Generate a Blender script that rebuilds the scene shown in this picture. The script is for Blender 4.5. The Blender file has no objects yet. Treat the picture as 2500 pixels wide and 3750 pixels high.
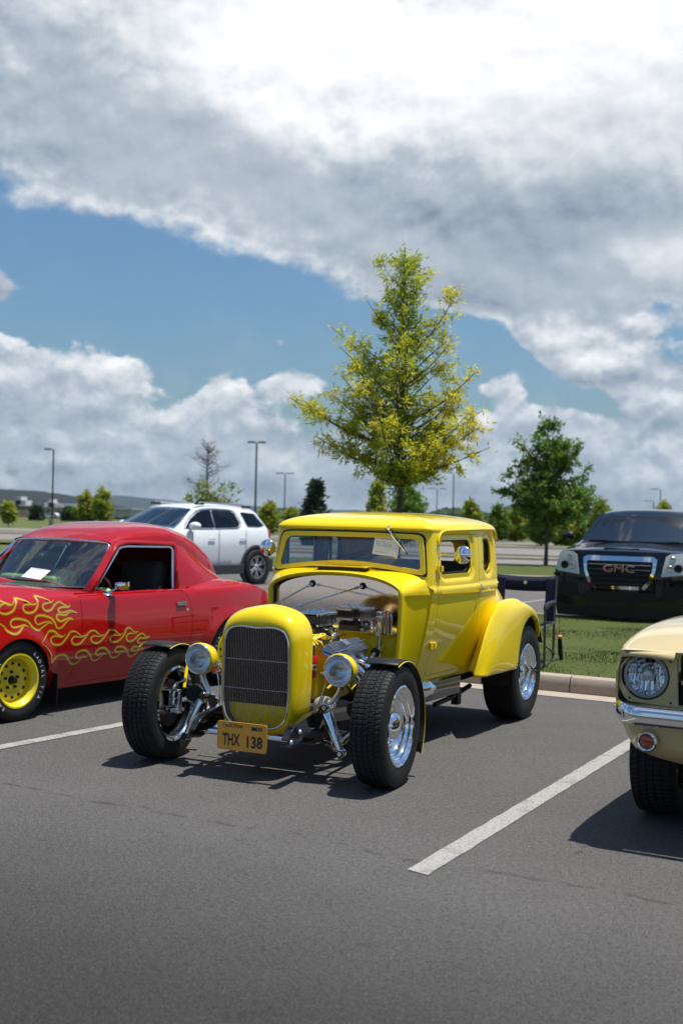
import bpy, bmesh, math, random
import numpy as np
from math import sin, cos, pi, radians, sqrt, atan2, atan, tan, exp
from mathutils import Vector, Matrix, noise
from mathutils.geometry import delaunay_2d_cdt
random.seed(7)
RND = random.Random(11)
SC = bpy.context.scene
COL = SC.collection

# ---------------------------------------------------------------- camera
cam = bpy.data.cameras.new("camera"); camo = bpy.data.objects.new("camera", cam); COL.objects.link(camo)
camo.location = (0, 0, 1.6)
camo.rotation_euler = (Matrix.Rotation(pi / 2, 3, 'X') @ Matrix.Rotation(0.022, 3, 'Z')).to_euler()
cam.sensor_fit = 'VERTICAL'; cam.sensor_height = 36; cam.sensor_width = 24
cam.lens = 4544 / 3750 * 36
cam.clip_start = .1; cam.clip_end = 12000
cam.dof.use_dof = True; cam.dof.focus_distance = 7.9; cam.dof.aperture_fstop = 2.6
SC.camera = camo

# ---------------------------------------------------------------- node expression helper
class NT:
    def __init__(s, nt): s.nt = nt
    def new(s, t, **k):
        n = s.nt.nodes.new(t)
        for a, b in k.items(): setattr(n, a, b)
        return n
    def link(s, a, b): s.nt.links.new(a, b)
class X:
    """a value in a node tree; arithmetic on it makes Math nodes"""
    def __init__(s, g, sock): s.g = g; s.s = sock
    def _m(s, op, *o, clamp=False):
        n = s.g.new('ShaderNodeMath', operation=op, use_clamp=clamp)
        for i, a in enumerate((s,) + o):
            if isinstance(a, X): s.g.link(a.s, n.inputs[i])
            else: n.inputs[i].default_value = a
        return X(s.g, n.outputs[0])
    def __add__(s, o): return s._m('ADD', o)
    __radd__ = __add__
    def __sub__(s, o): return s._m('SUBTRACT', o)
    def __rsub__(s, o): return s._m('MULTIPLY', -1)._m('ADD', o)
    def __mul__(s, o): return s._m('MULTIPLY', o)
    __rmul__ = __mul__
    def __truediv__(s, o): return s._m('DIVIDE', o)
    def f(s, op, *o): return s._m(op, *o)
    def clamp(s): return s._m('ADD', 0.0, clamp=True)
    def ramp(s, a, b, smooth=True):
        n = s.g.new('ShaderNodeMapRange'); n.interpolation_type = 'SMOOTHSTEP' if smooth else 'LINEAR'
        s.g.link(s.s, n.inputs['Value']); n.inputs['From Min'].default_value = a; n.inputs['From Max'].default_value = b
        return X(s.g, n.outputs[0])
def setin(g, n, name, v):
    i = n.inputs[name]
    if isinstance(v, X): g.link(v.s, i)
    elif hasattr(v, 'is_output'): g.link(v, i)
    elif isinstance(v, (tuple, list)): i.default_value = (*v, 1) if len(v) == 3 and len(i.default_value) == 4 else v
    else: i.default_value = v
def mixc(g, fac, a, b, mode='MIX'):
    n = g.new('ShaderNodeMix', data_type='RGBA', blend_type=mode)
    for i, v in ((0, fac), (6, a), (7, b)):
        if isinstance(v, X): g.link(v.s, n.inputs[i])
        elif hasattr(v, 'is_output'): g.link(v, n.inputs[i])
        elif isinstance(v, (tuple, list)): n.inputs[i].default_value = (*v[:3], 1)
        else: n.inputs[i].default_value = v
    return n.outputs[2]
def noisex(g, vec, scale, detail=3, rough=.5, out=0, dist=0, dims='3D'):
    n = g.new('ShaderNodeTexNoise', noise_dimensions=dims)
    if vec is not None: g.link(vec.s if isinstance(vec, X) else vec, n.inputs['Vector'])
    n.inputs['Scale'].default_value = scale; n.inputs['Detail'].default_value = detail
    n.inputs['Roughness'].default_value = rough; n.inputs['Distortion'].default_value = dist
    return X(g, n.outputs[out])
def combine(g, x, y, z):
    n = g.new('ShaderNodeCombineXYZ')
    for i, v in enumerate((x, y, z)):
        if isinstance(v, X): g.link(v.s, n.inputs[i])
        else: n.inputs[i].default_value = v
    return n.outputs[0]
def sep(g, v):
    n = g.new('ShaderNodeSeparateXYZ'); g.link(v.s if isinstance(v, X) else v, n.inputs[0])
    return [X(g, n.outputs[i]) for i in range(3)]

# ---------------------------------------------------------------- sun, sky, clouds
SUNV = Vector((.26, .035, 1)).normalized()          # towards the sun
sun = bpy.data.lights.new("sun", 'SUN'); suno = bpy.data.objects.new("sun", sun); COL.objects.link(suno)
sun.energy = 5.0; sun.angle = radians(.55); sun.color = (1, .955, .88)
suno.rotation_euler = (-SUNV).to_track_quat('-Z', 'Y').to_euler(); suno.location = (0, 0, 30)
SUN_EL = math.asin(SUNV.z); SUN_AZ = atan2(SUNV.x, SUNV.y)
world = bpy.data.worlds.new("World"); SC.world = world; world.use_nodes = True
def build_world():
    nt = world.node_tree; nt.nodes.clear(); g = NT(nt)
    out = g.new('ShaderNodeOutputWorld'); bg = g.new('ShaderNodeBackground'); g.link(bg.outputs[0], out.inputs[0])
    sky = g.new('ShaderNodeTexSky', sky_type='NISHITA'); sky.sun_disc = False
    sky.sun_elevation = SUN_EL; sky.sun_rotation = SUN_AZ; sky.air_density = 1.2; sky.dust_density = 1.6; sky.ozone_density = 2.2
    bg.inputs['Strength'].default_value = .1
    world.cycles.sampling_method = 'MANUAL'; world.cycles.sample_map_resolution = 512
    tc = g.new('ShaderNodeTexCoord'); dv = tc.outputs['Generated']
    x, y, z = sep(g, dv)
    az = x.f('ARCTAN2', y) * (180 / pi)
    el = z.f('ARCSINE') * (180 / pi)
    calm = el.ramp(13, 7)                                        # 1 low down (distant, crisp cumulus), 0 overhead (near, soft cloud)
    def vor(vec, scale, detail=3.0):
        n = g.new('ShaderNodeTexVoronoi', feature='F1'); g.link(vec, n.inputs['Vector']); n.inputs['Scale'].default_value = scale; n.inputs['Detail'].default_value = detail; n.inputs['Roughness'].default_value = .55; n.normalize = True
        return 1.0 - X(g, n.outputs['Distance'])
    def field(da, de):
        q = combine(g, az + da, el * 1.35 + de, 0.0)
        wob = g.new('ShaderNodeSeparateColor'); g.link(noisex(g, q, .8, 3, .5, out=1).s, wob.inputs[0])
        q2 = combine(g, az + da + (X(g, wob.outputs[0]) - .5) * 1.6, el * 1.35 + de + (X(g, wob.outputs[1]) - .5) * 1.6, .3)
        big = noisex(g, q, .11, 4, .5); mid = noisex(g, q, .36, 9, .58)
        puff = vor(q2, .42, 3.0) - .60
        return big, mid, puff
    big, mid, puff = field(0.0, 0.0)
    bigU, midU, puffU = field(.25, .75)                          # the same cloud sampled a little sunwards, for its light and shade
    n1b = noisex(g, combine(g, az, el * 1.35, 0.0), .16, 5, .55, out=1)
    cr = g.new('ShaderNodeSeparateColor'); g.link(n1b.s, cr.inputs[0])
    a2 = az + (X(g, cr.outputs[0]) - .5) * 6.0; e2 = el + (X(g, cr.outputs[1]) - .5) * 3.6
    def blob(a0, e0, sa, se, w, rot=0.0):
        A = a2 - a0; E = e2 - e0
        if rot:
            c, s_ = cos(radians(rot)), sin(radians(rot)); A, E = A * c + E * s_, E * c - A * s_
        return ((A * (1 / sa)).f('POWER', 2.0) + (E * (1 / se)).f('POWER', 2.0)).f('MULTIPLY', -1.0).f('EXPONENT') * w
    def total(lst, d=None):
        for (sx, sy, rx, ry, w, r) in lst:                       # x, y, rx, ry in 1568-wide picture units, weight, rotation
            b = blob((sx - 784) / 2850 * 57.3, (1176 - sy) / 2850 * 57.3, rx / 2850 * 57.3, ry / 2850 * 57.3, w, -r)
            d = b if d is None else d + b
        return d
    d = total([(330, 40, 460, 150, 1.1, 0), (950, 180, 600, 300, 1.5, 0), (1480, 230, 460, 420, 1.2, 0), (180, 330, 430, 165, 1.3, 6), (560, 450, 300, 120, 1.0, 20), (1150, 605, 430, 115, 1.25, 0), (1500, 600, 170, 80, .8, 0), (-20, 685, 105, 48, 2.0, 0),
               (20, 900, 110, 90, 1.05, 0), (110, 940, 120, 70, .8, 0), (250, 915, 90, 75, .95, 0), (505, 945, 80, 75, .95, 0), (625, 790, 34, 32, .8, 0), (670, 890, 100, 50, .95, 0), (1180, 765, 70, 40, .7, 0), (1330, 795, 150, 62, 1.05, 8), (1500, 890, 150, 58, 1.0, 0), (1110, 900, 80, 40, .7, 0), (1270, 690, 200, 50, .5, 0),
               (1250, 985, 200, 40, .8, 0), (250, 1040, 400, 60, .80, 0), (760, 1055, 330, 75, .74, 0), (1450, 1055, 330, 75, .76, 0), (780, 1150, 1200, 60, .75, 0),
               (880, 0, 80, 36, -2.6, 0), (230, 640, 330, 110, -.7, 0), (60, 780, 90, 26, -.8, 0), (700, 760, 300, 90, -.5, 0), (385, 860, 40, 60, -.45, 0), (585, 880, 30, 40, -.3, 0), (1270, 905, 120, 30, -.7, 0), (1480, 700, 130, 34, -.5, 0), (1120, 735, 260, 30, -.4, 0), (1010, 800, 140, 60, -.4, 0), (440, 1010, 60, 30, -.3, 0), (900, 930, 160, 40, -.4, 0)])
    inside = (az.f('ABSOLUTE')).ramp(17, 24).f('MAXIMUM', el.ramp(23, 30)); inside = inside.f('MAXIMUM', (y * -1.0).ramp(-.2, .1))
    gen = noisex(g, combine(g, x * 3.2, y * 3.2, z * 4.4), 1.0, 5, .55) * 3.6 - 1.60        # broken cloud goes on all round
    d = d * (1.0 - inside) + gen * inside
    d = d + (big - .5) * 1.0 + (mid - .5) * (1.5 - calm * .5) + puff * (calm * 1.35 + .15)
    w_ = .24 + (1.0 - calm) * .34
    mask = ((d - .52) / w_ + .5).ramp(0, 1)
    edge = 1.0 - d.ramp(.6, 1.9)
    lit = (big - bigU) * .8 + (mid - midU) * (1.45 - calm * .4) * (edge * .6 + .4) + (puff - puffU) * (calm * 1.6 + .10) * (edge * .4 + .6)
    shade = total([(120, 240, 250, 90, .28, 12), (90, 400, 330, 60, .16, 10), (420, 300, 110, 70, .12, 0), (620, 420, 330, 80, .14, 15), (1000, 470, 300, 60, .20, 0), (1330, 500, 330, 60, .28, 0), (1130, 620, 380, 90, .24, 0), (-20, 700, 100, 70, .5, 0),
                   (40, 975, 180, 32, .34, 0), (240, 985, 140, 30, .16, 0), (520, 1010, 180, 30, .22, 0), (1380, 862, 260, 24, .30, 0), (1480, 965, 220, 24, .26, 0), (1180, 690, 330, 40, .14, 0), (300, 1120, 700, 45, .24, 0), (1200, 1130, 800, 50, .26, 0), (860, 1000, 200, 40, .22, 0)])
    hi = total([(560, 90, 330, 170, .32, 0), (1000, 150, 440, 170, .42, 0), (1450, 90, 260, 180, .30, 0), (450, 210, 120, 60, .12, 0), (20, 230, 60, 50, .22, 0), (1470, 600, 120, 60, .26, 0), (640, 300, 120, 60, .18, 0), (850, 330, 200, 50, .22, 0), (40, 830, 60, 34, .22, 0), (215, 865, 70, 34, .22, 0), (500, 890, 60, 30, .30, 0), (340, 960, 60, 24, .2, 0), (120, 1000, 160, 22, .18, 0), (640, 990, 80, 22, .18, 0), (400, 1010, 120, 20, .16, 0), (1260, 750, 110, 34, .26, 0), (1430, 800, 100, 34, .2, 0), (1190, 960, 110, 24, .16, 0), (500, 565, 100, 30, .2, 0)])
    val = (hi - shade) * (1.0 - inside) + lit + .70 - (d.ramp(.5, 1.9) * .22 + .06) * inside
    val = val.f('MAXIMUM', .12).f('MINIMUM', 1.25)
    n = g.new('ShaderNodeValToRGB'); cr2 = n.color_ramp; g.link((val * .8).s, n.inputs[0])
    cr2.elements[0].position = .08; cr2.elements[0].color = (.20, .265, .36, 1)
    cr2.elements[1].position = .90; cr2.elements[1].color = (1.02, 1.03, 1.05, 1)
    e = cr2.elements.new(.50); e.color = (.47, .535, .61, 1)
    vm = g.new('ShaderNodeVectorMath', operation='SCALE'); g.link(n.outputs[0], vm.inputs[0]); vm.inputs['Scale'].default_value = CLOUD
    sk = mixc(g, 1.0, sky.outputs[0], SKYTINT, 'MULTIPLY')
    thin = (mid - .35).ramp(0, .5) * (big - .3).ramp(0, .5) * el.ramp(16, 3)
    sk = mixc(g, thin * .70, sk, tuple(CLOUD * v for v in (.42, .53, .62)))           # thin veil in the clear gaps, thicker low down
    hz = el.ramp(9, -1)
    cl = mixc(g, hz * .36, vm.outputs[0], tuple(CLOUD * v for v in (.31, .42, .51)))
    sk = mixc(g, hz * .40, sk, tuple(CLOUD * v for v in (.31, .42, .51)))
    g.link(mixc(g, mask, sk, cl), bg.inputs['Color'])
CLOUD = 8.6; SKYTINT = (.47, .68, .85)
build_world()
SC.view_settings.view_transform = 'Standard'; SC.view_settings.look = 'None'
SC.view_settings.exposure = 0.25; SC.view_settings.gamma = 1; SC.view_settings.use_curve_mapping = False
SC.render.engine = 'CYCLES'
cy = SC.cycles; cy.max_bounces = 8; cy.glossy_bounces = 5; cy.transmission_bounces = 6; cy.transparent_max_bounces = 16
cy.use_denoising = True; cy.sample_clamp_indirect = 6; cy.caustics_reflective = False; cy.caustics_refractive = False

# ---------------------------------------------------------------- materials
MATS = {}
def mat(name, col=(.5, .5, .5), rough=.5, metal=0, coat=0, spec=.5, var=0, vscale=8, bump=0, bscale=60, trans=0, ior=1.45, alpha=1, emit=None, coatr=.04, aniso=0, fn=None, sheen=0):
    if name in MATS: return MATS[name]
    m = bpy.data.materials.new(name); m.use_nodes = True; g = NT(m.node_tree)
    p = m.node_tree.nodes['Principled BSDF']
    p.inputs['Base Color'].default_value = (*col, 1); p.inputs['Roughness'].default_value = rough; p.inputs['Metallic'].default_value = metal
    p.inputs['Coat Weight'].default_value = coat; p.inputs['Coat Roughness'].default_value = coatr; p.inputs['Specular IOR Level'].default_value = spec
    p.inputs['Transmission Weight'].default_value = trans; p.inputs['IOR'].default_value = ior; p.inputs['Alpha'].default_value = alpha
    if sheen: p.inputs['Sheen Weight'].default_value = sheen
    tc = g.new('ShaderNodeTexCoord'); vec = tc.outputs['Object']
    if var:
        n = noisex(g, vec, vscale, 5, .6)
        c = mixc(g, (n - .5) * 2.0 * var + .5, tuple(v * (1 - var) for v in col), tuple(min(1, v * (1 + var)) for v in col))
        g.link(c, p.inputs['Base Color'])
        g.link((rough + (n - .5) * var * .6).s, p.inputs['Roughness'])
    if bump:
        b = g.new('ShaderNodeBump'); b.inputs['Strength'].default_value = bump; b.inputs['Distance'].default_value = .01
        g.link(noisex(g, vec, bscale, 3, .6).s, b.inputs['Height']); g.link(b.outputs[0], p.inputs['Normal'])
    if fn: fn(g, p, vec)
    MATS[name] = m
    return m
def paint(name, col, **k): return mat(name, col, rough=.32, coat=1, coatr=.02, spec=.08, var=.03, vscale=3, **k)

# ---------------------------------------------------------------- mesh helpers
def catmull(pts, n=8, closed=False):
    P = [np.array(p, float) for p in pts]; L = len(P); out = []
    for i in range(L if closed else L - 1):
        a, b, c, d = (P[(i - 1) % L], P[i], P[(i + 1) % L], P[(i + 2) % L]) if closed else (P[max(i - 1, 0)], P[i], P[i + 1], P[min(i + 2, L - 1)])
        for k in range(n):
            t = k / n
            out.append(.5 * ((2 * b) + (c - a) * t + (2 * a - 5 * b + 4 * c - d) * t * t + (3 * b - a - 3 * c + d) * t ** 3))
    if not closed: out.append(P[-1])
    return [tuple(p) for p in out]
def lerp(a, b, t): return a + (b - a) * t
def interp(x, xs, ys): return float(np.interp(x, xs, ys))
def sinterp(x, pts, n=12):
    return interp(x, *zip(*catmull(pts, n)))
def sstep(a, b, x):
    t = min(1, max(0, (x - a) / (b - a))); return t * t * (3 - 2 * t)
def rot_to(d):
    return Vector(d).normalized().to_track_quat('Z', 'Y').to_matrix()
class MB:
    XF = None                                                   # coordinate map used while a vehicle's body is being built
    def __init__(s): s.v = []; s.f = []; s.mi = []; s.cur = 0; s.M = None
    def pt(s, p):
        if s.M is not None: p = s.M @ Vector(p)
        if any(isinstance(q, complex) for q in p): raise ValueError(str(p))
        s.v.append((float(p[0]), float(p[1]), float(p[2]))); return len(s.v) - 1
    def face(s, *i): s.f.append(i); s.mi.append(s.cur)
    def box(s, c, d, rot=None, taper=1):
        R = rot if rot is not None else Matrix.Identity(3)
        ids = []
        for z in (-.5, .5):
            k = taper if z > 0 else 1
            for x, y in ((-.5, -.5), (.5, -.5), (.5, .5), (-.5, .5)):
                ids.append(s.pt(Vector(c) + R @ Vector((x * d[0] * k, y * d[1] * k, z * d[2]))))
        a = ids
        s.face(a[3], a[2], a[1], a[0]); s.face(a[4], a[5], a[6], a[7])
        for i in range(4): j = (i + 1) % 4; s.face(a[i], a[j], a[4 + j], a[4 + i])
        return s
    def tube(s, pts, r, n=8, caps=True, sx=1):
        pts = [Vector(p) for p in pts]; L = len(pts); rs = r if isinstance(r, (list, tuple)) else [r] * L
        up = None; rings = []
        for i, p in enumerate(pts):
            d = (pts[min(i + 1, L - 1)] - pts[max(i - 1, 0)]).normalized()
            if up is None: up = d.orthogonal().normalized() if abs(d.z) > .95 else Vector((0, 0, 1))
            sd = d.cross(up);
            if sd.length < 1e-5: sd = d.orthogonal()
            sd.normalize(); up = sd.cross(d).normalized()
            rings.append([s.pt(p + sd * (cos(2 * pi * k / n) * rs[i] * sx) + up * (sin(2 * pi * k / n) * rs[i])) for k in range(n)])
        for a, b in zip(rings, rings[1:]):
            for k in range(n): j = (k + 1) % n; s.face(a[k], a[j], b[j], b[k])
        if caps: s.face(*rings[0][::-1]); s.face(*rings[-1])
        return s
    def lathe(s, prof, o=(0, 0, 0), ax=(0, 0, 1), n=24, close=False, a0=0, a1=2 * pi, ref=None):
        R = rot_to(ax); o = Vector(o); full = abs(a1 - a0 - 2 * pi) < 1e-6
        m = n if full else n + 1; rings = []
        for r, h in prof:
            rings.append([s.pt(o + R @ Vector((r * cos(a0 + (a1 - a0) * k / n), r * sin(a0 + (a1 - a0) * k / n), h))) for k in range(m)] if r > 1e-6 else [s.pt(o + R @ Vector((0, 0, h)))])
        prs = list(zip(rings, rings[1:])) + ([(rings[-1], rings[0])] if close else [])
        for a, b in prs:
            for k in range(m if full else m - 1):
                j = (k + 1) % m
                if len(a) == 1 and len(b) == 1: continue
                if len(a) == 1: s.face(a[0], b[j], b[k])
                elif len(b) == 1: s.face(a[k], a[j], b[0])
                else: s.face(a[k], a[j], b[j], b[k])
        return s
    def grid(s, P, cu=False, cv=False, flip=False):
        ids = [[s.pt(p) for p in row] for row in P]; R = len(P); C = len(P[0])
        for i in range(R if cu else R - 1):
            for j in range(C if cv else C - 1):
                q = (ids[i][j], ids[i][(j + 1) % C], ids[(i + 1) % R][(j + 1) % C], ids[(i + 1) % R][j])
                s.face(*(q[::-1] if flip else q))
        return ids
    def prism(s, poly, f0, f1, rim=True):
        """poly: 2D outline; f0/f1 map a 2D point to the two faces"""
        a = [s.pt(f0(*p)) for p in poly]; b = [s.pt(f1(*p)) for p in poly]; n = len(poly)
        s.face(*a[::-1]); s.face(*b)
        for i in range(n): j = (i + 1) % n; s.face(a[i], a[j], b[j], b[i])
        return s
    def sphere(s, c, r, n=12, m=8, sc=(1, 1, 1)):
        rows = []
        for i in range(m + 1):
            t = pi * i / m
            rows.append([(c[0] + r * sc[0] * sin(t) * cos(2 * pi * k / n), c[1] + r * sc[1] * sin(t) * sin(2 * pi * k / n), c[2] + r * sc[2] * cos(t)) for k in range(n)])
        s.grid(rows, cv=True, flip=True); return s
    def add(s, vs, fs):
        o = len(s.v)
        for p in vs: s.pt(p)
        for f in fs: s.face(*[o + i for i in f])
    def build(s, name, m, parent=None, smooth=40, bev=0, sub=0, solid=0, merge=0, seg=2, fixn=False, label=None):
        me = bpy.data.meshes.new(name); me.from_pydata([MB.XF(p) for p in s.v] if MB.XF else s.v, [], s.f)
        for k in (m if isinstance(m, (list, tuple)) else [m]): me.materials.append(k)
        if any(s.mi): me.polygons.foreach_set('material_index', s.mi)
        if merge or fixn:
            bm = bmesh.new(); bm.from_mesh(me)
            if merge: bmesh.ops.remove_doubles(bm, verts=bm.verts, dist=merge)
            if fixn: bmesh.ops.recalc_face_normals(bm, faces=bm.faces)
            bm.to_mesh(me); bm.free()
        if smooth:
            me.shade_smooth()
            if smooth < 180: me.set_sharp_from_angle(angle=radians(smooth))
        me.update()
        o = bpy.data.objects.new(name, me); COL.objects.link(o)
        if parent is not None: o.parent = parent
        if bev:
            b = o.modifiers.new('bevel', 'BEVEL'); b.width = bev; b.segments = seg; b.limit_method = 'ANGLE'; b.angle_limit = radians(35)
            b.harden_normals = True
        if solid: b = o.modifiers.new('solid', 'SOLIDIFY'); b.thickness = solid; b.offset = -1
        if sub: b = o.modifiers.new('sub', 'SUBSURF'); b.levels = sub; b.render_levels = sub
        if label: o['label'] = label
        return o
def thing(name, label, cat, loc=(0, 0, 0), rz=0, group=None):
    o = bpy.data.objects.new(name, None); COL.objects.link(o); o.location = loc; o.rotation_euler = (0, 0, rz)
    o.empty_display_size = .2; o['label'] = label; o['category'] = cat
    if group: o['group'] = group
    return o
def tag(o, label=None, cat=None, group=None, kind=None):
    if label: o['label'] = label
    if cat: o['category'] = cat
    if group: o['group'] = group
    if kind: o['kind'] = kind
    return o
def copy_tree(o, parent=None):
    c = o.copy(); COL.objects.link(c); c.parent = parent
    for ch in [q for q in bpy.data.objects if q.parent == o]: copy_tree(ch, c)
    return c
def inpoly(P, poly):
    x = P[:, 0]; y = P[:, 1]; r = np.zeros(len(P), bool); n = len(poly)
    for i in range(n):
        x0, y0 = poly[i]; x1, y1 = poly[(i + 1) % n]
        if y0 == y1: continue
        c = ((y0 > y) != (y1 > y)) & (x < (x1 - x0) * (y - y0) / (y1 - y0) + x0); r ^= c
    return r
def resample(poly, st):
    out = []; n = len(poly)
    for i in range(n):
        a = np.array(poly[i], float); b = np.array(poly[(i + 1) % n], float); k = max(1, int(round(np.linalg.norm(b - a) / st)))
        for j in range(k): out.append(tuple(a + (b - a) * j / k))
    return out
def segdist(P, poly):
    d = np.full(len(P), 1e9); n = len(poly)
    for i in range(n):
        a = np.array(poly[i]); b = np.array(poly[(i + 1) % n]); ab = b - a; L = ab @ ab
        if L < 1e-12: continue
        t = np.clip(((P - a) @ ab) / L, 0, 1); d = np.minimum(d, np.linalg.norm(P - (a + t[:, None] * ab), axis=1))
    return d
def patch(f, outline, holes=(), st=.03, st2=None, flip=False, flange=.012):
    """a curved sheet: the 2D domain inside outline minus holes, mapped by f(a,b)->(x,y,z), with a folded edge. returns MB"""
    st2 = st2 or st; loops = [resample(outline, min(st, st2))] + [resample(h, min(st, st2) * .8) for h in holes]
    xs = [p[0] for p in loops[0]]; ys = [p[1] for p in loops[0]]
    gx, gy = np.meshgrid(np.arange(min(xs), max(xs), st), np.arange(min(ys), max(ys), st2))
    G = np.stack([gx.ravel(), gy.ravel()], 1); keep = inpoly(G, loops[0])
    for l in loops[1:]: keep &= ~inpoly(G, l)
    G = G[keep]
    keep = np.ones(len(G), bool)
    for l in loops: keep &= segdist(G, l) > .45 * min(st, st2)
    G = G[keep]
    V = []; Eg = []
    for l in loops:
        o = len(V); V += l; Eg += [(o + i, o + (i + 1) % len(l)) for i in range(len(l))]
    nb = len(V); V += [tuple(p) for p in G]
    r = delaunay_2d_cdt([Vector(p) for p in V], Eg, [], 0, 1e-6)
    V2 = np.array([(p.x, p.y) for p in r[0]]); T = np.array([t for t in r[2] if len(t) == 3])
    cen = V2[T].mean(1); k = inpoly(cen, loops[0])
    for l in loops[1:]: k &= ~inpoly(cen, l)
    T = T[k]
    h = 1e-3
    P3 = np.array([f(a, b) for a, b in V2]); Pa = np.array([f(a + h, b) for a, b in V2]); Pb = np.array([f(a, b + h) for a, b in V2])
    N = np.cross(Pa - P3, Pb - P3); N /= np.linalg.norm(N, axis=1)[:, None] + 1e-12
    A = V2[T]; sa = (A[:, 1, 0] - A[:, 0, 0]) * (A[:, 2, 1] - A[:, 0, 1]) - (A[:, 1, 1] - A[:, 0, 1]) * (A[:, 2, 0] - A[:, 0, 0])
    T[sa < 0] = T[sa < 0][:, ::-1]
    if flip: T = T[:, ::-1]; N = -N
    m = MB(); m.add(P3.tolist(), T.tolist()); Pi = P3 - N * flange
    m.add(Pi.tolist(), T[:, ::-1].tolist())
    cnt = {}
    for t in T.tolist():
        for i in range(3):
            e = (t[i], t[(i + 1) % 3]); cnt[e] = 1
    for (a, b) in list(cnt):
        if (b, a) not in cnt:
            o = len(m.v); m.add([P3[b].tolist(), P3[a].tolist(), Pi[a].tolist(), Pi[b].tolist()], [(0, 1, 2, 3)])
    return m
def rrect(x0, z0, x1, z1, r, n=5, skew=0):
    """rounded rectangle outline; r one radius or four (bl, br, tr, tl)"""
    r = r if isinstance(r, (list, tuple)) else [r] * 4; out = []
    for (cx, cz, a, rr) in ((x0 + r[0], z0 + r[0], 180, r[0]), (x1 - r[1], z0 + r[1], 270, r[1]), (x1 - r[2], z1 - r[2], 0, r[2]), (x0 + r[3], z1 - r[3], 90, r[3])):
        for k in range(n + 1):
            t = radians(a + 90 * k / n); p = (cx + rr * cos(t), cz + rr * sin(t)); out.append((p[0] + skew * (p[1] - z0), p[1]))
    return out
def mirror_x(m):
    m.v = [(-x, y, z) for x, y, z in m.v]; m.f = [f[::-1] for f in m.f]; return m
_txt = {}
def text(s_, size=1, sx=1, ext=.0, bold=0):
    """letters as flat or raised mesh in x,y (centred): verts, faces, width"""
    key = (s_, ext, bold)
    if key not in _txt:
        c = bpy.data.curves.new('lettering', 'FONT'); c.body = s_; c.size = 1; c.extrude = ext; c.offset = bold; c.align_x = 'CENTER'; c.align_y = 'CENTER'; c.resolution_u = 3
        o = bpy.data.objects.new('lettering', c); COL.objects.link(o); dg = bpy.context.evaluated_depsgraph_get()
        me = bpy.data.meshes.new_from_object(o.evaluated_get(dg)); _txt[key] = ([tuple(v.co) for v in me.vertices], [tuple(p.vertices) for p in me.polygons])
        bpy.data.objects.remove(o); bpy.data.curves.remove(c); bpy.data.meshes.remove(me)
    v, f = _txt[key]
    return [(x * size * sx, y * size, z) for x, y, z in v], f
def put_text(m, s_, org, ex, ey, size, sx=1):
    v, f = text(s_, size, sx); o = Vector(org); ex = Vector(ex).normalized(); ey = Vector(ey).normalized()
    m.add([tuple(o + ex * p[0] + ey * p[1]) for p in v], f)
# shared materials
M_chrome = mat('chrome', (.83, .85, .88), rough=.045, metal=1, bump=.02, bscale=14)
M_steel = mat('polished_steel', (.62, .62, .62), rough=.16, metal=1, var=.06, vscale=20)
M_alu = mat('brushed_aluminium', (.55, .56, .58), rough=.3, metal=1, var=.08, vscale=30)
M_rubber = mat('tyre_rubber', (.014, .014, .015), rough=.62, spec=.35, var=.15, vscale=18, bump=.15, bscale=220)
M_black = mat('black_gloss_paint', (.006, .006, .007), rough=.18, coat=1, spec=.5)
M_blackm = mat('black_satin', (.012, .012, .013), rough=.5, spec=.3, var=.1)
M_seal = mat('rubber_seal', (.01, .01, .01), rough=.6)
M_dark = mat('dark_interior', (.012, .012, .013), rough=.7, var=.2)
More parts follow.
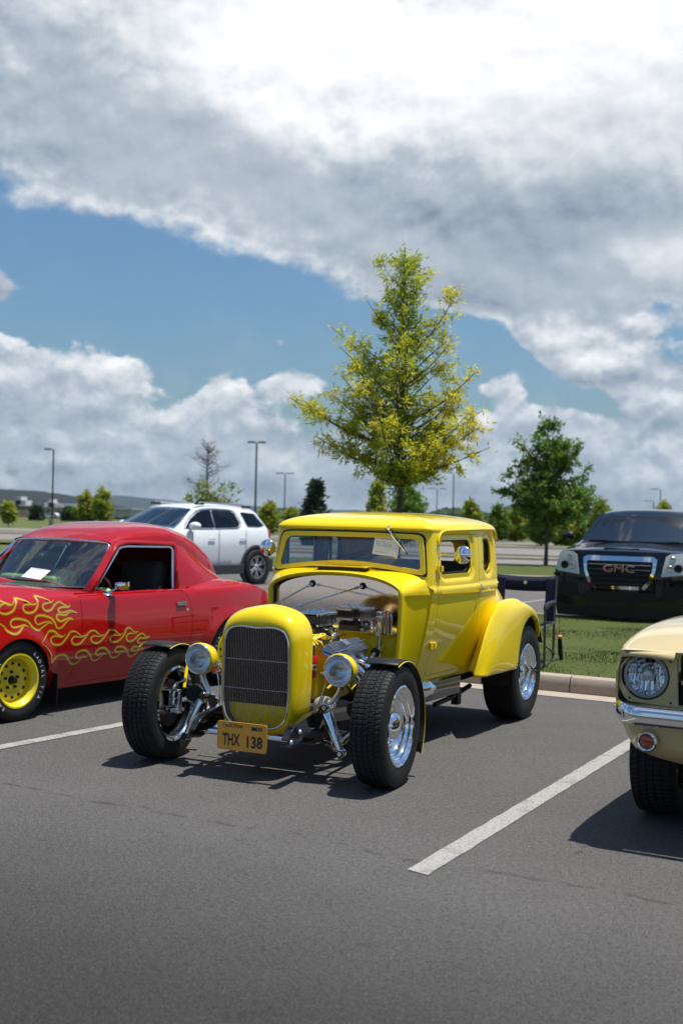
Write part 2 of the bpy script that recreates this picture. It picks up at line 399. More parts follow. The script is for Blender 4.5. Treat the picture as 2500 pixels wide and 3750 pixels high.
# ================================================================ THE SETTING
DC = Vector((cos(radians(31)), -sin(radians(31)), 0)); DN = Vector((sin(radians(31)), cos(radians(31)), 0))   # along / across the kerb
def KP(a, b, z=0): p = DC * a + DN * b; return (p.x, p.y, z)
D2 = Vector((.9706, -.2406, 0)); N2 = Vector((.2406, .9706, 0))
def FP(a, b, z=0): p = D2 * a + N2 * b; return (p.x, p.y, z)
def asphalt(name, base, lane=False, speck=1.0):
    def fn(g, p, vec):
        geo = g.new('ShaderNodeNewGeometry'); pos = geo.outputs['Position']
        fine = noisex(g, pos, 125, 2, .7); mid = noisex(g, pos, 38, 3, .7); big = noisex(g, pos, .55, 5, .6); big2 = noisex(g, pos, 3.2, 5, .6)
        v = (fine - .5) * 1.7 * speck + (mid - .5) * .7 * speck + (big - .5) * .45 + (big2 - .5) * .25 + 1.0
        st = noisex(g, pos, 150, 1, .5).ramp(.63, .72) * .5 * speck                       # pale stones in the surface
        v = v + st
        spot = noisex(g, pos, 1.7, 4, .7).ramp(.64, .72)                # oil stains
        v = v * (1.0 - spot * .25)
        drip = noisex(g, pos, 9.0, 2, .5).ramp(.70, .74) * noisex(g, pos, .9, 2, .5).ramp(.50, .60); v = v * (1.0 - drip * .4)
        ck = g.new('ShaderNodeTexVoronoi', feature='DISTANCE_TO_EDGE'); ck.inputs['Scale'].default_value = .38
        wv = noisex(g, pos, 2.2, 5, .7, out=1); av = g.new('ShaderNodeVectorMath', operation='MULTIPLY_ADD'); g.link(wv.s, av.inputs[0]); av.inputs[1].default_value = (.5, .5, 0); g.link(pos, av.inputs[2]); g.link(av.outputs[0], ck.inputs['Vector'])
        crack = X(g, ck.outputs['Distance']).ramp(.0035, .0008) * noisex(g, pos, .6, 3, .5).ramp(.52, .60); v = v * (1.0 - crack * .25)
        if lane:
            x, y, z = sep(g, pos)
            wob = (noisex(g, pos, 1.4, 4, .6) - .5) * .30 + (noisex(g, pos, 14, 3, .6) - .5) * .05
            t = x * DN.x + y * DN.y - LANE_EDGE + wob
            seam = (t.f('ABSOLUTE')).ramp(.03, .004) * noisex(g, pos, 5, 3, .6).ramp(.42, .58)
            vignette = t.ramp(.1, -2.4)                                     # lens vignette painted into the aisle's asphalt colour, darker away from the bays
            v = v * (1.0 - vignette * .62) * (1.0 - seam * .35)
        v = v.f('MAXIMUM', .15)
        vm = g.new('ShaderNodeVectorMath', operation='SCALE'); vm.inputs[0].default_value = base; g.link(v.s, vm.inputs['Scale'])
        g.link(vm.outputs[0], p.inputs['Base Color'])
        b = g.new('ShaderNodeBump'); b.inputs['Strength'].default_value = .55; b.inputs['Distance'].default_value = .004
        g.link((fine + mid).s, b.inputs['Height']); g.link(b.outputs[0], p.inputs['Normal'])
    return mat(name, base, rough=.88, spec=.25, fn=fn)
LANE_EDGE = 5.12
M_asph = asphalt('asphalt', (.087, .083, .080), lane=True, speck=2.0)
M_road = asphalt('pale_worn_asphalt', (.20, .188, .175), speck=.3)
M_road2 = asphalt('lot_asphalt', (.115, .108, .102), speck=.5)
def conc(name, base):
    def fn(g, p, vec):
        geo = g.new('ShaderNodeNewGeometry'); pos = geo.outputs['Position']
        v = (noisex(g, pos, 160, 3, .7) - .5) * .35 + (noisex(g, pos, 4, 5, .7) - .5) * .5 + (noisex(g, pos, .8, 3, .5) - .5) * .2 + 1.0
        st = noisex(g, pos, 2.5, 4, .7).ramp(.6, .75); v = v * (1.0 - st * .2)
        vm = g.new('ShaderNodeVectorMath', operation='SCALE'); vm.inputs[0].default_value = base; g.link(v.s, vm.inputs['Scale'])
        g.link(vm.outputs[0], p.inputs['Base Color'])
        b = g.new('ShaderNodeBump'); b.inputs['Strength'].default_value = .3; b.inputs['Distance'].default_value = .004
        g.link(noisex(g, pos, 120, 3, .6).s, b.inputs['Height']); g.link(b.outputs[0], p.inputs['Normal'])
    return mat(name, base, rough=.85, spec=.25, fn=fn)
M_conc = conc('concrete', (.36, .30, .25))
def grassm(name, a, b_, c, s=1.0):
    def fn(g, p, vec):
        geo = g.new('ShaderNodeNewGeometry'); pos = geo.outputs['Position']
        n = noisex(g, pos, 1.1 * s, 5, .65); n2 = noisex(g, pos, 9 * s, 4, .7); n3 = noisex(g, pos, 60 * s, 2, .6)
        col = mixc(g, n.ramp(.35, .65) * .7 + n3 * .3, a, b_); col = mixc(g, n2.ramp(.55, .75) * .8, col, c)
        col = mixc(g, n3.ramp(.3, .7) * .35, col, tuple(v * .4 for v in a))
        g.link(col, p.inputs['Base Color'])
        b = g.new('ShaderNodeBump'); b.inputs['Strength'].default_value = .9; b.inputs['Distance'].default_value = .03
        g.link((n3 + n2).s, b.inputs['Height']); g.link(b.outputs[0], p.inputs['Normal'])
    return mat(name, a, rough=.9, spec=.15, fn=fn)
M_grass = grassm('lawn', (.080, .108, .028), (.11, .135, .038), (.17, .155, .072))
M_meadow = grassm('rough_meadow', (.085, .115, .032), (.13, .14, .055), (.17, .155, .085), s=.12)
M_blade = mat('grass_blades', (.135, .165, .052), rough=.7, spec=.2, var=.45, vscale=1.2)

def sheet(name, rows, m, kind='structure', label=None):
    b = MB(); b.grid(rows, flip=True); o = b.build(name, m, smooth=60); o['kind'] = kind
    if label: o['label'] = label
    return o
# terrain: falls away gently beyond the lots, hills on the skyline
def terr(x, y):
    r = y - 125
    return -.02 - max(0, r) * .0088 if y < 900 else -.02 - 775 * .0088
rows = []
ys = [-4000, -1500, -500, -180, -60, -20, 0, 20, 45, 80, 125, 200, 300, 450, 700, 1000, 1600, 2600, 4500, 8000]
for y in ys: rows.append([(x, y, terr(x, y)) for x in np.linspace(-60 - abs(y) * .9, 60 + abs(y) * .9, 16)])
sheet('ground', rows, M_meadow, label='rough grass field beyond the car parks')
def kstrip(name, b0, b1, z0, z1, m, a0=-60, a1=60, f=KP, seg=60):
    return sheet(name, [[f(a, b, z) for a in np.linspace(a0, a1, seg)] for b, z in ((b0, z0), (b1, z1))], m)
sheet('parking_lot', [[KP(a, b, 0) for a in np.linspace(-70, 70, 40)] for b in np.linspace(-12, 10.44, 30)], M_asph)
sheet('parking_lot', [[KP(a, b, 0) for a in np.linspace(-120, 120, 10)] for b in (-170, -90, -12)], M_road, label='unseen parking lot behind the camera, pale to brighten the firewall reflection')  # unseen rest of the lot, made pale to brighten the polished firewall's reflection
sheet('gutter', [[KP(a, b, z) for a in np.linspace(-70, 70, 60)] for b, z in ((10.44, .004), (10.74, .004))], M_conc)
# kerb round the grass island: profile with rounded nose
def kerb(name, b0, sgn, f=KP, a0=-70, a1=70, h=.15):
    prof = [(0, -.02), (0.0, .07 * h / .15), (.012, h - .03), (.03, h - .008), (.055, h), (.155, h), (.16, 0)]
    b = MB(); n = int((a1 - a0) / 6)
    for i in range(n):                                             # cast in 3 m lengths with a joint between them
        x0 = a0 + i * 6 + .004; x1 = a0 + i * 6 + 5.996
        b.grid([[f(x, b0 + sgn * p[0], p[1]) for p in prof] for x in (x0, x1)], flip=sgn < 0)
    o = b.build(name, M_conc, smooth=30); o['kind'] = 'structure'; return o
kerb('kerb', 10.74, 1); kerb('kerb', 17.55, -1)
def lawn(name, b0, b1, z, f, m=M_grass, a0=-70, a1=70, step=.7):
    rows = []
    for b in np.arange(b0, b1 + .01, (b1 - b0) / max(2, round((b1 - b0) / step))):
        rows.append([f(a, b, z + (.03 * sin(a * .7 + b) + .02 * sin(a * 2.1 - b * 1.7)) * min(1, (b - b0) * 1.5, (b1 - b) * 1.5) + (.05 * sin(pi * (b - b0) / (b1 - b0)))) for a in np.linspace(a0, a1, int((a1 - a0) / step))])
    return sheet(name, rows, m)
lawn('lawn_island', 10.90, 17.40, .14, KP)
def blades(name, f, a0, a1, b0, b1, z, n, h=.020, m=M_blade, label=''):
    r = random.Random(5); b = MB()
    for _ in range(n):
        a = r.uniform(a0, a1); bb = b0 + (b1 - b0) * r.random(); p = Vector(f(a, bb, z + (.03 * sin(a * .7 + bb) + .02 * sin(a * 2.1 - bb * 1.7)) + .05 * sin(pi * (bb - b0) / (b1 - b0)) - .01))
        t = r.uniform(0, 2 * pi); w = r.uniform(.003, .006); hh = h * r.uniform(.5, 1.5) * (1 + .6 * noise.noise(p * 1.3)); d = Vector((cos(t), sin(t), 0)) * w; l = Vector((r.uniform(-.5, .5), r.uniform(-.5, .5), 1)) * hh
        i = [b.pt(p - d), b.pt(p + d), b.pt(p + l)]; b.face(*i)
    o = b.build(name, m, smooth=0); tag(o, label, 'grass', kind='stuff'); return o
blades('grass', KP, -7.6, -3.2, 10.93, 17.3, .14, 46000, label='short mown grass on the island by the folding chair')
bpy.data.objects['grass'].hide_render = False
# lot where the two sport utility vehicles stand
sheet('far_parking_lot', [[KP(a, 17.55, 0) for a in np.linspace(-90, 90, 40)], [FP(a, 31.0, 0) for a in np.linspace(-90, 90, 40)]], M_road2)
for nm, b0, b1, m_, z in (('far_lawn', 31.2, 38.5, M_grass, .12), ('pavement', 38.5, 45.3, M_road, .01), ('verge', 45.3, 48.0, M_grass, .08), ('road', 48.0, 61.5, M_road, .01), ('verge', 61.5, 66.3, M_grass, .08), ('road', 66.3, 77, M_road, .01)):
    a0, a1 = (-200, 200) if 'road' in nm or nm == 'verge' else (-14, 200)
    if nm in ('far_lawn', 'verge'): lawn(nm, b0, b1, z, FP, a0=a0, a1=a1, step=2.2, m=M_grass if nm == 'far_lawn' else M_meadow)
    else: kstrip(nm, b0, b1, z, z, m_, a0, a1, FP)
for b0, s_ in ((31.03, 1), (38.6, -1), (45.25, 1), (47.9, -1), (61.4, 1)): kerb('kerb', b0, s_, FP, -14 if b0 < 46 else -80, 80, .12)
# painted bay lines
M_line = None
def fnline(g, p, vec):
    geo = g.new('ShaderNodeNewGeometry'); pos = geo.outputs['Position']
    n = noisex(g, pos, 95, 2, .7); n2 = noisex(g, pos, 5, 4, .6); w = (n.ramp(.34, .48)) * (n2.ramp(.30, .52) * .6 + .4)
    c = mixc(g, w, (.12, .115, .11), (.36, .35, .33)); c = mixc(g, (n2 - .3) * .7, c, (.22, .215, .20)); g.link(c, p.inputs['Base Color'])
    b = g.new('ShaderNodeBump'); b.inputs['Strength'].default_value = .5; b.inputs['Distance'].default_value = .004
    g.link(n.s, b.inputs['Height']); g.link(b.outputs[0], p.inputs['Normal'])
M_line = mat('road_marking_paint', (.5, .5, .46), rough=.8, spec=.3, fn=fnline)
def bay_line(x0, y0, x1, y1, w, label):
    d = Vector((x1 - x0, y1 - y0, 0)); L = d.length; d.normalize(); n = Vector((d.y, -d.x, 0)); r = random.Random(int(x0 * 100)); b = MB(); rows = []
    k = int(L / .08)
    for i in range(k + 1):
        p = Vector((x0, y0, .004)) + d * (L * i / k); j = lambda: (r.random() - .5) * .008
        q = d * .03 if i == 0 else Vector()
        rows.append([tuple(p + n * (-w / 2 + j())), tuple(p + n * (w / 2 + j()) - q)])
    b.grid(rows); o = b.build('bay_line', M_line, smooth=0); o['kind'] = 'structure'; o['label'] = label; return o
bay_line(.38, 5.54, 2.82, 10.22, .115, 'white painted line between the yellow coupe and the cream car')
bay_line(-3.4, 6.37, .25, 11.9, .115, 'white painted line between the red car and the yellow coupe')
bay_line(-7.1, 9.2, -3.8, 14.3, .115, 'white painted line beyond the red car')
for i in range(-5, 4): 
    p = KP(i * 2.9 - 6, 17.9); q = KP(i * 2.9 - 6, 22.6); bay_line(p[0], p[1], q[0], q[1], .1, 'white bay line in the far parking lot')
# ================================================================ THE YELLOW COUPE   (local frame: x across, y rearwards from the front axle, z up)
YEL = (.88, .645, .006)
M_yel = paint('yellow_paint', YEL)
M_yelc = mat('yellow_cable', (.85, .60, .01), rough=.35, spec=.5)
M_red = paint('red_paint', (.56, .012, .012))
def fn_lens(g, p, vec):
    x, y, z = sep(g, vec)
    w = g.new('ShaderNodeTexWave', wave_type='BANDS', bands_direction='X'); g.link(vec, w.inputs['Vector']); w.inputs['Scale'].default_value = 55; w.inputs['Distortion'].default_value = 1.5
    b = g.new('ShaderNodeBump'); b.inputs['Strength'].default_value = .45; b.inputs['Distance'].default_value = .003
    g.link(w.outputs['Fac'], b.inputs['Height']); g.link(b.outputs[0], p.inputs['Normal'])
M_lens = mat('fluted_lens', (.95, .97, 1), rough=.04, trans=1, ior=1.35, fn=fn_lens)
M_reflector = mat('lamp_reflector', (.88, .9, .92), rough=.12, metal=1)
def glass(name, tint, alpha, rough=.02):
    m = bpy.data.materials.new(name); m.use_nodes = True; g = NT(m.node_tree); m.node_tree.nodes.clear()
    out = g.new('ShaderNodeOutputMaterial'); tr = g.new('ShaderNodeBsdfTransparent'); gl = g.new('ShaderNodeBsdfGlossy'); gl.inputs['Roughness'].default_value = rough
    tr.inputs[0].default_value = (*tint, 1); ge = g.new('ShaderNodeNewGeometry'); dt = g.new('ShaderNodeVectorMath', operation='DOT_PRODUCT'); g.link(ge.outputs['Normal'], dt.inputs[0]); g.link(ge.outputs['Incoming'], dt.inputs[1])
    mx = g.new('ShaderNodeMixShader'); f = ((1.0 - X(g, dt.outputs['Value']).f('ABSOLUTE')).f('POWER', 5.0)) * .9 + (alpha + .05); g.link(f.s, mx.inputs[0]); g.link(tr.outputs[0], mx.inputs[1]); g.link(gl.outputs[0], mx.inputs[2]); g.link(mx.outputs[0], out.inputs[0])
    return m
M_glass = glass('window_glass', (.80, .86, .84), .03)
M_glass_smoke = glass('smoked_glass', (.50, .53, .56), .16)
M_glass_dark = glass('privacy_glass', (.10, .11, .12), .03)
M_amber = mat('amber_lens', (.85, .16, .01), rough=.15, coat=1)
M_redlens = mat('red_lens', (.45, .01, .01), rough=.12, coat=1)
M_white = mat('white_enamel', (.75, .75, .74), rough=.3, coat=.5)
M_cloth = mat('grey_upholstery', (.16, .16, .17), rough=.85, var=.15, bump=.2)
M_paper = mat('card_paper', (.88, .90, .94), rough=.6)
M_ink = mat('dark_ink', (.02, .02, .035), rough=.6)
M_inkb = mat('blue_green_ink', (.05, .22, .30), rough=.6)
M_engine = mat('cast_engine_grey', (.07, .065, .055), rough=.55, metal=.3, var=.3, vscale=30, bump=.3)

def tyre_mb(R, w, rim, nseg=72, rows=5, deep=.007, smooth_slick=False):
    """tyre lying round the x axis, outer face at +x; tread cut into ribs and sipes"""
    m = MB(); hw = w / 2
    side = [(hw * .80, rim - .004), (hw * .90, rim + .004), (hw * .99, lerp(rim, R, .28)), (hw * 1.02, lerp(rim, R, .5)), (hw * .99, lerp(rim, R, .72)), (hw * .93, lerp(rim, R, .88)), (hw * .86, R - .007)]
    # tread columns
    tw = hw * .84; cols = []
    for i in range(rows):
        a = -tw + 2 * tw * i / rows; b = -tw + 2 * tw * (i + 1) / rows; gsz = .0035
        if i: cols += [(a - gsz, 1, i), (a - gsz + .0008, 0, i), (a + gsz - .0008, 0, i)]
        cols += [(a + (gsz if i else 0), 1, i), ((a + b) / 2, 1, i), ]
        if i == rows - 1: cols += [(b, 1, i)]
    sub = 6; n = nseg * sub; ring = []
    for k in range(n):
        a = 2 * pi * k / n; row = []
        for x, r in side: row.append((-x, r, 0))
        for x, top, rb in cols:
            ph = (k + int(abs(x) / tw * 4) + rb * 2) % sub
            rr = R - .006 * (x / tw) ** 4 * 1.5
            row.append((x, rr - (0 if (top and (ph != 0 or smooth_slick)) else deep), 1))
        for x, r in side[::-1]: row.append((x, r, 0))
        ring.append([(x, r * cos(a), r * sin(a)) for x, r, _ in row])
    m.grid(ring, cu=True, flip=True)
    return m
def wheel(name, parent, pos, R, w, rim, outer, steer=0, label=None, group=None, side=1, tread=None, letters=None):
    """outer(mb...) builds the rim; side=+1: outer face to +x"""
    o = bpy.data.objects.new(name, None); COL.objects.link(o); o.parent = parent; o.location = pos; o.rotation_euler = (0, 0, steer + (0 if side > 0 else pi))
    if label: o['label'] = label
    t = (tread or tyre_mb(R, w, rim)).build('tyre', M_rubber, o, smooth=32)
    outer(o, R, w, rim)
    return o
XA = (1, 0, 0)
def chrome_smoothie(o, R, w, rim, dish=.055, cap=.088):
    hw = w / 2
    b = MB()
    prof = [(rim + .008, hw * .86), (rim + .010, hw * .93), (rim + .002, hw * .97), (rim - .008, hw * .90), (rim - .012, hw * .80), (rim - .020, hw * .72), (rim - .026, hw * .70), (rim - .030, hw * .52), (rim - .040, hw * .46), (rim - .046, hw * .44), (rim - .050, hw * .20),
            (rim - .066, hw * .06), (rim - .085, hw * .10), (cap + .022, hw * .30), (cap + .006, hw * .36), (cap - .01, hw * .36)]
    b.lathe(prof[::-1], ax=XA, n=64); b.build('rim', M_chrome, o, smooth=50)
    b = MB(); c = []
    for i in range(13):
        t = i / 12 * pi / 2; c.append((cap * sin(t), hw * .36 + .052 * cos(t) ** 1.0))
    b.lathe([(0, c[0][1])] + c[1:] + [(cap + .004, hw * .35), (cap + .004, hw * .30)], ax=XA, n=48); b.build('hub_cap', M_chrome, o, smooth=60)
    b = MB(); b.lathe([(rim - .004, hw * .88), (rim - .03, hw * .5), (rim - .035, -hw * .5), (rim - .012, -hw * .78), (rim + .004, -hw * .86), (rim + .008, -hw * .92), (rim - .002, -hw * .95)], ax=XA, n=48)
    b.build('rim_barrel', M_black, o)
    b = MB(); b.lathe([(rim + .009, -hw * .86), (rim + .010, -hw * .95), (rim - .002, -hw * 1.0), (rim - .010, -hw * .9), (rim - .013, -hw * .82), (rim - .022, -hw * .78)], ax=XA, n=48); b.build('trim_ring', M_chrome, o, smooth=60)

HRO = thing('hot_rod_coupe', 'bright yellow chopped hot rod coupe with bare engine and orange front plate', 'car', (-.413, 7.615, 0), -radians(25.9))
H = HRO
HT = lambda p: (p[0] * 1.02, p[1] * 1.02 + .128, p[2] * 1.02 - .032)
MB.XF = HT

# ---- body surface
def Wb(y): return sinterp(y, [(.2, .40), (.71, .488), (.9, .565), (1.05, .606), (1.4, .633), (1.75, .648), (2.05, .645), (2.3, .625), (2.6, .57), (2.9, .47)])
_wy = np.linspace(.2, 2.9, 400); _ww = np.array([Wb(t) for t in _wy])
def WB(y): return float(np.interp(y, _wy, _ww))
WIN_D = (1.115, 1.195, 1.615, 1.425); WIN_Q = (1.865, 1.20, 2.03, 1.43)
def rsd(y, z, w, r):
    cx, cz = (w[0] + w[2]) / 2, (w[1] + w[3]) / 2; qx = abs(y - cx) - (w[2] - w[0]) / 2 + r; qz = abs(z - cz) - (w[3] - w[1]) / 2 + r
    return sqrt(max(qx, 0) ** 2 + max(qz, 0) ** 2) + min(max(qx, qz), 0) - r
def TK(y): return lerp(.35, 1, sstep(.70, 1.10, y))
def Wside(y, z):
    w = WB(y)
    if z < 1.05: t = (1.05 - z) / .5; w -= .088 * t ** 1.7 * TK(y)
    if z > 1.12: w -= .022 * ((z - 1.12) / .36) ** 1.3
    # raised belt moulding
    if y > .80:
        k = sstep(.80, 1.0, y); w += .013 * k * (sstep(1.052, 1.066, z) * (1 - sstep(1.098, 1.118, z)))
    # stepped recess round the windows
    for win, r in ((WIN_D, .05), (WIN_Q, .075)):
        d = rsd(y, z, win, r)
        if d < .07: w -= .014 * (1 - sstep(.030, .052, d)) - .004 * (1 - sstep(.012, .022, d))
    return w
YF = lambda z: .925 + (z - 1.18) * .17
C0 = 1.03; RX = .052; CR = 2.13; RRX = .17
def cab(a, z):
    """a runs along the side like y; before C0 it turns the front corner onto the windscreen face, after CR the rear one"""
    if a >= C0 and a <= CR: return (Wside(a, z), a, z)
    if a < C0:
        yf = YF(z); th = (C0 - a) / .09 * pi / 2; W = Wside(C0, z)
        if th <= pi / 2: return (W - RX + RX * cos(th) ** .8, C0 - (C0 - yf) * sin(th) ** .8, z)
        x = (W - RX) - (C0 - .09 - a); return (x, yf - .012 * (1 - (x / (W - RX)) ** 2), z)
    yr = 2.30 - .10 * max(0, (z - 1.2) / .3); th = (a - CR) / .22 * pi / 2; W = Wside(CR, z)
    if th <= pi / 2: return (W - RRX + RRX * cos(th), CR + (yr - CR) * sin(th), z)
    x = (W - RRX) - (a - CR - .22); return (x, yr + .02 * (1 - (x / (W - RRX)) ** 2), z)
AF = C0 - .09 - (Wside(C0, 1.3) - RX)          # a at the centre of the windscreen face
AR = CR + .22 + (Wside(CR, 1.3) - RRX)
def xa(x): return C0 - .09 - ((Wside(C0, 1.3) - RX) - x)
DOOR = (1.052, 1.742)
ws_out = [(AF, 1.236), (AF, 1.474), (xa(.50), 1.472), (xa(.535), 1.462), (xa(.548), 1.44), (xa(.566), 1.20), (xa(.560), 1.184), (xa(.52), 1.19), (xa(.3), 1.216), (xa(.12), 1.232)]
win_d = rrect(*WIN_D, [.03, .05, .055, .04]); win_q = rrect(*WIN_Q, [.03, .075, .08, .035])
door_top = 1.462
door_out = [(DOOR[0], .60), (DOOR[0] - .0, 1.0), (DOOR[0] + .012, 1.2), (DOOR[0] + .035, door_top - .03), (DOOR[0] + .07, door_top), (DOOR[1] - .03, door_top), (DOOR[1], door_top - .03), (DOOR[1], .8), (DOOR[1] - .008, .62), (DOOR[1] - .03, .515), (DOOR[0] + .05, .515), (DOOR[0] + .01, .54)]
gap = .0045
def offs(poly, d):
    c = np.mean(poly, 0); out = []; n = len(poly)
    for i in range(n):
        a = np.array(poly[i - 1]); b = np.array(poly[i]); c_ = np.array(poly[(i + 1) % n]); t1 = (b - a) / np.linalg.norm(b - a); t2 = (c_ - b) / np.linalg.norm(c_ - b)
        nn = np.array([t1[1] + t2[1], -(t1[0] + t2[0])]); nn /= np.linalg.norm(nn)
        if nn @ (b - c) < 0: nn = -nn
        out.append(tuple(b + nn * d))
    return out
def side_panels(sgn):
    nm = []
    F = lambda a, z: cab(a, z)
    body_poly = [(AF, 1.474 + .012), (AF, 1.51), (xa(.5), 1.51), (AR, 1.51), (AR, 1.12), (CR + .05, 1.12), (CR, 1.12), (CR, .46), (.73, .46), (.73, .9), (.76, .98), (.81, 1.04), (.88, 1.085), (C0 - .06, 1.12), (C0 - .095, 1.155), (xa(.5), 1.175), (xa(.3), 1.20), (AF, 1.22)]
    # lower body + greenhouse in one sheet, holes for door, windscreen and windows
    body_poly = [(AF, 1.51), (AR, 1.51), (AR, 1.10), (CR + .22, 1.10), (CR, 1.10), (CR, .46), (1.0, .46), (1.0, 1.06), (C0 - .03, 1.10), (C0 - .07, 1.13), (C0 - .10, 1.15), (xa(.5), 1.166), (xa(.3), 1.192), (AF, 1.212)]
    rear_win = [(AR, 1.24), (AR - .22, 1.24), (AR - .26, 1.27), (AR - .26, 1.38), (AR - .22, 1.41), (AR, 1.41)]
    body_poly = [(AF, 1.212), (AF, 1.236)] + ws_out[::-1][:-1] + [] if False else body_poly
    ws = [(p[0] if p[0] > AF + 1e-6 else AF - .02, p[1]) for p in ws_out]
    rw = [(p[0] if p[0] < AR - 1e-6 else AR + .02, p[1]) for p in rear_win]
    # cut the openings that reach the centre line out of the outline itself
    poly = [(AF, 1.474)] + [p for p in ws_out if p[0] > AF][0:0]
    poly = [(AF, 1.51)] + [(AR, 1.51), (AR, 1.41), (AR - .22, 1.41), (AR - .26, 1.38), (AR - .26, 1.27), (AR - .22, 1.24), (AR, 1.24), (AR, 1.10), (CR + .22, 1.10), (CR, 1.10), (CR, .46), (1.0, .46), (1.0, 1.06), (C0 - .03, 1.10), (C0 - .07, 1.13), (C0 - .10, 1.15), (xa(.5), 1.166), (xa(.3), 1.192), (AF, 1.212)]
    poly += [(p[0], p[1]) for p in [ws_out[0]] + ws_out[:2:-1] + [ws_out[2], ws_out[1]]][0:] if True else []
    m = patch(F, poly, [offs(door_out, gap), win_q], st=.022, st2=.014, flip=False)
    if sgn < 0: mirror_x(m)
    return m
for sgn in (1, -1):
    side_panels(sgn).build('body_side', M_yel, H, smooth=35)
    d = patch(cab, door_out, [win_d], st=.022, st2=.012)
    if sgn < 0: mirror_x(d)
    do = d.build('door', M_yel, H, smooth=35)
    g_ = patch(lambda a, z: (Wside(a, 1.3) - .028, a, z), [(WIN_D[0] - .01, WIN_D[1] - .01), (WIN_D[2] + .01, WIN_D[1] - .01), (WIN_D[2] + .01, WIN_D[3] + .01), (WIN_D[0] - .01, WIN_D[3] + .01)], [], st=.1, flange=.003)
    # black inner channel of the door window
    ch = patch(lambda a, z: (Wside(a, 1.3) - .018, a, z), offs(win_d, .012), [offs(win_d, -.012)], st=.05, flange=.014)
    if sgn < 0: mirror_x(ch)
    ch.build('window_channel', M_seal, do)
    qg = patch(lambda a, z: (Wside(a, 1.3) - .03, a, z), offs(win_q, .01), [], st=.1, flange=.003)
    qs = patch(lambda a, z: (Wside(a, 1.3) - .020, a, z), offs(win_q, .010), [offs(win_q, -.016)], st=.05, flange=.012)
    if sgn < 0: mirror_x(qg); mirror_x(qs)
    qg.build('quarter_window', M_glass, H); qs.build('quarter_window_seal', M_seal, H)
    # drip moulding over the door
    dp = [(1.055, 1.40), (1.062, 1.43), (1.085, 1.462), (1.13, 1.482), (1.2, 1.489), (1.5, 1.494), (1.8, 1.497), (2.0, 1.497), (2.09, 1.490), (2.13, 1.465), (2.15, 1.42)]
    pts = [(sgn * (cab(a, z)[0] + .008), a, z) for a, z in catmull(dp, 5)]
    b = MB(); b.tube(pts, .0085, 8); b.build('drip_moulding', M_yel, H, smooth=60)
# ---- roof: dome over the plan outline
def roof():
    plan = []; N = 60
    for i in range(N + 1):
        a = AF + (AR - AF) * i / N; x, y, z = cab(a, 1.495)
        f_ = sstep(1.05, .94, y) * .022
        plan.append((x + .004, y - f_, z))
    cx, cy_ = 0, 1.60; rows = []
    K = [1.0, 1.004, .998, .985, .965, .935, .89, .83, .75, .65, .53, .40, .26, .12, .0]
    for k in K:
        row = []
        for (x, y, z) in plan:
            yk = cy_ + (y - cy_) * k; zt = .103 + .006 * cos((yk - 1.55) * 1.6); kk = min(1, k)
            zz = 1.497 + zt * (1 - kk ** 2.5) ** (1 / 1.9) if k < 1 else (1.484 if k == 1.0 else 1.496)
            if k == 1.0: kx = 1.0
            row.append((cx + (x - cx) * k, cy_ + (y - cy_) * k, zz))
        rows.append(row)
    for sgn in (1, -1):
        m = MB(); m.grid([[(sgn * p[0], p[1], p[2]) for p in r] for r in rows], flip=sgn > 0)
        yield m
mr = MB()
for q in roof(): mr.add(q.v, q.f)
mr.build('roof', M_yel, H, smooth=70, merge=.0008, fixn=True)
b = MB(); b.tube(catmull([(x, 2.225 + .02 * (1 - (x / .5) ** 2), 1.44) for x in np.linspace(-.45, .45, 9)], 3), .012, 8); b.build('rear_visor', M_yel, H)
# inner headlining and cabin
b = MB(); b.box((0, 1.6, 1.44), (1.06, 1.12, .01)); b.build('headlining', M_cloth, H)
# ---- windscreen frame, glass, seal
def wsp(x, z, d=0): 
    p = cab(xa(abs(x)), z); return (p[0] * (1 if x >= 0 else -1), p[1] - d, z)
def ring(name, outer, inner, d0, d1, m, sm=35):
    o = [(x, z) for x, z in outer]; i = [(x, z) for x, z in inner]
    b = MB(); n = len(o); A = [b.pt(wsp(*p, d1)) for p in o]; Bv = [b.pt(wsp(*p, d1)) for p in i]; Cc = [b.pt(wsp(*p, d0)) for p in o]; D = [b.pt(wsp(*p, d0)) for p in i]
    for k in range(n):
        j = (k + 1) % n; b.face(A[k], A[j], Bv[j], Bv[k]); b.face(Cc[k], Cc[j], A[j], A[k]); b.face(Bv[k], Bv[j], D[j], D[k])
    return b.build(name, m, H, smooth=sm, fixn=True, bev=.003)
def wsloop(ins):
    """windscreen outline inset by ins"""
    half = [(0, 1.236 + ins), (.12, 1.232 + ins), (.3, 1.216 + ins), (.50 - ins * .6, 1.192 + ins), (.545 - ins, 1.187 + ins), (.560 - ins, 1.197 + ins), (.562 - ins, 1.21 + ins), (.548 - ins, 1.43 - ins), (.540 - ins, 1.452 - ins), (.515 - ins, 1.466 - ins), (.45, 1.470 - ins), (.25, 1.473 - ins), (0, 1.474 - ins)]
    return half + [(-x, z) for x, z in half[-2:0:-1]]
ring('windscreen_frame', wsloop(.007), wsloop(.040), -.012, .014, M_yel)
ring('windscreen_seal', wsloop(-.003), wsloop(.010), -.02, .004, M_seal)
b = MB(); L_ = wsloop(.036); b.face(*[b.pt(wsp(x, z, -.002)) for x, z in L_][::-1]); b.build('windscreen', M_glass_smoke, H, smooth=0)
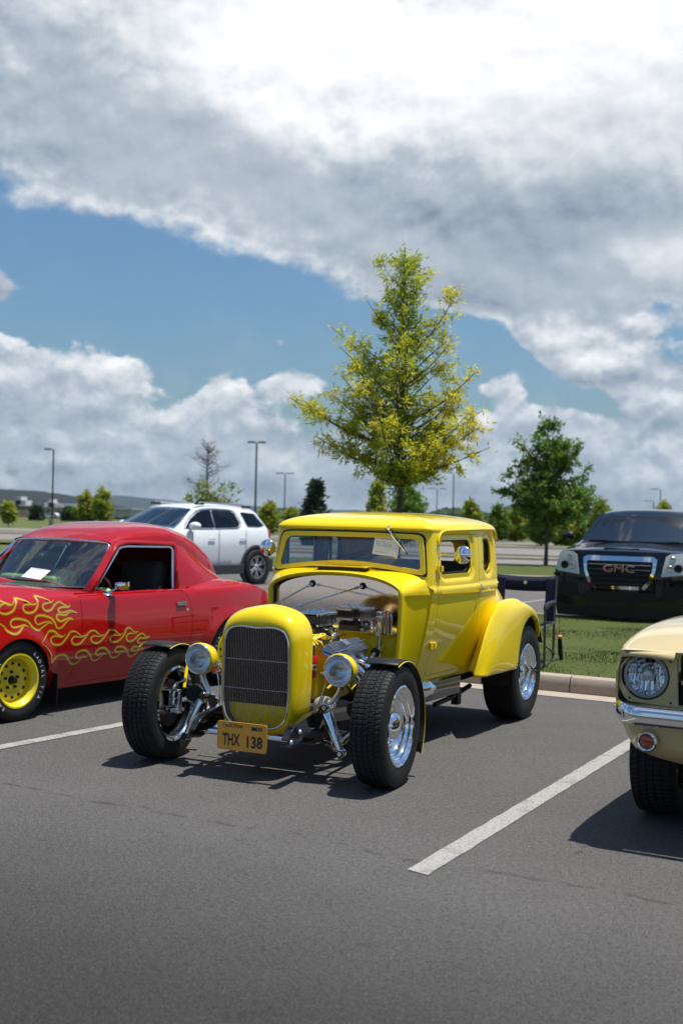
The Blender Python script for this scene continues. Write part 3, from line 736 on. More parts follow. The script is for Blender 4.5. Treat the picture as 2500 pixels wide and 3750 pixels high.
# ---- cowl with the arched opening
def arch(y, n=34, grow=0.0, zlow=.46):
    t = min(1, max(0, (y - .71) / .29)); w = WB(y)
    zt = lerp(1.203, 1.222, t) + grow; pts = []; zs = 1.07
    for z in (zlow, .56, .66, .76, .86, .94, 1.0, 1.03, 1.042, 1.050, 1.058, 1.066, zs):
        x = w - .088 * (max(0, 1.05 - z) / .5) ** 1.7 * TK(y)
        k = sstep(.72, .80, y); x += grow + .012 * k * sstep(1.045, 1.064, z); pts.append((x, z))
    W = pts[-1][0]; e = lerp(2.15, 7.0, t ** 2.6)
    for i in range(1, n + 1):
        a = (i / n) * pi / 2; xx = W * cos(a) ** (2 / e) if a < pi / 2 - 1e-6 else 0; zz = zs + (zt - zs) * sin(a) ** (2 / e)
        pts.append((xx - .014 * sstep(.84, 1.0, y) * sstep(1.095, 1.12, zz) * sstep(.5 * W, .9 * W, xx), zz))
    return pts
m = MB(); rows = []
lip = [(.745, -.026), (.722, -.026), (.708, -.020), (.700, -.010), (.700, .0), (.708, .006), (.722, .007), (.734, .0), (.745, -.003)]
for y, gr in lip + [(.78, 0), (.82, 0), (.86, 0), (.90, 0), (.93, 0), (.965, 0), (1.003, 0)]:
    rows.append([(x, y, z) for x, z in arch(y, grow=gr)])
# cowl surface rises to the windscreen and dives under its frame
cm = MB(); cm.grid(rows, flip=False); c2 = MB(); c2.v = list(cm.v); c2.f = list(cm.f); mirror_x(c2); cm.add(c2.v, c2.f)
cm.build('cowl', M_yel, H, smooth=50, merge=.0005, fixn=True)
# vent flap on the cowl, standing open
b = MB(); b.box((0, .845, 1.218), (.345, .075, .036)); b.build('vent_opening', M_seal, H)
b = MB(); b.grid([[(x, y, 1.218 + zz - .07 * x * x) for x in np.linspace(-.195, .195, 11)] for y, zz in ((.795, .018), (.798, .0235), (.84, .0245), (.89, .022))], flip=True)
b.build('cowl_vent', M_yel, H, smooth=40, solid=.004, fixn=True)
# ---- firewall: polished upper sheet, yellow lower panel
def fn_mir(g, p, vec):
    v = g.new('ShaderNodeTexVoronoi', feature='F1'); g.link(vec, v.inputs['Vector']); v.inputs['Scale'].default_value = 22
    n = noisex(g, vec, 26, 3, .6, dist=2.5); g.link((n * .16 + .0).s, p.inputs['Roughness'])
    c = mixc(g, n, (.88, .82, .79), (1.0, .93, .89)); g.link(c, p.inputs['Base Color'])
M_fire = mat('swirl_polished_sheet', (.56, .54, .53), rough=.1, metal=1, fn=fn_mir)
def archface(y, zlo, zhi_clip=None, inset=.03, n=30):
    pts = [(x - (inset if x > inset else 0), z - inset * .8) for x, z in arch(.71, n=n) if z > zlo + inset]
    pts = [(pts[0][0], zlo)] + pts
    return [(x, y, z) for x, z in pts] + [(-x, y, z) for x, z in pts[::-1][1:]]
b = MB(); L_ = archface(.765, .815); b.face(*[b.pt((p[0], p[1] + (p[2] - .815) * .012, p[2])) for p in L_][::-1]); b.build('firewall', M_fire, H, smooth=0, solid=.004)
b = MB(); b.box((0, .775, .63), (.86, .02, .38)); b.box((0, .752, .812), (.86, .05, .008)); b.build('lower_firewall', M_yel, H, bev=.003)
# ---- tail: lower rear body
def deck():
    rows = []
    for y in [2.12, 2.2, 2.3, 2.4, 2.5, 2.6, 2.7, 2.8, 2.87, 2.91, 2.93]:
        w = interp(y, [2.12, 2.3, 2.5, 2.7, 2.87, 2.93], [.643, .628, .60, .56, .50, .44]); zt = sinterp(y, [(2.1, 1.2), (2.3, 1.205), (2.45, 1.175), (2.6, 1.125), (2.75, 1.03), (2.87, .87), (2.93, .70)]); zb = .52; row = []
        for i in range(25):
            a = pi * i / 24; c, s_ = cos(a), sin(a); row.append((w * (abs(c) ** .55) * (1 if c > 0 else -1), y, zb + (zt - zb) * abs(s_) ** .45))
        rows.append(row)
    b = MB(); b.grid(rows, flip=True); n = len(b.v); b.face(*range(n - 25, n)); return b
deck().build('rear_deck', M_yel, H, smooth=70, fixn=True)
b = MB()
# ---- rear fenders
I_ = [(.56, 1.80, .472), (.585, 1.84, .60), (.60, 1.90, .73), (.615, 1.98, .85), (.625, 2.10, .93), (.625, 2.30, .955), (.62, 2.5, .935), (.61, 2.7, .875), (.60, 2.85, .79), (.59, 2.92, .71)]
C_ = [(.675, 1.585, .462), (.695, 1.65, .62), (.705, 1.755, .775), (.712, 1.885, .885), (.715, 2.03, .95), (.715, 2.28, .968), (.715, 2.5, .948), (.712, 2.7, .888), (.70, 2.855, .80), (.69, 2.935, .71)]
Lp = [(.745, 1.72, .462), (.762, 1.93, .462), (.772, 2.12, .462), (.776, 2.265, .47), (.776, 2.315, .60), (.776, 2.40, .752), (.776, 2.585, .832), (.774, 2.755, .79), (.765, 2.84, .71), (.745, 2.895, .64)]
def fender(sgn):
    rows = []
    def mid(a, b_, t, out, up): return (lerp(a[0], b_[0], t) + out, lerp(a[1], b_[1], t), lerp(a[2], b_[2], t) + up)
    for i, c, l in zip(I_, C_, Lp):
        row = [mid(i, c, 0, 0, 0), mid(i, c, .22, 0, .004), mid(i, c, .5, 0.002, .012), mid(i, c, .8, 0.003, .012), c, mid(c, l, .10, .020, -.002), mid(c, l, .28, .034, -.0), mid(c, l, .52, .030, 0), mid(c, l, .78, .016, 0), l]
        rows.append([tuple(p) for p in catmull(row, 3)])
    cols = list(zip(*rows)); cols = [catmull(c, 5) for c in cols]; R_ = list(zip(*cols))
    inn = [[(p[0] - .012, p[1] + .006, p[2] - .012) for p in [r[-1]]] for r in R_]
    m = MB(); m.grid([[(sgn * p[0], p[1], p[2]) for p in r] for r in R_], flip=sgn < 0)
    # rolled lip and inner face
    m2 = MB(); m2.grid([[(sgn * p[0], p[1], p[2]) for p in (r[-1], (r[-1][0] - .03, r[-1][1] + .003, r[-1][2] - .002))] for r in R_], flip=sgn < 0)
    return m, m2
for sgn in (1, -1):
    a, l2 = fender(sgn); f = a.build('rear_fender', M_yel, H, smooth=60, solid=.006); l2.build('fender_lip', M_yel, f, smooth=60)
    # inner wheel tub
    b = MB(); b.grid([[(sgn * x, 2.615 + .43 * cos(t), .40 + .43 * sin(t)) for x in (.745, .52)] for t in np.linspace(.45, pi + .15, 20)]); b.build('wheel_tub', M_dark, f, smooth=60)
# ---- chassis
b = MB()
for s in (1, -1): 
    b.grid([[(s * (WB(y) - x), y, z) for x, z in ((.10, .47), (.092, .44), (.10, .335), (.12, .325), (.17, .33))] for y in np.linspace(.45, 1.66, 14)], flip=s < 0)
b.build('frame_rail', M_black, H, smooth=50, fixn=True)
b = MB()
b.box((0, 1.75, .40), (.90, 2.3, .04)); b.build('floor_pan', M_blackm, H)
b = MB(); 
for s in (1, -1):
    b.tube([(s * .50, 1.3, .29), (s * .50, 1.62, .30), (s * .50, 2.0, .34)], .018, 8); b.box((s * .5, 1.72, .30), (.05, .07, .12))
b.tube([(-.6, 2.615, .40), (.6, 2.615, .40)], .045, 12); b.sphere((0, 2.615, .4), .14, 14, 8); b.build('rear_axle', M_blackm, H)
# lower sill roll of the body
for s in (1, -1):
    b = MB(); b.grid([[(s * (Wside(y, .47) + ox), y, .47 + oz) for ox, oz in ((0, .0), (-.002, -.02), (-.012, -.032), (-.06, -.03))] for y in np.linspace(.96, 1.70, 14)], flip=s < 0); b.build('sill', M_yel, H, smooth=60, fixn=True)
# ---- wheels
MB.XF = None
fr_t = tyre_mb(.357, .205, .228); rr_t = tyre_mb(.37, .27, .212, nseg=78, rows=7)
ST = radians(4)
FRONT = wheel('front_wheel', H, (.78, 0, .357), .357, .205, .228, lambda o, R, w, r: chrome_smoothie(o, R, w, r), tread=fr_t, steer=ST, label='chrome front wheel with domed cap beside the bare engine')
w2 = copy_tree(FRONT, H); w2.location = (-.78, 0, .357); w2.rotation_euler = (0, 0, pi + ST); w2['label'] = 'front wheel seen from its inner side with brake disc'
REAR = wheel('rear_wheel', H, (.635, 2.80, .37), .37, .27, .212, lambda o, R, w, r: chrome_smoothie(o, R, w, r, cap=.06), tread=rr_t, label='wide rear wheel under the yellow fender')
w4 = copy_tree(REAR, H); w4.location = (-.635, 2.80, .37); w4.rotation_euler = (0, 0, pi)
# black tread-hugging front mudguards with yellow edge
for s in (1, -1):
    A_ = np.linspace(radians(108), radians(-32), 26); cs, sn = cos(ST), sin(ST)
    def rt(x, y, z): return (s * .78 + x * cs - y * sn, x * sn + y * cs, z)
    b = MB(); b.grid([[rt(s * x, .388 * cos(t), .357 + .388 * sin(t) + dz) for x, dz in ((-.115, -.012), (-.105, 0), (0, .004), (.10, 0), (.112, -.014))] for t in A_], flip=s < 0)
    g1 = b.build('cycle_fender', [M_blackm], H, smooth=60, solid=.004)
    b = MB(); b.grid([[rt(s * x, .380 * cos(t), .357 + .380 * sin(t) - .001) for x in (-.106, 0, .103)] for t in A_[1:-1]], flip=s < 0); b.build('fender_underside', M_blackm, g1, smooth=60, solid=.002)
    for xx in (-.112, .112):
        b = MB(); b.tube([rt(s * xx, .390 * cos(t), .357 + .390 * sin(t) - .012) for t in A_], .0030, 6); b.build('fender_edge', M_yel, g1, smooth=60)
    bb = MB(); bb.tube([rt(-s * .11, .15, .66), rt(-s * .13, .06, .56), rt(-s * .15, .0, .46)], .011, 6); bb.build('fender_bracket', M_yel, g1)
MB.XF = HT

# ================================================================ front of the coupe
def half2full(h): return h + [(-x, z) for x, z in h[-2:0:-1]]
Ih = catmull([(0, .313), (.08, .315), (.15, .329), (.195, .368), (.214, .42), (.2225, .50), (.2215, .65), (.2195, .78), (.213, .845), (.193, .887), (.16, .907), (.115, .9155), (.06, .9145), (.02, .9110), (0, .9105)], 4)
Oh = catmull([(0, .268), (.09, .27), (.17, .285), (.225, .33), (.25, .40), (.262, .50), (.266, .65), (.268, .80), (.264, .875), (.24, .94), (.20, .982), (.14, 1.010), (.07, 1.026), (.025, 1.032), (0, 1.033)], 4)
b = MB(); loops = []
fi, fo = half2full(Ih), half2full(Oh)
def sl(k, y, gi=0): return [(a[0] + (o_[0] - a[0]) * k, y, a[1] + (o_[1] - a[1]) * k) for a, o_ in zip(fi, fo)]
loops = [sl(-.0, -.285), sl(0, -.300), sl(.06, -.303)]
for i in range(1, 11):
    t = i / 10 * pi / 2; loops.append(sl(.06 + .94 * sin(t) ** 1.0, -.175 - .128 * cos(t) ** .85))
loops += [sl(1, -.155), sl(1.0, -.150), sl(1.012, -.147), sl(1.012, -.10), sl(.95, -.10)]
b.grid(loops, cv=True, flip=True); b.build('grille_shell', M_yel, H, smooth=60)
b = MB(); b.tube([(x * .985, -.305, .61 + (z - .61) * .99) for x, z in fi] + [(fi[0][0], -.305, .61 + (fi[0][1] - .61) * .99)], .0065, 8, caps=False); gsu = b.build('grille_surround', M_chrome, H, smooth=90)
ix = [(p[0], p[1]) for p in Ih]
def ins_z(x):
    lo = [p[1] for p in Ih if p[1] < .6 and p[0] <= .215]; xs_l = [p[0] for p in Ih if p[1] < .6 and p[0] <= .215]
    hi = [p[1] for p in Ih if p[1] > .6 and p[0] <= .2195][::-1]; xs_h = [p[0] for p in Ih if p[1] > .6 and p[0] <= .2195][::-1]
    return interp(abs(x), xs_l, lo), interp(abs(x), xs_h, hi)
NB = 38
M_bar = mat('grille_bar_stainless', (.50, .455, .455), rough=.25, metal=1)
for i in range(NB):
    x = -.212 + .424 * i / (NB - 1); z0, z1 = ins_z(x)
    b = MB(); b.tube([(x, -.298 - .006 * (1 - (x / .22) ** 2), z0 + .004), (x, -.298 - .006 * (1 - (x / .22) ** 2), z1 - .004)], .0013, 5); b.build('grille_bar', M_bar, gsu, smooth=60)
for z in (.716, .544):
    b = MB(); b.tube([(x, -.296 - .004 * (1 - (x / .22) ** 2), z) for x in np.linspace(-.214, .214, 7)], .003, 6); b.build('grille_crossbar', M_bar, gsu)
b = MB(); b.box((0, -.205, .665), (.438, .05, .47)); 
rad = b.build('radiator', mat('radiator_black', (.003, .003, .003), rough=.9, spec=.1), H)
b = MB(); b.grid([[(x * k, y, .61 + (z - .61) * k) for x, z in fi] for k, y in ((.992, -.288), (.985, -.18))], cv=True, flip=False); b.build('grille_shroud', M_seal, H, smooth=60)
b = MB(); b.box((0, -.236, .375), (.44, .01, .145)); b.build('lower_grille_panel', M_yel, H)
b = MB(); b.grid([[(x * 1.0, y, 1.0 - .0) for x in (-.12, .12)] for y in (-.14, -.1)])
# front plate
PL = thing('license_plate', None, None) if False else None
pb = MB(); ol = rrect(-.166, -.083, .166, .083, .014, 4); pb.prism(ol, lambda x, z: (x - .010, -.430, z + .283), lambda x, z: (x - .010, -.4315, z + .283))
M_plate = mat('plate_orange', (.78, .36, .045), rough=.42, var=.10, vscale=10, coat=.2)
plate = pb.build('license_plate', M_plate, H, smooth=0, fixn=True)
rim_ = MB(); L_ = [(x * .985, z * .97) for x, z in ol]; rim_.tube([(x - .010, -.4325, z + .283) for x, z in L_ + L_[:1]], .0022, 5, caps=False); rim_.build('plate_rim', M_plate, plate)
def fit(m, s_, cx, cz, w, h, y, org=(0, 0), bold=.008):
    v, f = text(s_, 1, bold=bold); xs = [p[0] for p in v]; zs = [p[1] for p in v]; x0, x1, z0, z1 = min(xs), max(xs), min(zs), max(zs)
    m.add([(cx + ((p[0] - x0) / (x1 - x0) - .5) * w, y, cz + ((p[1] - z0) / (z1 - z0) - .5) * h) for p in v], f)
M_pink = mat('plate_black_paint', (.035, .032, .025), rough=.5)
tx = MB(); fit(tx, 'CALIFORNIA', -.072, .343, .135, .021, -.4325); a = tx.build('state_lettering', M_pink, plate, smooth=0, solid=.0008)
tx = MB(); fit(tx, 'THX', -.082, .262, .118, .070, -.4325, bold=.028); fit(tx, '138', .075, .258, .104, .070, -.4325, bold=.028); tx.build('number_lettering', M_pink, plate, smooth=0, solid=.0008)
tx = MB(); tx.box((.088, -.4322, .336), (.070, .001, .020)); tag_ = tx.build('year_tag', M_pink, plate)
tx = MB(); fit(tx, '56', .104, .336, .030, .015, -.4332); tx.build('year_lettering', M_plate, tag_, smooth=0)
for x, z in ((-.11, .353), (.078, .352), (-.115, .218), (.075, .214)):
    b = MB(); b.sphere((x, -.434, z), .0065, 10, 6, (1, .5, 1)); b.build('bolt', M_steel, plate)
# spreader bar, frame horns
b = MB(); b.tube([(-.30, -.408, .292), (.30, -.408, .292)], .017, 14); b.build('spreader_bar', M_chrome, H, smooth=60)
hp_t = catmull([(-.50, .310), (-.436, .365), (-.292, .402), (-.167, .419), (.03, .420), (.337, .402), (.70, .40)], 5)
hp_b = catmull([(-.50, .262), (-.42, .258), (-.300, .295), (-.180, .325), (.03, .330), (.337, .32), (.70, .318)], 5)
for s in (1, -1):
    b = MB(); rows = []
    for (y, zt), (yb, zb) in zip(hp_t, hp_b):
        xo = .33 + max(0, y) * .10; th = .045
        rows.append([(s * xo, y, zt), (s * (xo - th), y, zt), (s * (xo - th), y, zt - .008), (s * (xo - .008), y, zt - .010), (s * (xo - .008), yb, zb + .012), (s * (xo - th), yb, zb + .010), (s * (xo - th), yb, zb), (s * xo, yb, zb)])
    b.grid(rows, cv=True, flip=s < 0); n = len(b.v); b.face(*range(8)); b.build('frame_horn', M_black, H, smooth=35, bev=.003, fixn=True)
    hn = bpy.data.objects[-1] if False else None
    for y, z in ((-.462, .290), (-.36, .335)):
        b = MB(); b.lathe([(0, .012), (.010, .010), (.014, .003), (.015, 0)], (s * .329, y, z), (s, 0, 0), 12); b.build('bolt', M_chrome, H)
    # shock absorber with eyes, clevis and tower
    top = Vector((s * .412, -.205, .462)); bot = Vector((s * .525, -.22, .208)); d = bot - top
    b = MB(); b.tube([top + d * .10, top + d * .13, top + d * .14, top + d * .72, top + d * .73, top + d * .92], [.012, .030, .0315, .0315, .024, .022], 18); sh = b.build('shock_absorber', M_chrome, H, smooth=50)
    for p, r in ((top, .026), (bot, .025)):
        b = MB(); b.lathe([(0, .030), (r * .45, .030), (r * .55, .024), (r * .9, .022), (r, .016), (r, -.03), (0, -.03)], p, (s * .15, -1, 0), 18); b.build('shock_eye', M_chrome, sh, smooth=40)
        b = MB(); b.lathe([(r * .5, .031), (r * .62, .0285), (r * .86, .0265)], p, (s * .15, -1, 0), 18); b.build('shock_bushing', M_seal, sh)
    b = MB(); b.tube([bot, (s * .48, -.20, .215), (s * .42, -.15, .235), (s * .40, -.06, .22)], .014, 8); b.build('shock_link', M_chrome, sh)
    b = MB(); tp = [(top.x - s * .0, top.z + .012), (top.x - s * .045, top.z + .004), (s * .335, .40), (s * .335, .33), (s * .365, .33), (top.x - s * .01, top.z - .03)]
    b.prism(tp, lambda x, z: (x, -.185, z), lambda x, z: (x, -.160, z)); b.build('shock_tower', M_black, H, smooth=0, fixn=True, bev=.002)
    # headlight on its polished stand
    hx, hy, hz = s * .478, -.17, .678
    hl = bpy.data.objects.new('headlight', None); COL.objects.link(hl); hl.parent = H
    O = (hx, hy, hz); F_ = (0, -1, 0)
    b = MB(); b.lathe([(0, -.155), (.02, -.153), (.055, -.13), (.082, -.09), (.094, -.045), (.0985, -.012), (.0985, .004), (.094, .010), (.089, .010)], O, F_, 36); b.build('bucket', M_yel, hl, smooth=60)
    b = MB(); b.lathe([(.093, .006), (.094, .012), (.090, .016), (.086, .014), (.085, .006)], O, F_, 36); b.build('headlight_rim', M_chrome, hl, smooth=60)
    b = MB(); b.lathe([(.086, .006), (.080, -.02), (.06, -.052), (.03, -.072), (0, -.078)], O, F_, 36); b.build('reflector', M_reflector, hl, smooth=60)
    b = MB(); b.sphere((hx, hy + .03, hz), .012, 10, 6); b.build('bulb', M_white, hl)
    b = MB(); b.lathe([(.087, .009), (.07, .017), (.04, .0225), (0, .025), ], O, F_, 36); b.lathe([(.087, .007), (.07, .012), (.04, .017), (0, .019)][::-1], O, F_, 36); b.build('lens', M_lens, hl, smooth=60)
    b = MB(); st = [(s * .480, -.13, .60), (s * .465, -.135, .545), (s * .42, -.14, .48), (s * .375, -.14, .428)]
    for off in (-.010, 0, .010):
        b.tube([(p[0], p[1] + off, p[2]) for p in catmull(st, 4)], [.0125 + .004 * i / 12 for i in range(13)], 8)
    b.build('headlight_stand', M_steel, hl, smooth=60, label=None)['kind'] = 'stuff'
    b = MB(); b.tube([(s * .375, -.14, .43), (s * .372, -.14, .40)], [.022, .036], 16); b.build('stand_base', M_chrome, hl)
    b = MB(); b.tube(catmull([(s * .385, -.12, .62), (s * .36, -.13, .55), (s * .345, -.14, .47), (s * .345, -.14, .42)], 4), .004, 6); b.build('wiring_loom', M_steel, hl)
    ts = bpy.data.objects.new('turn_signal', None); COL.objects.link(ts); ts.parent = H
    R = Matrix.Rotation(s * radians(25), 3, 'Y')
    b = MB(); b.box((s * .388, -.13, .615), (.028, .045, .045), R); b.build('amber_lens', M_amber, ts, bev=.004)
    b = MB(); b.box((s * .376, -.126, .642), (.032, .05, .014), R); b.box((s * .35, -.10, .645), (.05, .02, .012)); b.build('signal_housing', M_chrome, ts, bev=.003)
# axle, spring, brakes
b = MB(); b.tube(catmull([(-.60, -.02, .33), (-.54, -.03, .325), (-.47, -.04, .27), (-.40, -.045, .235), (0, -.05, .222), (.40, -.045, .235), (.47, -.04, .27), (.54, -.03, .325), (.60, -.02, .33)], 4), .024, 12); b.build('front_axle', M_chrome, H, smooth=60)
for k in range(4):
    L0 = .44 - k * .07; b = MB(); b.grid([[(x, -.09 + q, .262 - .30 * (x * x) * .55 - k * .011 + .0) for q in (-.022, .022)] for x in np.linspace(-L0, L0, 15)], flip=False); b.build('leaf_spring', M_black, H, smooth=60, solid=.009)
b = MB(); b.box((0, .06, .30), (.60, .10, .05)); b.box((0, .30, .28), (.55, .05, .05)); b.build('crossmember', M_blackm, H, bev=.006)
for s in (1, -1):
    b = MB(); b.tube([(s * .40, -.04, .22), (s * .36, .5, .27), (s * .33, .9, .33)], [.013, .017, .017], 10); b.build('radius_rod', M_chrome, H, smooth=60)
b = MB(); b.tube([(-.57, .09, .27), (.57, .09, .27)], .010, 8); b.build('tie_rod', M_chrome, H)
MB.XF = None
for s in (1, -1):
    br = bpy.data.objects.new('brake', None); COL.objects.link(br); br.parent = H; br.location = (s * .78, 0, .357); br.rotation_euler = (0, 0, ST)
    g_ = -s
    b = MB(); b.lathe([(.06, .0), (.062, .05), (.078, .05), (.150, .048), (.150, .040), (.150, .030), (.08, .028), (.08, -.03), (.0, -.03)], (0, 0, 0), (g_, 0, 0), 40); b.build('brake_disc', M_steel, br, smooth=40)
    b = MB(); b.lathe([(0, .115), (.026, .115), (.030, .10), (.036, .06), (.05, .045)], (0, 0, 0), (g_, 0, 0), 20); b.tube([(g_ * .11, 0, -.06), (g_ * .11, 0, .075)], .026, 14); b.lathe([(0, .012), (.034, .01), (.036, 0), (.03, -.012)], (g_ * .11, 0, .085), (0, 0, 1), 18); b.build('spindle', M_chrome, br, smooth=50)
    b = MB(); yy = -.085
    b.box((g_ * .075, yy, .045), (.07, .05, .10)); b.lathe([(0, .035), (.024, .033), (.028, .02), (.028, 0)], (g_ * .11, yy, .065), (g_, 0, .1), 16); b.lathe([(0, .035), (.024, .033), (.028, .02), (.028, 0)], (g_ * .11, yy, .02), (g_, 0, .1), 16); b.tube([(g_ * .10, yy - .01, -.035), (g_ * .11, .06, -.045)], .016, 10)
    b.build('caliper', M_chrome, br, bev=.006, smooth=40)
    b = MB(); b.tube(catmull([(g_ * .10, yy + .02, .10), (g_ * .11, -.02, .13), (g_ * .15, .02, .16)], 4), .009, 8); b.build('caliper_bracket', M_chrome, br)
    b = MB(); b.tube(catmull([(g_ * .12, .02, .02), (g_ * .16, .04, .025), (g_ * .19, .08, -.02), (g_ * .195, .085, -.10)], 5), [.016] * 6 + [.020] * 5 + [.012] * 5, 10, sx=.6); b.build('steering_arm', M_chrome, br, smooth=60)
    b = MB(); b.lathe([(0, .05), (.045, .05), (.052, .04), (.052, -.04), (0, -.04)], (g_ * .20, .05, .07), (.25 * g_, -1, 0), 22); b.build('brake_booster_can', M_blackm, br, smooth=40)
    b = MB(); b.tube(catmull([(g_ * .20, .03, .12), (g_ * .24, .06, .10), (g_ * .26, .09, .03), (g_ * .22, .1, -.05)], 4), .005, 6); b.build('brake_hose', M_steel, br)
MB.XF = HT
# ================================================================ engine
EN = bpy.data.objects.new('engine', None); COL.objects.link(EN); EN.parent = H
b = MB(); b.box((0, .44, .54), (.34, .56, .26)); b.box((0, .14, .52), (.22, .05, .22)); b.build('engine_block', M_yelc, EN, bev=.02)
for s in (1, -1):
    R = Matrix.Rotation(s * radians(38), 3, 'Y')
    b = MB(); b.box((s * .195, .42, .665), (.15, .50, .11), R); b.build('cylinder_head', M_yelc, EN, bev=.01)
    c = Vector((s * .245, .40, .728)); 
    vc = MB(); vc.box(c, (.135, .47, .062), R, taper=.86); vc = vc.build('valve_cover', M_alu, EN, bev=.006)
    for k in range(11):
        p = c + R @ Vector((-.050 + k * .010, 0, .034)); b = MB(); b.box(p, (.0045, .43, .014), R); b.build('fin', M_alu, vc)
    p = c + R @ Vector((.0, -.10, .055)); b = MB(); b.box(p, (.045, .055, .045), R); b.box(p + R @ Vector((0, 0, .026)), (.05, .06, .008), R); b.build('breather', M_chrome, EN, bev=.004)
    for k in range(4):
        y = .20 + k * .13; st = Vector((s * .27, y, .66))
        b = MB(); b.tube(catmull([st, (s * .34, y + .02, .64), (s * .39, y + .05, .58), (s * .40, y + .16, .50), (s * .38, min(.95, y + .5), .38)], 4), .021, 10); b.build('exhaust_header', M_chrome, EN, smooth=60)
b = MB(); b.box((0, .44, .765), (.20, .36, .07)); b.box((0, .44, .825), (.14, .30, .06)); 
b.box((0, .36, .855), (.12, .10, .04)); b.box((0, .54, .855), (.12, .10, .04)); b.build('carburettor', M_engine, EN, bev=.006)
r_ = random.Random(3)
for k in range(10):
    b = MB(); p = (.085 + r_.uniform(-.01, .02), .30 + k * .033, .80 + r_.uniform(-.03, .05)); b.lathe([(0, .02), (.010, .02), (.012, .0), (.006, -.01)], p, (1, r_.uniform(-.5, .5), r_.uniform(-.4, .4)), 8); b.build('fitting', M_steel if k % 2 else M_engine, EN)
# air cleaner: three joined lobes
def lobes(g, n=8):
    pts = []
    yc = [.365, .455, .545]; 
    half = []
    for i, y in enumerate(yc):
        a, b_ = y - .047, y + .047
        if i == 0: half += [(.0, a - .0), (.075, a), (.093, a + .006), (.100, a + .020)]
        else: half += [(.091, a + .001), (.100, a + .012)]
        half += [(.100, b_ - .012), (.091, b_ - .001)] if i < 2 else [(.100, b_ - .020), (.093, b_ - .006), (.075, b_), (0, b_)]
    full = half + [(-x, y) for x, y in half[-2:0:-1]]
    return [(x * (1 + g / .1), .455 + (y - .455) * (1 + g / .14)) for x, y in full]
def lobeprism(name, z0, z1, g, m, par, bev=.002):
    b = MB(); b.prism(lobes(g), lambda x, y: (x, y, z0), lambda x, y: (x, y, z1)); return b.build(name, m, par, smooth=30, bev=bev, fixn=True)
ac = bpy.data.objects.new('air_cleaner', None); COL.objects.link(ac); ac.parent = EN; ac.parent = H
lobeprism('base', .872, .884, .003, M_chrome, ac); lobeprism('lid', .938, .950, .002, M_chrome, ac, .004)
def fn_pleat(g, p, vec):
    x, y, z = sep(g, vec); w = ((x * 520.0 + y * 520.0).f('SINE') * .5 + .5)
    c = mixc(g, w, (.02, .021, .023), (.12, .125, .13)); g.link(c, p.inputs['Base Color'])
    bb = g.new('ShaderNodeBump'); bb.inputs['Strength'].default_value = 1; bb.inputs['Distance'].default_value = .004; g.link(w.s, bb.inputs['Height']); g.link(bb.outputs[0], p.inputs['Normal'])
M_pleat = mat('pleated_filter', (.05, .05, .055), rough=.45, fn=fn_pleat)
lobeprism('element', .884, .938, -.004, M_pleat, ac)
for k in range(16):
    y = .335 + k * .016; b = MB(); b.tube([(-.083, y, .951), (.083, y, .951)], .0042, 6); b.build('lid_rib', M_chrome, ac)
for y in (.365, .455, .545):
    b = MB(); b.tube([(0, y, .95), (0, y, .972)], .004, 6); 
    for s in (1, -1): b.tube([(0, y, .963), (s * .022, y + s * .006, .978)], [.006, .0035], 6)
    b.build('wing_nut', M_steel, ac)
# distributor, coil, leads
b = MB(); b.lathe([(0, .045), (.018, .045), (.030, .040), (.034, .02), (.034, -.02), (.024, -.025), (.024, -.10), (0, -.10)], (.10, .205, .765), (0, 0, 1), 20); b.build('distributor', M_alu, EN, smooth=40)
cb = MB(); cb.lathe([(0, .065), (.028, .065), (.031, .060), (.031, -.065), (.028, -.07), (0, -.07)], (.165, .10, .655), (.05, 0, 1), 22); coil = cb.build('coil', M_red, EN, smooth=40)
cb = MB(); cb.lathe([(.0315, .012), (.0322, .010), (.0322, -.022), (.0315, -.024)], (.165, .10, .655), (.05, 0, 1), 22); cb.build('coil_band', M_chrome, coil)
cb = MB(); cb.lathe([(0, .06), (.008, .06), (.012, 0), (.02, 0)], (.168, .10, .72), (.05, 0, 1), 12); cb.build('coil_terminal', M_blackm, coil)
W_ = [(.17, .11, .834), (.17, .16, .777), (.17, .21, .713), (.175, .254, .661), (.18, .299, .579), (.19, .34, .50), (.21, .38, .46), (.25, .36, .45), (.27, .42, .447), (.29, .52, .46)]
for k in range(5):
    o_ = Vector(((k - 2) * .012, (k % 2) * .010, (k - 2) * .006)); e = Vector((.27 + .012 * (k % 2), .26 + k * .075, .52))
    P_ = [Vector((.12, .2, .80)) + o_ * .3] + [Vector(w) + o_ for w in W_[1:7]] + [Vector((.25, .30 + k * .03, .44 + .004 * k)), e]
    b = MB(); b.tube(catmull(P_, 5), .0058, 7); b.build('plug_lead', M_yelc, EN, smooth=80)
for k in range(4):
    b = MB(); b.tube(catmull([(.10 + k * .005, .19, .80), (.10 + k * .02, .22 + k * .02, .83), (.11, .30, .81 + k * .006), (.105, .38 + k * .03, .79)], 5), .0058, 7); b.build('plug_lead', M_yelc, EN, smooth=80)
for k in range(4):
    b = MB(); b.tube(catmull([(-.05, .19, .78), (-.12, .24 + k * .03, .76), (-.22, .25 + k * .06, .68), (-.27, .26 + k * .09, .56)], 5), .0058, 7); b.build('plug_lead', M_yelc, EN, smooth=80)
b = MB(); b.tube(catmull([(.10, .09, .60), (.13, .08, .55), (.17, .07, .50), (.20, .05, .44)], 5), .010, 8); b.build('water_hose', M_seal, EN)
b = MB(); b.lathe([(0, .09), (.045, .088), (.058, .08), (.060, .055), (.055, .052), (.060, .048), (.060, .02), (.055, .016), (.060, .012), (.060, -.03), (0, -.03)], (.225, .17, .405), (.25, -1, .15), 26); b.build('oil_filter', M_white, EN, smooth=40)
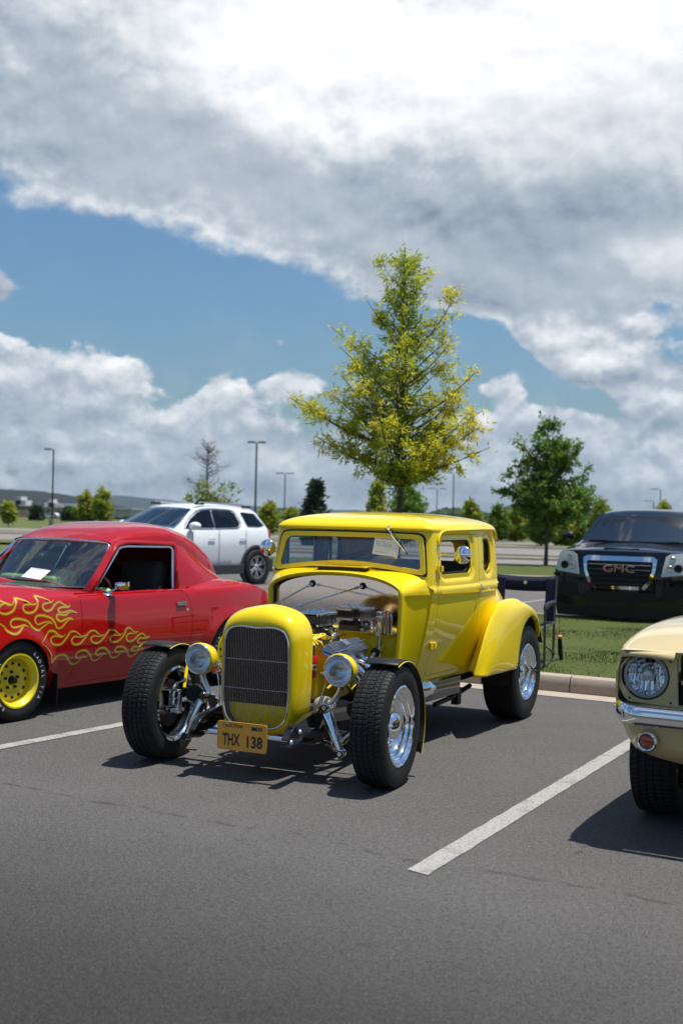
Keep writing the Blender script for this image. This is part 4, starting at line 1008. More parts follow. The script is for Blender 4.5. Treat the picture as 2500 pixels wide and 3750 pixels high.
b = MB(); b.lathe([(0, .02), (.075, .02), (.08, .01), (.08, -.01), (0, -.01)], (0, .08, .52), (0, -1, 0), 26); b.lathe([(0, .05), (.03, .05), (.03, 0)], (0, .08, .52), (0, -1, 0), 16); b.build('pulley', M_steel, EN, smooth=30)
for k in range(6):
    a = k * pi / 3; b = MB(); R = Matrix.Rotation(a, 3, 'Y'); b.box(Vector((0, .0, .62)) + R @ Vector((0, 0, .10)), (.05, .006, .15), R @ Matrix.Rotation(radians(22), 3, 'Z')); b.build('fan_blade', M_steel, EN)
b = MB(); b.tube(catmull([(.05, -.10, .93), (.06, .02, .94), (.08, .14, .88), (.07, .22, .82)], 5), .024, 12)
M_hose = mat('ribbed_tan_hose', (.42, .25, .08), rough=.5, bump=.6, bscale=90); b.build('radiator_hose', M_hose, EN, smooth=70)
# polished reservoirs on the firewall
for x, y in ((.345, .70),):
    b = MB(); b.lathe([(0, -.062), (.030, -.062), (.031, -.058), (.031, .058), (.028, .062), (.02, .064), (.02, .07), (.026, .07), (.026, .088), (.022, .092), (0, .092)], (x, y, .866), (0, 0, 1), 24); cn = b.build('reservoir', M_chrome, H, smooth=35)
    b = MB(); b.tube(catmull([(x, y, .80), (x + .002, y - .01, .74), (x + .012, y - .02, .66), (x + .012, y - .02, .58)], 5), .0055, 8); b.build('reservoir_line', M_steel, cn)
# steering shaft through the yellow panel
b = MB(); b.tube([(.33, .77, .74), (.33, .68, .70)], .024, 14); b.build('column_tube', M_chrome, H, smooth=50)
b = MB(); b.tube([(.33, .69, .705), (.33, .68, .70), (.33, .66, .69), (.33, .655, .688), (.33, .62, .665), (.33, .61, .66), (.33, .58, .635), (.33, .575, .63), (.33, .52, .59)], [.016, .030, .030, .020, .022, .027, .027, .018, .018], 12); b.build('steering_joint', M_blackm, H, smooth=30)
# support rods from shell to firewall
for s in (1, -1):
    b = MB(); a = Vector((s * .06, -.10, 1.0)); e = Vector((s * .186, .762, 1.115)); d = e - a
    b.tube([a, e], .0048, 8); rd = b.build('support_rod', M_steel, H)
    b = MB(); b.tube([a + d * .90, a + d * .905, a + d * .93, a + d * .935], [.005, .010, .010, .005], 8); b.build('turnbuckle', M_steel, rd); b = MB(); b.tube([a + d * .97, a + d * .975, e], [.005, .011, .011], 8); b.build('rod_fitting', M_steel, rd)
    b = MB(); b.lathe([(.012, .006), (.022, .004), (.024, 0)], (e.x, e.y, e.z), (0, -1, 0), 16); b.build('grommet', M_seal, rd)
rr_ = random.Random(12)
for k in range(15):
    a = Vector((rr_.uniform(.08, .30), rr_.uniform(.05, .30), rr_.uniform(.42, .78))); e = a + Vector((rr_.uniform(-.08, .10), rr_.uniform(.12, .35), rr_.uniform(-.18, .08))); m_ = lerp(a, e, .5) + Vector((rr_.uniform(-.04, .05), 0, rr_.uniform(-.05, .06)))
    b = MB(); b.tube(catmull([a, m_, e], 6), rr_.choice((.004, .006, .009)), 6); b.build(rr_.choice(('fuel_line', 'hose')), rr_.choice((M_seal, M_steel, M_yelc, M_seal, M_chrome)), EN, smooth=80)
for k in range(12):
    b = MB(); p = Vector((rr_.uniform(.14, .26), rr_.uniform(.04, .62), rr_.uniform(.44, .70))); b.lathe([(0, .012), (.008, .012), (.010, .0), (.010, -.01)], p, (1, rr_.uniform(-.6, .2), rr_.uniform(-.2, .8)), 6); b.build('bolt', M_steel, EN, smooth=20)
for k in range(3):
    b = MB(); p = Vector((.10 - k * .035, .36 + .09 * k, .86)); b.tube([p, p + Vector((.05, 0, -.005)), p + Vector((.06, .02, -.04))], .007, 7); b.sphere(p + Vector((.06, .02, -.05)), .016, 8, 6); b.build('throttle_link', M_steel, EN)
b = MB(); b.tube(catmull([(.12, .66, .80), (.09, .62, .79), (.06, .60, .75)], 4), .004, 6); b.build('vacuum_line', M_seal, EN)
# exhaust cut-out drum by the sill
b = MB(); b.lathe([(0, .02), (.05, .02), (.056, .016), (.058, .0), (.056, -.06), (.05, -.10), (.05, -.30)], (.56, .98, .442), (.10, 1, -.03), 28); ex = b.build('exhaust_cutout', M_chrome, H, smooth=40)
b = MB(); b.tube([(.563, .99, .442), (.575, 1.08, .438)], .022, 12); b.build('exhaust_tip', M_chrome, ex)
for k in range(4):
    a = k * pi / 2 + .5; b = MB(); b.sphere((.563 + .042 * cos(a) * 1, 1.003, .442 + .042 * sin(a)), .006, 8, 5); b.build('bolt', M_steel, ex)
# ================================================================ cab details
def hinge(y, z, nm='hinge'):
    for s in (1, -1):
        x = Wside(y, z); b = MB()
        b.box((s * (x + .008), y - .024, z), (.012, .036, .046)); b.box((s * (x + .010), y + .026, z), (.012, .05, .036))
        for dz in (-.014, 0, .014): b.tube([(s * (x + .017), y, z + dz - .0065), (s * (x + .017), y, z + dz + .0065)], .010, 8)
        b.build('door_hinge', M_yel, H, bev=.0015)
hinge(1.062, 1.235); hinge(1.062, .72)
for s in (1, -1):
    x = Wside(1.70, 1.08); b = MB(); b.box((s * (x + .012), 1.715, 1.082), (.010, .022, .058)); b.tube([(s * (x + .012), 1.715, 1.082), (s * (x + .045), 1.716, 1.08)], .009, 10); b.build('handle_base', M_chrome, H, bev=.003)
    b = MB(); b.tube(catmull([(s * (x + .045), 1.700, 1.081), (s * (x + .050), 1.73, 1.082), (s * (x + .047), 1.78, 1.079), (s * (x + .042), 1.83, 1.070)], 4), [.009] * 5 + [.008] * 4 + [.010] * 3 + [.006], 10); b.build('door_handle', M_chrome, H, smooth=60)
    # round mirror on an arm
    x = Wside(1.075, 1.335); c = Vector((s * (x + (.19 if s > 0 else .10)), 1.035, 1.335))
    b = MB(); b.box((s * (x + .006), 1.075, 1.335), (.010, .012, .075)); b.tube([(s * x, 1.075, 1.335), (s * (x + .10), 1.05, 1.335), c], .0048, 8); mr_ = b.build('mirror_arm', M_chrome, H)
    b = MB(); n = 48; pr = [(0, .040), (.010, .040), (.016, .036), (.018, .030), (.054, .010), (.060, .0), (.060, -.006), (0, -.006)]
    b.lathe(pr, c, (-.10 * s, -1, 0), n); b.build('mirror_head', M_chrome, mr_, smooth=30)
    b = MB(); b.sphere(tuple(c + Vector((0, -.042, 0))), .008, 8, 6); b.build('mirror_nut', M_steel, mr_)
# wiper
b = MB(); b.tube([(.285, .955, 1.505), (.287, .930, 1.500)], .012, 10); wp = b.build('wiper_pivot', M_chrome, H)
p0, p1 = Vector(wsp(.285, 1.498, .03)), Vector(wsp(.425, 1.335, .016))
b = MB(); b.tube([p0, lerp(p0, p1, .3), p1], [.009, .007, .003], 8); b.build('wiper_arm', M_chrome, wp)
a0, a1 = Vector(wsp(.325, 1.462, .010)), Vector(wsp(.425, 1.33, .010)); b = MB(); b.tube([a0, a1], .0045, 6); b.build('wiper_blade', M_seal, wp)
# card behind the windscreen
def card(parent, TL, TR, BL, name='show_card', scale=1.0, lines=()):
    TL, TR, BL = Vector(TL), Vector(TR), Vector(BL); ex = TR - TL; ey = TL - BL; w, h = ex.length, ey.length; nrm = ex.cross(ey).normalized(); P = lambda u, v, d=0: tuple(BL + ex * u + ey * v + nrm * d)
    b = MB(); b.add([P(0, 0), P(1, 0), P(1, 1), P(0, 1), P(0, 0, -.001), P(1, 0, -.001), P(1, 1, -.001), P(0, 1, -.001)], [(0, 1, 2, 3), (7, 6, 5, 4), (0, 4, 5, 1), (1, 5, 6, 2), (2, 6, 7, 3), (3, 7, 4, 0)])
    c = b.build(name, M_paper, parent, smooth=0)
    def put(s_, u0, v0, wu, hv, m, nm):
        v, f = text(s_, 1); xs = [p[0] for p in v]; zs = [p[1] for p in v]; x0, x1, z0, z1 = min(xs), max(xs), min(zs), max(zs)
        q = MB(); q.add([P(u0 + (p[0] - x0) / (x1 - x0) * wu, v0 + (p[1] - z0) / (z1 - z0) * hv, .0006) for p in v], f); q.build(nm, m, c, smooth=0)
    put('VEHICLE IDENTIFICATION', .05, .86, .60, .085, M_ink, 'heading')
    if lines == (): put('9', .86, .85, .05, .11, M_ink, 'entry_number')
    for s_, u0, v0, wu in (('Ford Coupe', .09, .68, .36), ('1932', .08, .57, .14), ('39 Mustang', .36, .56, .34), ('American Graffiti yellow', .10, .46, .62), ('Roy Johnson', .12, .12, .45)) if lines == () else ():
        put(s_, u0, v0, wu, .075, M_inkb, 'handwriting')
    put('SCAN TO VOTE', .72, .405, .25, .035, M_ink, 'small_print')
    q = MB()
    for k in range(6): q.add([P(.04, .655 - k * .105, .0003), P(.70, .655 - k * .105, .0003), P(.70, .66 - k * .105, .0003), P(.04, .66 - k * .105, .0003)], [(0, 1, 2, 3)])
    o = q.build('ruled_lines', mat('grey_print', (.35, .35, .4), rough=.7), c, smooth=0); o['kind'] = 'stuff'
    return c
card(H, wsp(.193, 1.446, .004), wsp(.376, 1.429, .004), wsp(.172, 1.324, .004))
# cabin: dash, seat, steering wheel
b = MB(); b.box((0, 1.12, 1.14), (1.06, .16, .12)); b.build('dashboard', mat('grey_dashboard', (.10, .105, .11), rough=.45), H, bev=.03)
b = MB(); b.box((0, 1.75, .78), (1.05, .46, .24)); b.box((0, 1.98, .98), (1.08, .16, .44)); b.build('bench_seat', M_cloth, H, bev=.05, seg=3)
b = MB(); b.box((0, 2.12, 1.0), (1.10, .02, .50)); b.box((0, 1.60, .60), (.92, 1.0, .03)); b.build('cabin_trim', M_cloth, H)
b = MB(); q = MB(); T = Matrix.Rotation(radians(-62), 3, 'X'); c = Vector((.285, 1.27, 1.145)); q.tube([tuple(c + T @ Vector((.155 * cos(a), .155 * sin(a), 0))) for a in np.linspace(0, 2 * pi, 33)], .0085, 8, caps=False); sw = q.build('steering_wheel', M_steel, H, smooth=80)
b.tube([c, c + T @ Vector((.15, 0, 0))], .006, 6); b.tube([c, c + T @ Vector((-.15, 0, 0))], .006, 6); b.tube([c, c + T @ Vector((0, -.15, 0))], .006, 6); b.tube([c + T @ Vector((0, 0, .02)), c - T @ Vector((0, 0, .3))], .02, 10); b.build('wheel_spokes', M_steel, sw)
MB.XF = None
# ================================================================ THE RED COUPE WITH FLAMES   (y rearwards from the front axle; its left side is +x)
RD = thing('flamed_coupe', 'red coupe with yellow flames along its side and yellow steel wheels', 'car', (-3.087, 9.606, 0), -radians(31.5))
def fn_flame(g, p, vec):
    pass
M_redp = paint('coupe_red', (.38, .004, .005))
M_clothd = mat('dark_upholstery', (.035, .035, .037), rough=.85)
M_flame = mat('flame_yellow', (.62, .46, .02), rough=.3, coat=1)
M_flame2 = mat("flame_orange", (.40, .13, .008), rough=.3, coat=1)
M_yelwheel = mat('yellow_wheel', (.72, .60, .015), rough=.4, coat=.4, var=.05)
_ry = [-.95, -.8, -.5, 0, .5, 1.0, 1.6, 2.1, 2.6, 3.1, 3.42, 3.58]
_rw = [.62, .76, .84, .868, .868, .862, .862, .868, .872, .83, .74, .60]
def RW(y, z):
    w = sinterp(y, list(zip(_ry, _rw)), 6)
    t = (z - .50) / .42
    w -= .055 * max(0, t) ** 2.2 + .085 * max(0, (.52 - z) / .35) ** 1.6
    # crease low on the door, flared arches
    w += .006 * (sstep(.325, .335, z) - 1)
    for cy_, r in ((0.0, .33), (2.62, .34)):
        d = sqrt((y - cy_) ** 2 + (z - .30) ** 2) - r
        if d < .10: w += .018 * (1 - sstep(.0, .09, d))
    if z > .88: w -= (z - .88) * 1.6
    return w
def rtop(y): return sinterp(y, [(-1.0, .66), (-.85, .80), (-.6, .91), (-.2, .962), (.2, .955), (.6, .915), (1.0, .905), (1.6, .90), (1.95, .895), (2.2, .905), (2.5, .94), (2.85, .925), (3.2, .85), (3.46, .74), (3.58, .62)], 6)
def rarch(cy_, r, a0=-8, a1=188, n=18): return [(cy_ + r * cos(radians(a)), .30 + r * sin(radians(a))) for a in np.linspace(a1, a0, n)]
bot = .185
side_poly = [(-.93, .40), (-.78, .30), (-.36, .26)] + rarch(0, .315, 0, 180)[0:] + [(.36, .20), (.5, bot), (2.2, bot - .02), (2.28, .24)] + rarch(2.62, .33, 0, 180) + [(3.0, .28), (3.4, .34), (3.55, .5)]
top_edge = [(y, rtop(y)) for y in np.linspace(3.56, -.93, 60)]
rdoor = [(.545, .215), (.60, .33), (.655, .56), (.668, .75), (.672, .893), (1.96, .888), (1.995, .86), (2.03, .78), (2.045, .66), (2.03, .45), (1.96, .29), (1.88, .205)]
fp = lambda a, z: (RW(a, z), a, z)
for s in (1, -1):
    m = patch(fp, side_poly + top_edge, [offs(rdoor, .004)] if False else [rdoor], st=.05, st2=.03)
    if s < 0: mirror_x(m)
    m.build('body_side', M_redp, RD, smooth=35)
    m = patch(fp, offs(rdoor, -.005), [], st=.05, st2=.03)
    if s < 0: mirror_x(m)
    dr = m.build('door', M_redp, RD, smooth=35)
    b = MB(); x = RW(1.93, .772); b.box((s * (x + .012), 1.90, .775), (.014, .13, .028)); b.build('door_handle', M_chrome, dr, bev=.005)
    b = MB(); b.lathe([(0, .01), (.012, .008), (.014, 0)], (s * RW(1.98, .712), 1.98, .712), (s, 0, 0), 12); b.build('door_lock', M_chrome, dr)
# upper surfaces: bonnet and boot strip joined across the car, following rtop with crown
def across(y, z0, crown, w, n=14): return [(w * cos(pi * i / n), y, z0 + crown * abs(sin(pi * i / n)) ** .8) for i in range(n + 1)]
b = MB(); b.grid([across(y, rtop(y) - .002, sinterp(y, [(-.95, .02), (-.5, .045), (.3, .05), (.98, .03)], 4), RW(y, rtop(y)) - .001) for y in np.linspace(-.93, 1.06, 30)], flip=True); b.build('bonnet', M_redp, RD, smooth=60)
b = MB(); b.grid([across(y, rtop(y) - .002, .03, RW(y, rtop(y)) - .001) for y in np.linspace(2.1, 3.56, 24)], flip=True); b.build('boot_lid', M_redp, RD, smooth=60)
b = MB(); b.grid([[(k * (RW(-.93, z) - .002), y - .10 * (1 - abs(k) ** 2.5), z) for k in np.linspace(-1, 1, 15)] for y, z in ((-.925, .745), (-.932, .70), (-.935, .62), (-.935, .50), (-.93, .40), (-.88, .33))], flip=False); b.build('nose_panel', M_redp, RD, smooth=60)
b = MB(); b.box((0, -1.0, .60), (.66, .09, .13)); b.build('grille_opening', M_blackm, RD, bev=.02)
b = MB(); b.tube(catmull([(-.70, -.90, .46), (-.60, -.99, .46), (0, -1.07, .46), (.60, -.99, .46), (.70, -.90, .46)], 6), .035, 10); b.build('front_bumper', M_chrome, RD, smooth=70)
for s in (1, -1):
    b = MB(); b.lathe([(.085, 0), (.09, .02), (.08, .03), (.075, .02)], (s * .50, -.96, .60), (s * .15, -1, 0), 28); hl = b.build('headlight', M_chrome, RD, smooth=60); b = MB(); b.lathe([(.077, .02), (.05, .03), (0, .034)], (s * .50, -.96, .60), (s * .15, -1, 0), 28); b.build('lens', M_reflector, hl, smooth=60)
b = MB(); b.grid([[(x, y, z) for x in (-.6, 0, .6)] for y, z in ((3.55, .62), (3.60, .5), (3.57, .36), (3.45, .3))], flip=True); b.build('tail_panel', M_redp, RD)
# scoop on the bonnet with a yellow lip
b = MB(); rows = []
for y, h, w in ((.05, .0, .26), (.06, .115, .28), (.10, .13, .28), (.25, .115, .26), (.45, .05, .22), (.60, .0, .2)):
    rows.append([(w * cos(pi * i / 12), y, .985 + h * abs(sin(pi * i / 12)) ** .6) for i in range(13)])
b.grid(rows, flip=True); sc_ = b.build('bonnet_scoop', M_redp, RD, smooth=50)
b = MB(); b.tube([(.285 * cos(pi * i / 12), .055, .985 + .118 * abs(sin(pi * i / 12)) ** .6) for i in range(13)], .010, 6); b.build('scoop_lip', M_flame, sc_)
# greenhouse: roof shell lofted over half sections
def roofz(y): return sinterp(y, [(1.30, 1.325), (1.42, 1.385), (1.6, 1.438), (1.85, 1.468), (2.1, 1.460), (2.35, 1.415), (2.55, 1.345), (2.75, 1.225), (2.9, 1.085), (3.02, .93)], 6)
def drip(y): return interp(y, [1.30, 1.42, 1.6, 1.85, 2.06, 2.2, 2.4, 2.6, 2.8, 2.92, 3.02], [1.290, 1.300, 1.303, 1.300, 1.292, 1.25, 1.15, 1.06, .985, .95, .93])
def drw(y): return interp(y, [1.30, 1.6, 2.06, 2.4, 2.7, 2.9, 3.02], [.565, .60, .615, .60, .55, .46, .34])
rows = []
for y in np.linspace(1.30, 3.02, 40):
    zt, zd, w = roofz(y), drip(y), drw(y); rows.append([(w * (1 if c > 0 else -1) * abs(c) ** .62, y, zd + (zt - zd) * abs(s_) ** .75) for c, s_ in [(cos(pi * i / 26), sin(pi * i / 26)) for i in range(27)]])
# the front edge is curved: pull the middle forward
rows = [[(p[0], p[1] - .05 * (1 - (p[0] / .6) ** 2) * sstep(2.0, 1.3, p[1]), p[2]) for p in r] for r in rows]
b = MB(); b.grid(rows, flip=True); b.build('roof', M_redp, RD, smooth=70)
# sail panels between roof edge, window and quarter
def sail(a, z):
    # a along y; interpolates from roof side line to the top of the quarter panel
    zb = rtop(a) - .004; zt = max(drip(a), zb + .001) if a > 2.0 else 1.292; t = (z - zb) / max(.02, (zt - zb)); xb = RW(a, rtop(a)) - .115 * 1 + .0; xt = drw(a)
    xb = lerp(.745, .60, sstep(2.2, 3.0, a)); x = lerp(xb, xt, t) + .02 * sin(pi * min(1, max(0, t)))
    return (x, a, z)
WN = [(.90, .908), (1.885, .90), (2.02, 1.255), (1.40, 1.272), (1.345, 1.262), (1.315, 1.24)]     # side window
sp = [(1.93, .896)] + [(y, rtop(y) - .004) for y in np.linspace(2.0, 2.98, 14)] + [(y, drip(y) + .004) for y in np.linspace(2.96, 2.12, 12)] + [(2.085, 1.285)]
for s in (1, -1):
    m = patch(sail, sp, [], st=.045, flange=.006)
    if s < 0: mirror_x(m)
    m.build('sail_panel', M_redp, RD, smooth=60)
    sh = MB(); sh.grid([[(s * x, y, z) for x, y, z in ((RW(y, rtop(y)) - .002, y, rtop(y) - .002), (lerp(.80, .745, .5), y, rtop(y) + .004), (lerp(.735, .59, sstep(2.2, 3.0, y)), y, rtop(y) - .006))] for y in np.linspace(.66, 2.12, 18)], flip=s < 0); sh.build('belt_top', M_redp, RD, smooth=60)
    # pillars, window surround in bright trim
    def wx(y, z): return lerp(.745, .612, (z - .90) / .38)
    W3 = [(s * wx(y, z), y, z) for y, z in [(.90, .908), (1.29, 1.215), (1.325, 1.248), (1.37, 1.262), (1.44, 1.268), (1.995, 1.258), (2.02, 1.245), (2.03, 1.22), (1.90, .90)]]
    b = MB(); b.tube(W3, .0125, 8); b.build('window_trim', M_chrome, RD, smooth=70)
    b = MB(); ap = [((.80, .905), (.905, .905)), ((1.02, 1.06), (1.10, 1.075)), ((1.20, 1.215), (1.27, 1.215)), ((1.28, 1.275), (1.34, 1.27)), ((1.34, 1.31), (1.5, 1.29)), ((1.6, 1.318), (1.62, 1.28)), ((2.06, 1.30), (2.04, 1.262)), ((2.12, 1.26), (2.045, 1.22)), ((1.99, .90), (1.90, .90))]
    b.grid([[(s * (wx(*o_) + .012 - (.03 if i < 3 else 0)), *o_), (s * (wx(*lerpt(o_, q_, .5)) + .016), *lerpt(o_, q_, .5)), (s * (wx(*q_) + .006), *q_)] for i, (o_, q_) in enumerate(ap)], flip=s > 0) if False else None
    lt = lambda o_, q_, t: (lerp(o_[0], q_[0], t), lerp(o_[1], q_[1], t))
    b.grid([[(s * (wx(*o_) - (.035 if i < 4 else .004)), *o_), (s * (wx(*lt(o_, q_, .45)) + .010), *lt(o_, q_, .45)), (s * (wx(*q_) + .004), *q_)] for i, (o_, q_) in enumerate(ap)], flip=s > 0)
    if s < 0: b.v = [(x + .08, y + .03, z - .01) for x, y, z in b.v]
    b.build('pillar', M_redp, RD, smooth=60, solid=.01)
    if s > 0: continue                                   # the near window is wound down
    b = MB(); P_ = [(s * (wx(y, z) - .012), y, z) for y, z in [(.93, .91), (1.31, 1.235), (1.38, 1.258), (2.0, 1.25), (1.89, .905)]]; b.face(*[b.pt(p) for p in (P_ if s > 0 else P_[::-1])]); b.build('side_window', M_glass_dark, RD, smooth=0)
# windscreen: curved glass in bright surround
def rws(u, v):
    """u -1..1 across, v 0..1 up"""
    yb = lerp(.975, .845, 1 - abs(u) ** 2.2) ; yb = .86 + .19 * abs(u) ** 2.4; yt = 1.235 + .085 * abs(u) ** 2.2; xb = .635; xt = .545
    return (u * lerp(xb, xt, v), lerp(yb, yt, v) + .0, lerp(.925, 1.312 - .018 * abs(u) ** 2, v) + .012 * sin(pi * v))
b = MB(); b.grid([[rws(u, v) for u in np.linspace(-1, 1, 17)] for v in np.linspace(0, 1, 9)], flip=False); b.build('windscreen', glass('coupe_windscreen', (.70, .82, .74), .16), RD, smooth=90)
lp = [(u, 0) for u in np.linspace(-.93, .93, 15)] + [(.985, .04), (1, .12), (1, .5), (1, .9), (.985, .97)] + [(u, 1) for u in np.linspace(.93, -.93, 15)] + [(-.985, .97), (-1, .9), (-1, .5), (-1, .12), (-.985, .04)]
b = MB(); b.tube([tuple(Vector(rws(*q)) + Vector((0, -.006, .004))) for q in lp + lp[:1]], .0125, 8, caps=False); b.build('windscreen_surround', M_chrome, RD, smooth=80)
b = MB(); b.grid([[tuple(Vector(rws(u, 0)) + Vector(d)) for u in np.linspace(-1, 1, 17)] for d in ((0, .01, -.005), (0, -.05, -.01), (0, -.12, .018))], flip=True); b.build('cowl_grille', M_redp, RD, smooth=60)
for s in (1,):       # root of the screen pillar
    b = MB(); b.grid([[(s * x, y, z) for x, y, z in (r if s > 0 else r[:2])] for r in (((.64, 1.04, .93), (.67, 1.02, .93), (.745, .92, .90)), ((.60, 1.16, 1.08), (.625, 1.14, 1.085), (.690, 1.07, 1.05)), ((.565, 1.28, 1.22), (.585, 1.27, 1.23), (.64, 1.22, 1.20)), ((.55, 1.33, 1.305), (.575, 1.32, 1.31), (.62, 1.31, 1.27)))], flip=s > 0); b.build('screen_pillar', M_redp, RD, smooth=70, solid=.01)
# rear glass hidden behind the roof; cabin
b = MB(); b.box((0, 1.10, .885), (1.20, .40, .07)); b.box((-.24, 1.22, .955), (.66, .20, .09)); b.box((-.30, 1.55, .93), (.50, .12, .20), Matrix.Rotation(radians(-12), 3, 'X')); b.build('dashboard', mat('pale_green_dash', (.42, .60, .30), rough=.5), RD, bev=.03)
for s in (1, -1):
    b = MB(); b.box((s * .33, 1.72, .55), (.50, .50, .22)); b.box((s * .33, 1.97, .86), (.48, .16, .55), Matrix.Rotation(radians(-12), 3, 'X')); b.build('bucket_seat', M_clothd, RD, bev=.07, seg=3)
b = MB(); b.box((0, 1.5, .36), (1.5, 2.2, .04)); b.box((0, 2.45, .65), (1.3, .05, .55)); b.box((0, .55, .6), (1.3, .05, .5)); b.build('cabin_floor', M_dark, RD)
q = MB(); T = Matrix.Rotation(radians(-60), 3, 'X'); c = Vector((.34, 1.36, .92)); q.tube([tuple(c + T @ Vector((.18 * cos(a), .18 * sin(a), 0))) for a in np.linspace(0, 2 * pi, 29)], .011, 8, caps=False); q.build('steering_wheel', mat('red_rim_wheel', (.20, .02, .02), rough=.4), RD, smooth=80)
b = MB(); b.box((.0, 1.20, 1.235), (.21, .02, .065)); b.build('rear_view_mirror', M_blackm, RD, bev=.02)
# wiper and card
b = MB(); b.tube([(.50, .84, .925), (.48, .87, .945), (.30, .82, .985), (.12, .77, .99)], .006, 6); wp = b.build('wiper_arm', M_steel, RD)
b = MB(); b.tube([(.33, .835, .975), (-.10, .765, .985)], .009, 6); b.build('wiper_blade', M_seal, wp)
card(RD, (-.03, .985, 1.075), (.20, .975, 1.06), (-.06, .90, 1.00), lines=None)
# door mirror
x = RW(1.03, .87); b = MB(); b.lathe([(0, .014), (.03, .012), (.045, 0)], (x - .03, 1.02, .892), (.25, 0, 1), 20); mm = b.build('mirror_base', M_chrome, RD, smooth=50); b = MB(); b.tube([(x - .03, 1.02, .90), (x + .06, 1.06, .955)], .009, 8); b.build('mirror_stem', M_chrome, mm)
b = MB(); b.grid([[(x + .075 + w * sx_, 1.08 + d, .965 + h * sz) for sx_, sz in ((-.062, -.028), (.0, -.036), (.062, -.030), (.066, 0), (.060, .032), (0, .036), (-.060, .034), (-.064, 0))] for d, w, h in ((-.075, .15, .2), (-.068, .32, .4), (-.02, .9, .92), (.0, 1.0, 1.0), (.01, 1, 1), (.01, .02, .02))], cv=True, flip=True); b.build('mirror_head', M_chrome, mm, smooth=35, fixn=True)
# sill, mud flap
for s in (1, -1):
    b = MB(); b.box((s * .80, .385, .20), (.16, .012, .24)); b.build('mud_flap', M_blackm, RD, bev=.004)
    b = MB(); b.grid([[(s * .70, .0 + .335 * cos(t), .30 + .335 * sin(t)), (s * .85, .335 * cos(t), .30 + .335 * sin(t))] for t in np.linspace(-.1, pi + .1, 16)]); b.grid([[(s * .66, 2.62 + .36 * cos(t), .30 + .36 * sin(t)), (s * .85, 2.62 + .35 * cos(t), .30 + .35 * sin(t))] for t in np.linspace(-.1, pi + .1, 16)]); 
    b.box((s * .50, 0, .42), (.4, .66, .5)); b.box((s * .45, 2.62, .42), (.4, .7, .5)); b.build('wheel_arch_liner', M_dark, RD, smooth=50)
b = MB(); b.box((0, 1.3, .24), (1.5, 3.2, .08)); b.build('underbody', M_dark, RD)
# wheels: yellow steel with slots, raised white letters
def steelie(o, R, w, rim):
    hw = w / 2; b = MB()
    b.lathe([(rim + .006, hw * .88), (rim + .006, hw * .96), (rim - .006, hw * .96), (rim - .012, hw * .86), (rim - .02, hw * .70), (rim - .030, hw * .62), (rim - .032, hw * .25), (rim - .045, hw * .20), (rim - .056, hw * .38), (rim - .085, hw * .40), (rim - .105, hw * .26), (.05, hw * .22), (.034, hw * .30)][::-1], ax=XA, n=48)
    b.lathe([(rim + .004, -hw * .9), (rim - .02, -hw * .6), (rim - .032, hw * .2)], ax=XA, n=32)
    r_ = b.build('rim', M_yelwheel, o, smooth=40)
    for k in range(12):
        a = 2 * pi * k / 12; b = MB(); Rm = Matrix.Rotation(a, 3, 'X'); b.box(Rm @ Vector((hw * .385, 0, rim - .071)), (.012, .026, .020), Rm); b.build('slot', M_blackm, r_, bev=.004)
    for k in range(5):
        a = 2 * pi * k / 5; b = MB(); Rm = Matrix.Rotation(a, 3, 'X'); b.lathe([(0, .02), (.010, .018), (.011, 0)], Rm @ Vector((hw * .23, 0, .062)), XA, 10); b.build('lug_nut', M_blackm, r_)
    b = MB(); b.lathe([(0, .05), (.020, .048), (.024, .03), (.030, .0)], (hw * .25, 0, 0), XA, 20); b.build('hub', M_blackm, o)
    fl = MB()
    for word, amid, rr in (('RADIAL T/A', -8, 1), ('RADIAL T/A', 172, 1)):
        n = len(word); ang = 96 / 10
        for i, ch in enumerate(word):
            if ch == ' ': continue
            th = radians(amid + (i - n / 2 + .5) * ang) ; v, f = text(ch, .040, .95)
            rc = rim + .042
            # th measured from straight rear (y+) turning downwards; letters run round with tops outward
            ca, sa = cos(th), -sin(th); ey = Vector((0, ca, sa)); ex = Vector((0, -sa, ca)) * -1
            o_ = Vector((hw * 1.015, rc * ca, rc * sa)); fl.add([tuple(o_ + ex * p[0] + ey * p[1] + Vector((.002, 0, 0))) for p in v], f)
    fl.build('tyre_lettering', M_white, o, smooth=0)
rt_ = tyre_mb(.300, .225, .197, smooth_slick=False)
RF = wheel('front_wheel', RD, (.755, 0, .30), .30, .225, .197, steelie, tread=rt_, label='yellow steel wheel with white lettered tyre')
for (x, y) in ((.755, 2.62), (-.755, 0), (-.755, 2.62)):
    c = copy_tree(RF, RD); c.location = (x, y, .30); c.rotation_euler = (0, 0, 0 if x > 0 else pi); c.name = 'rear_wheel' if y > 1 else 'front_wheel'
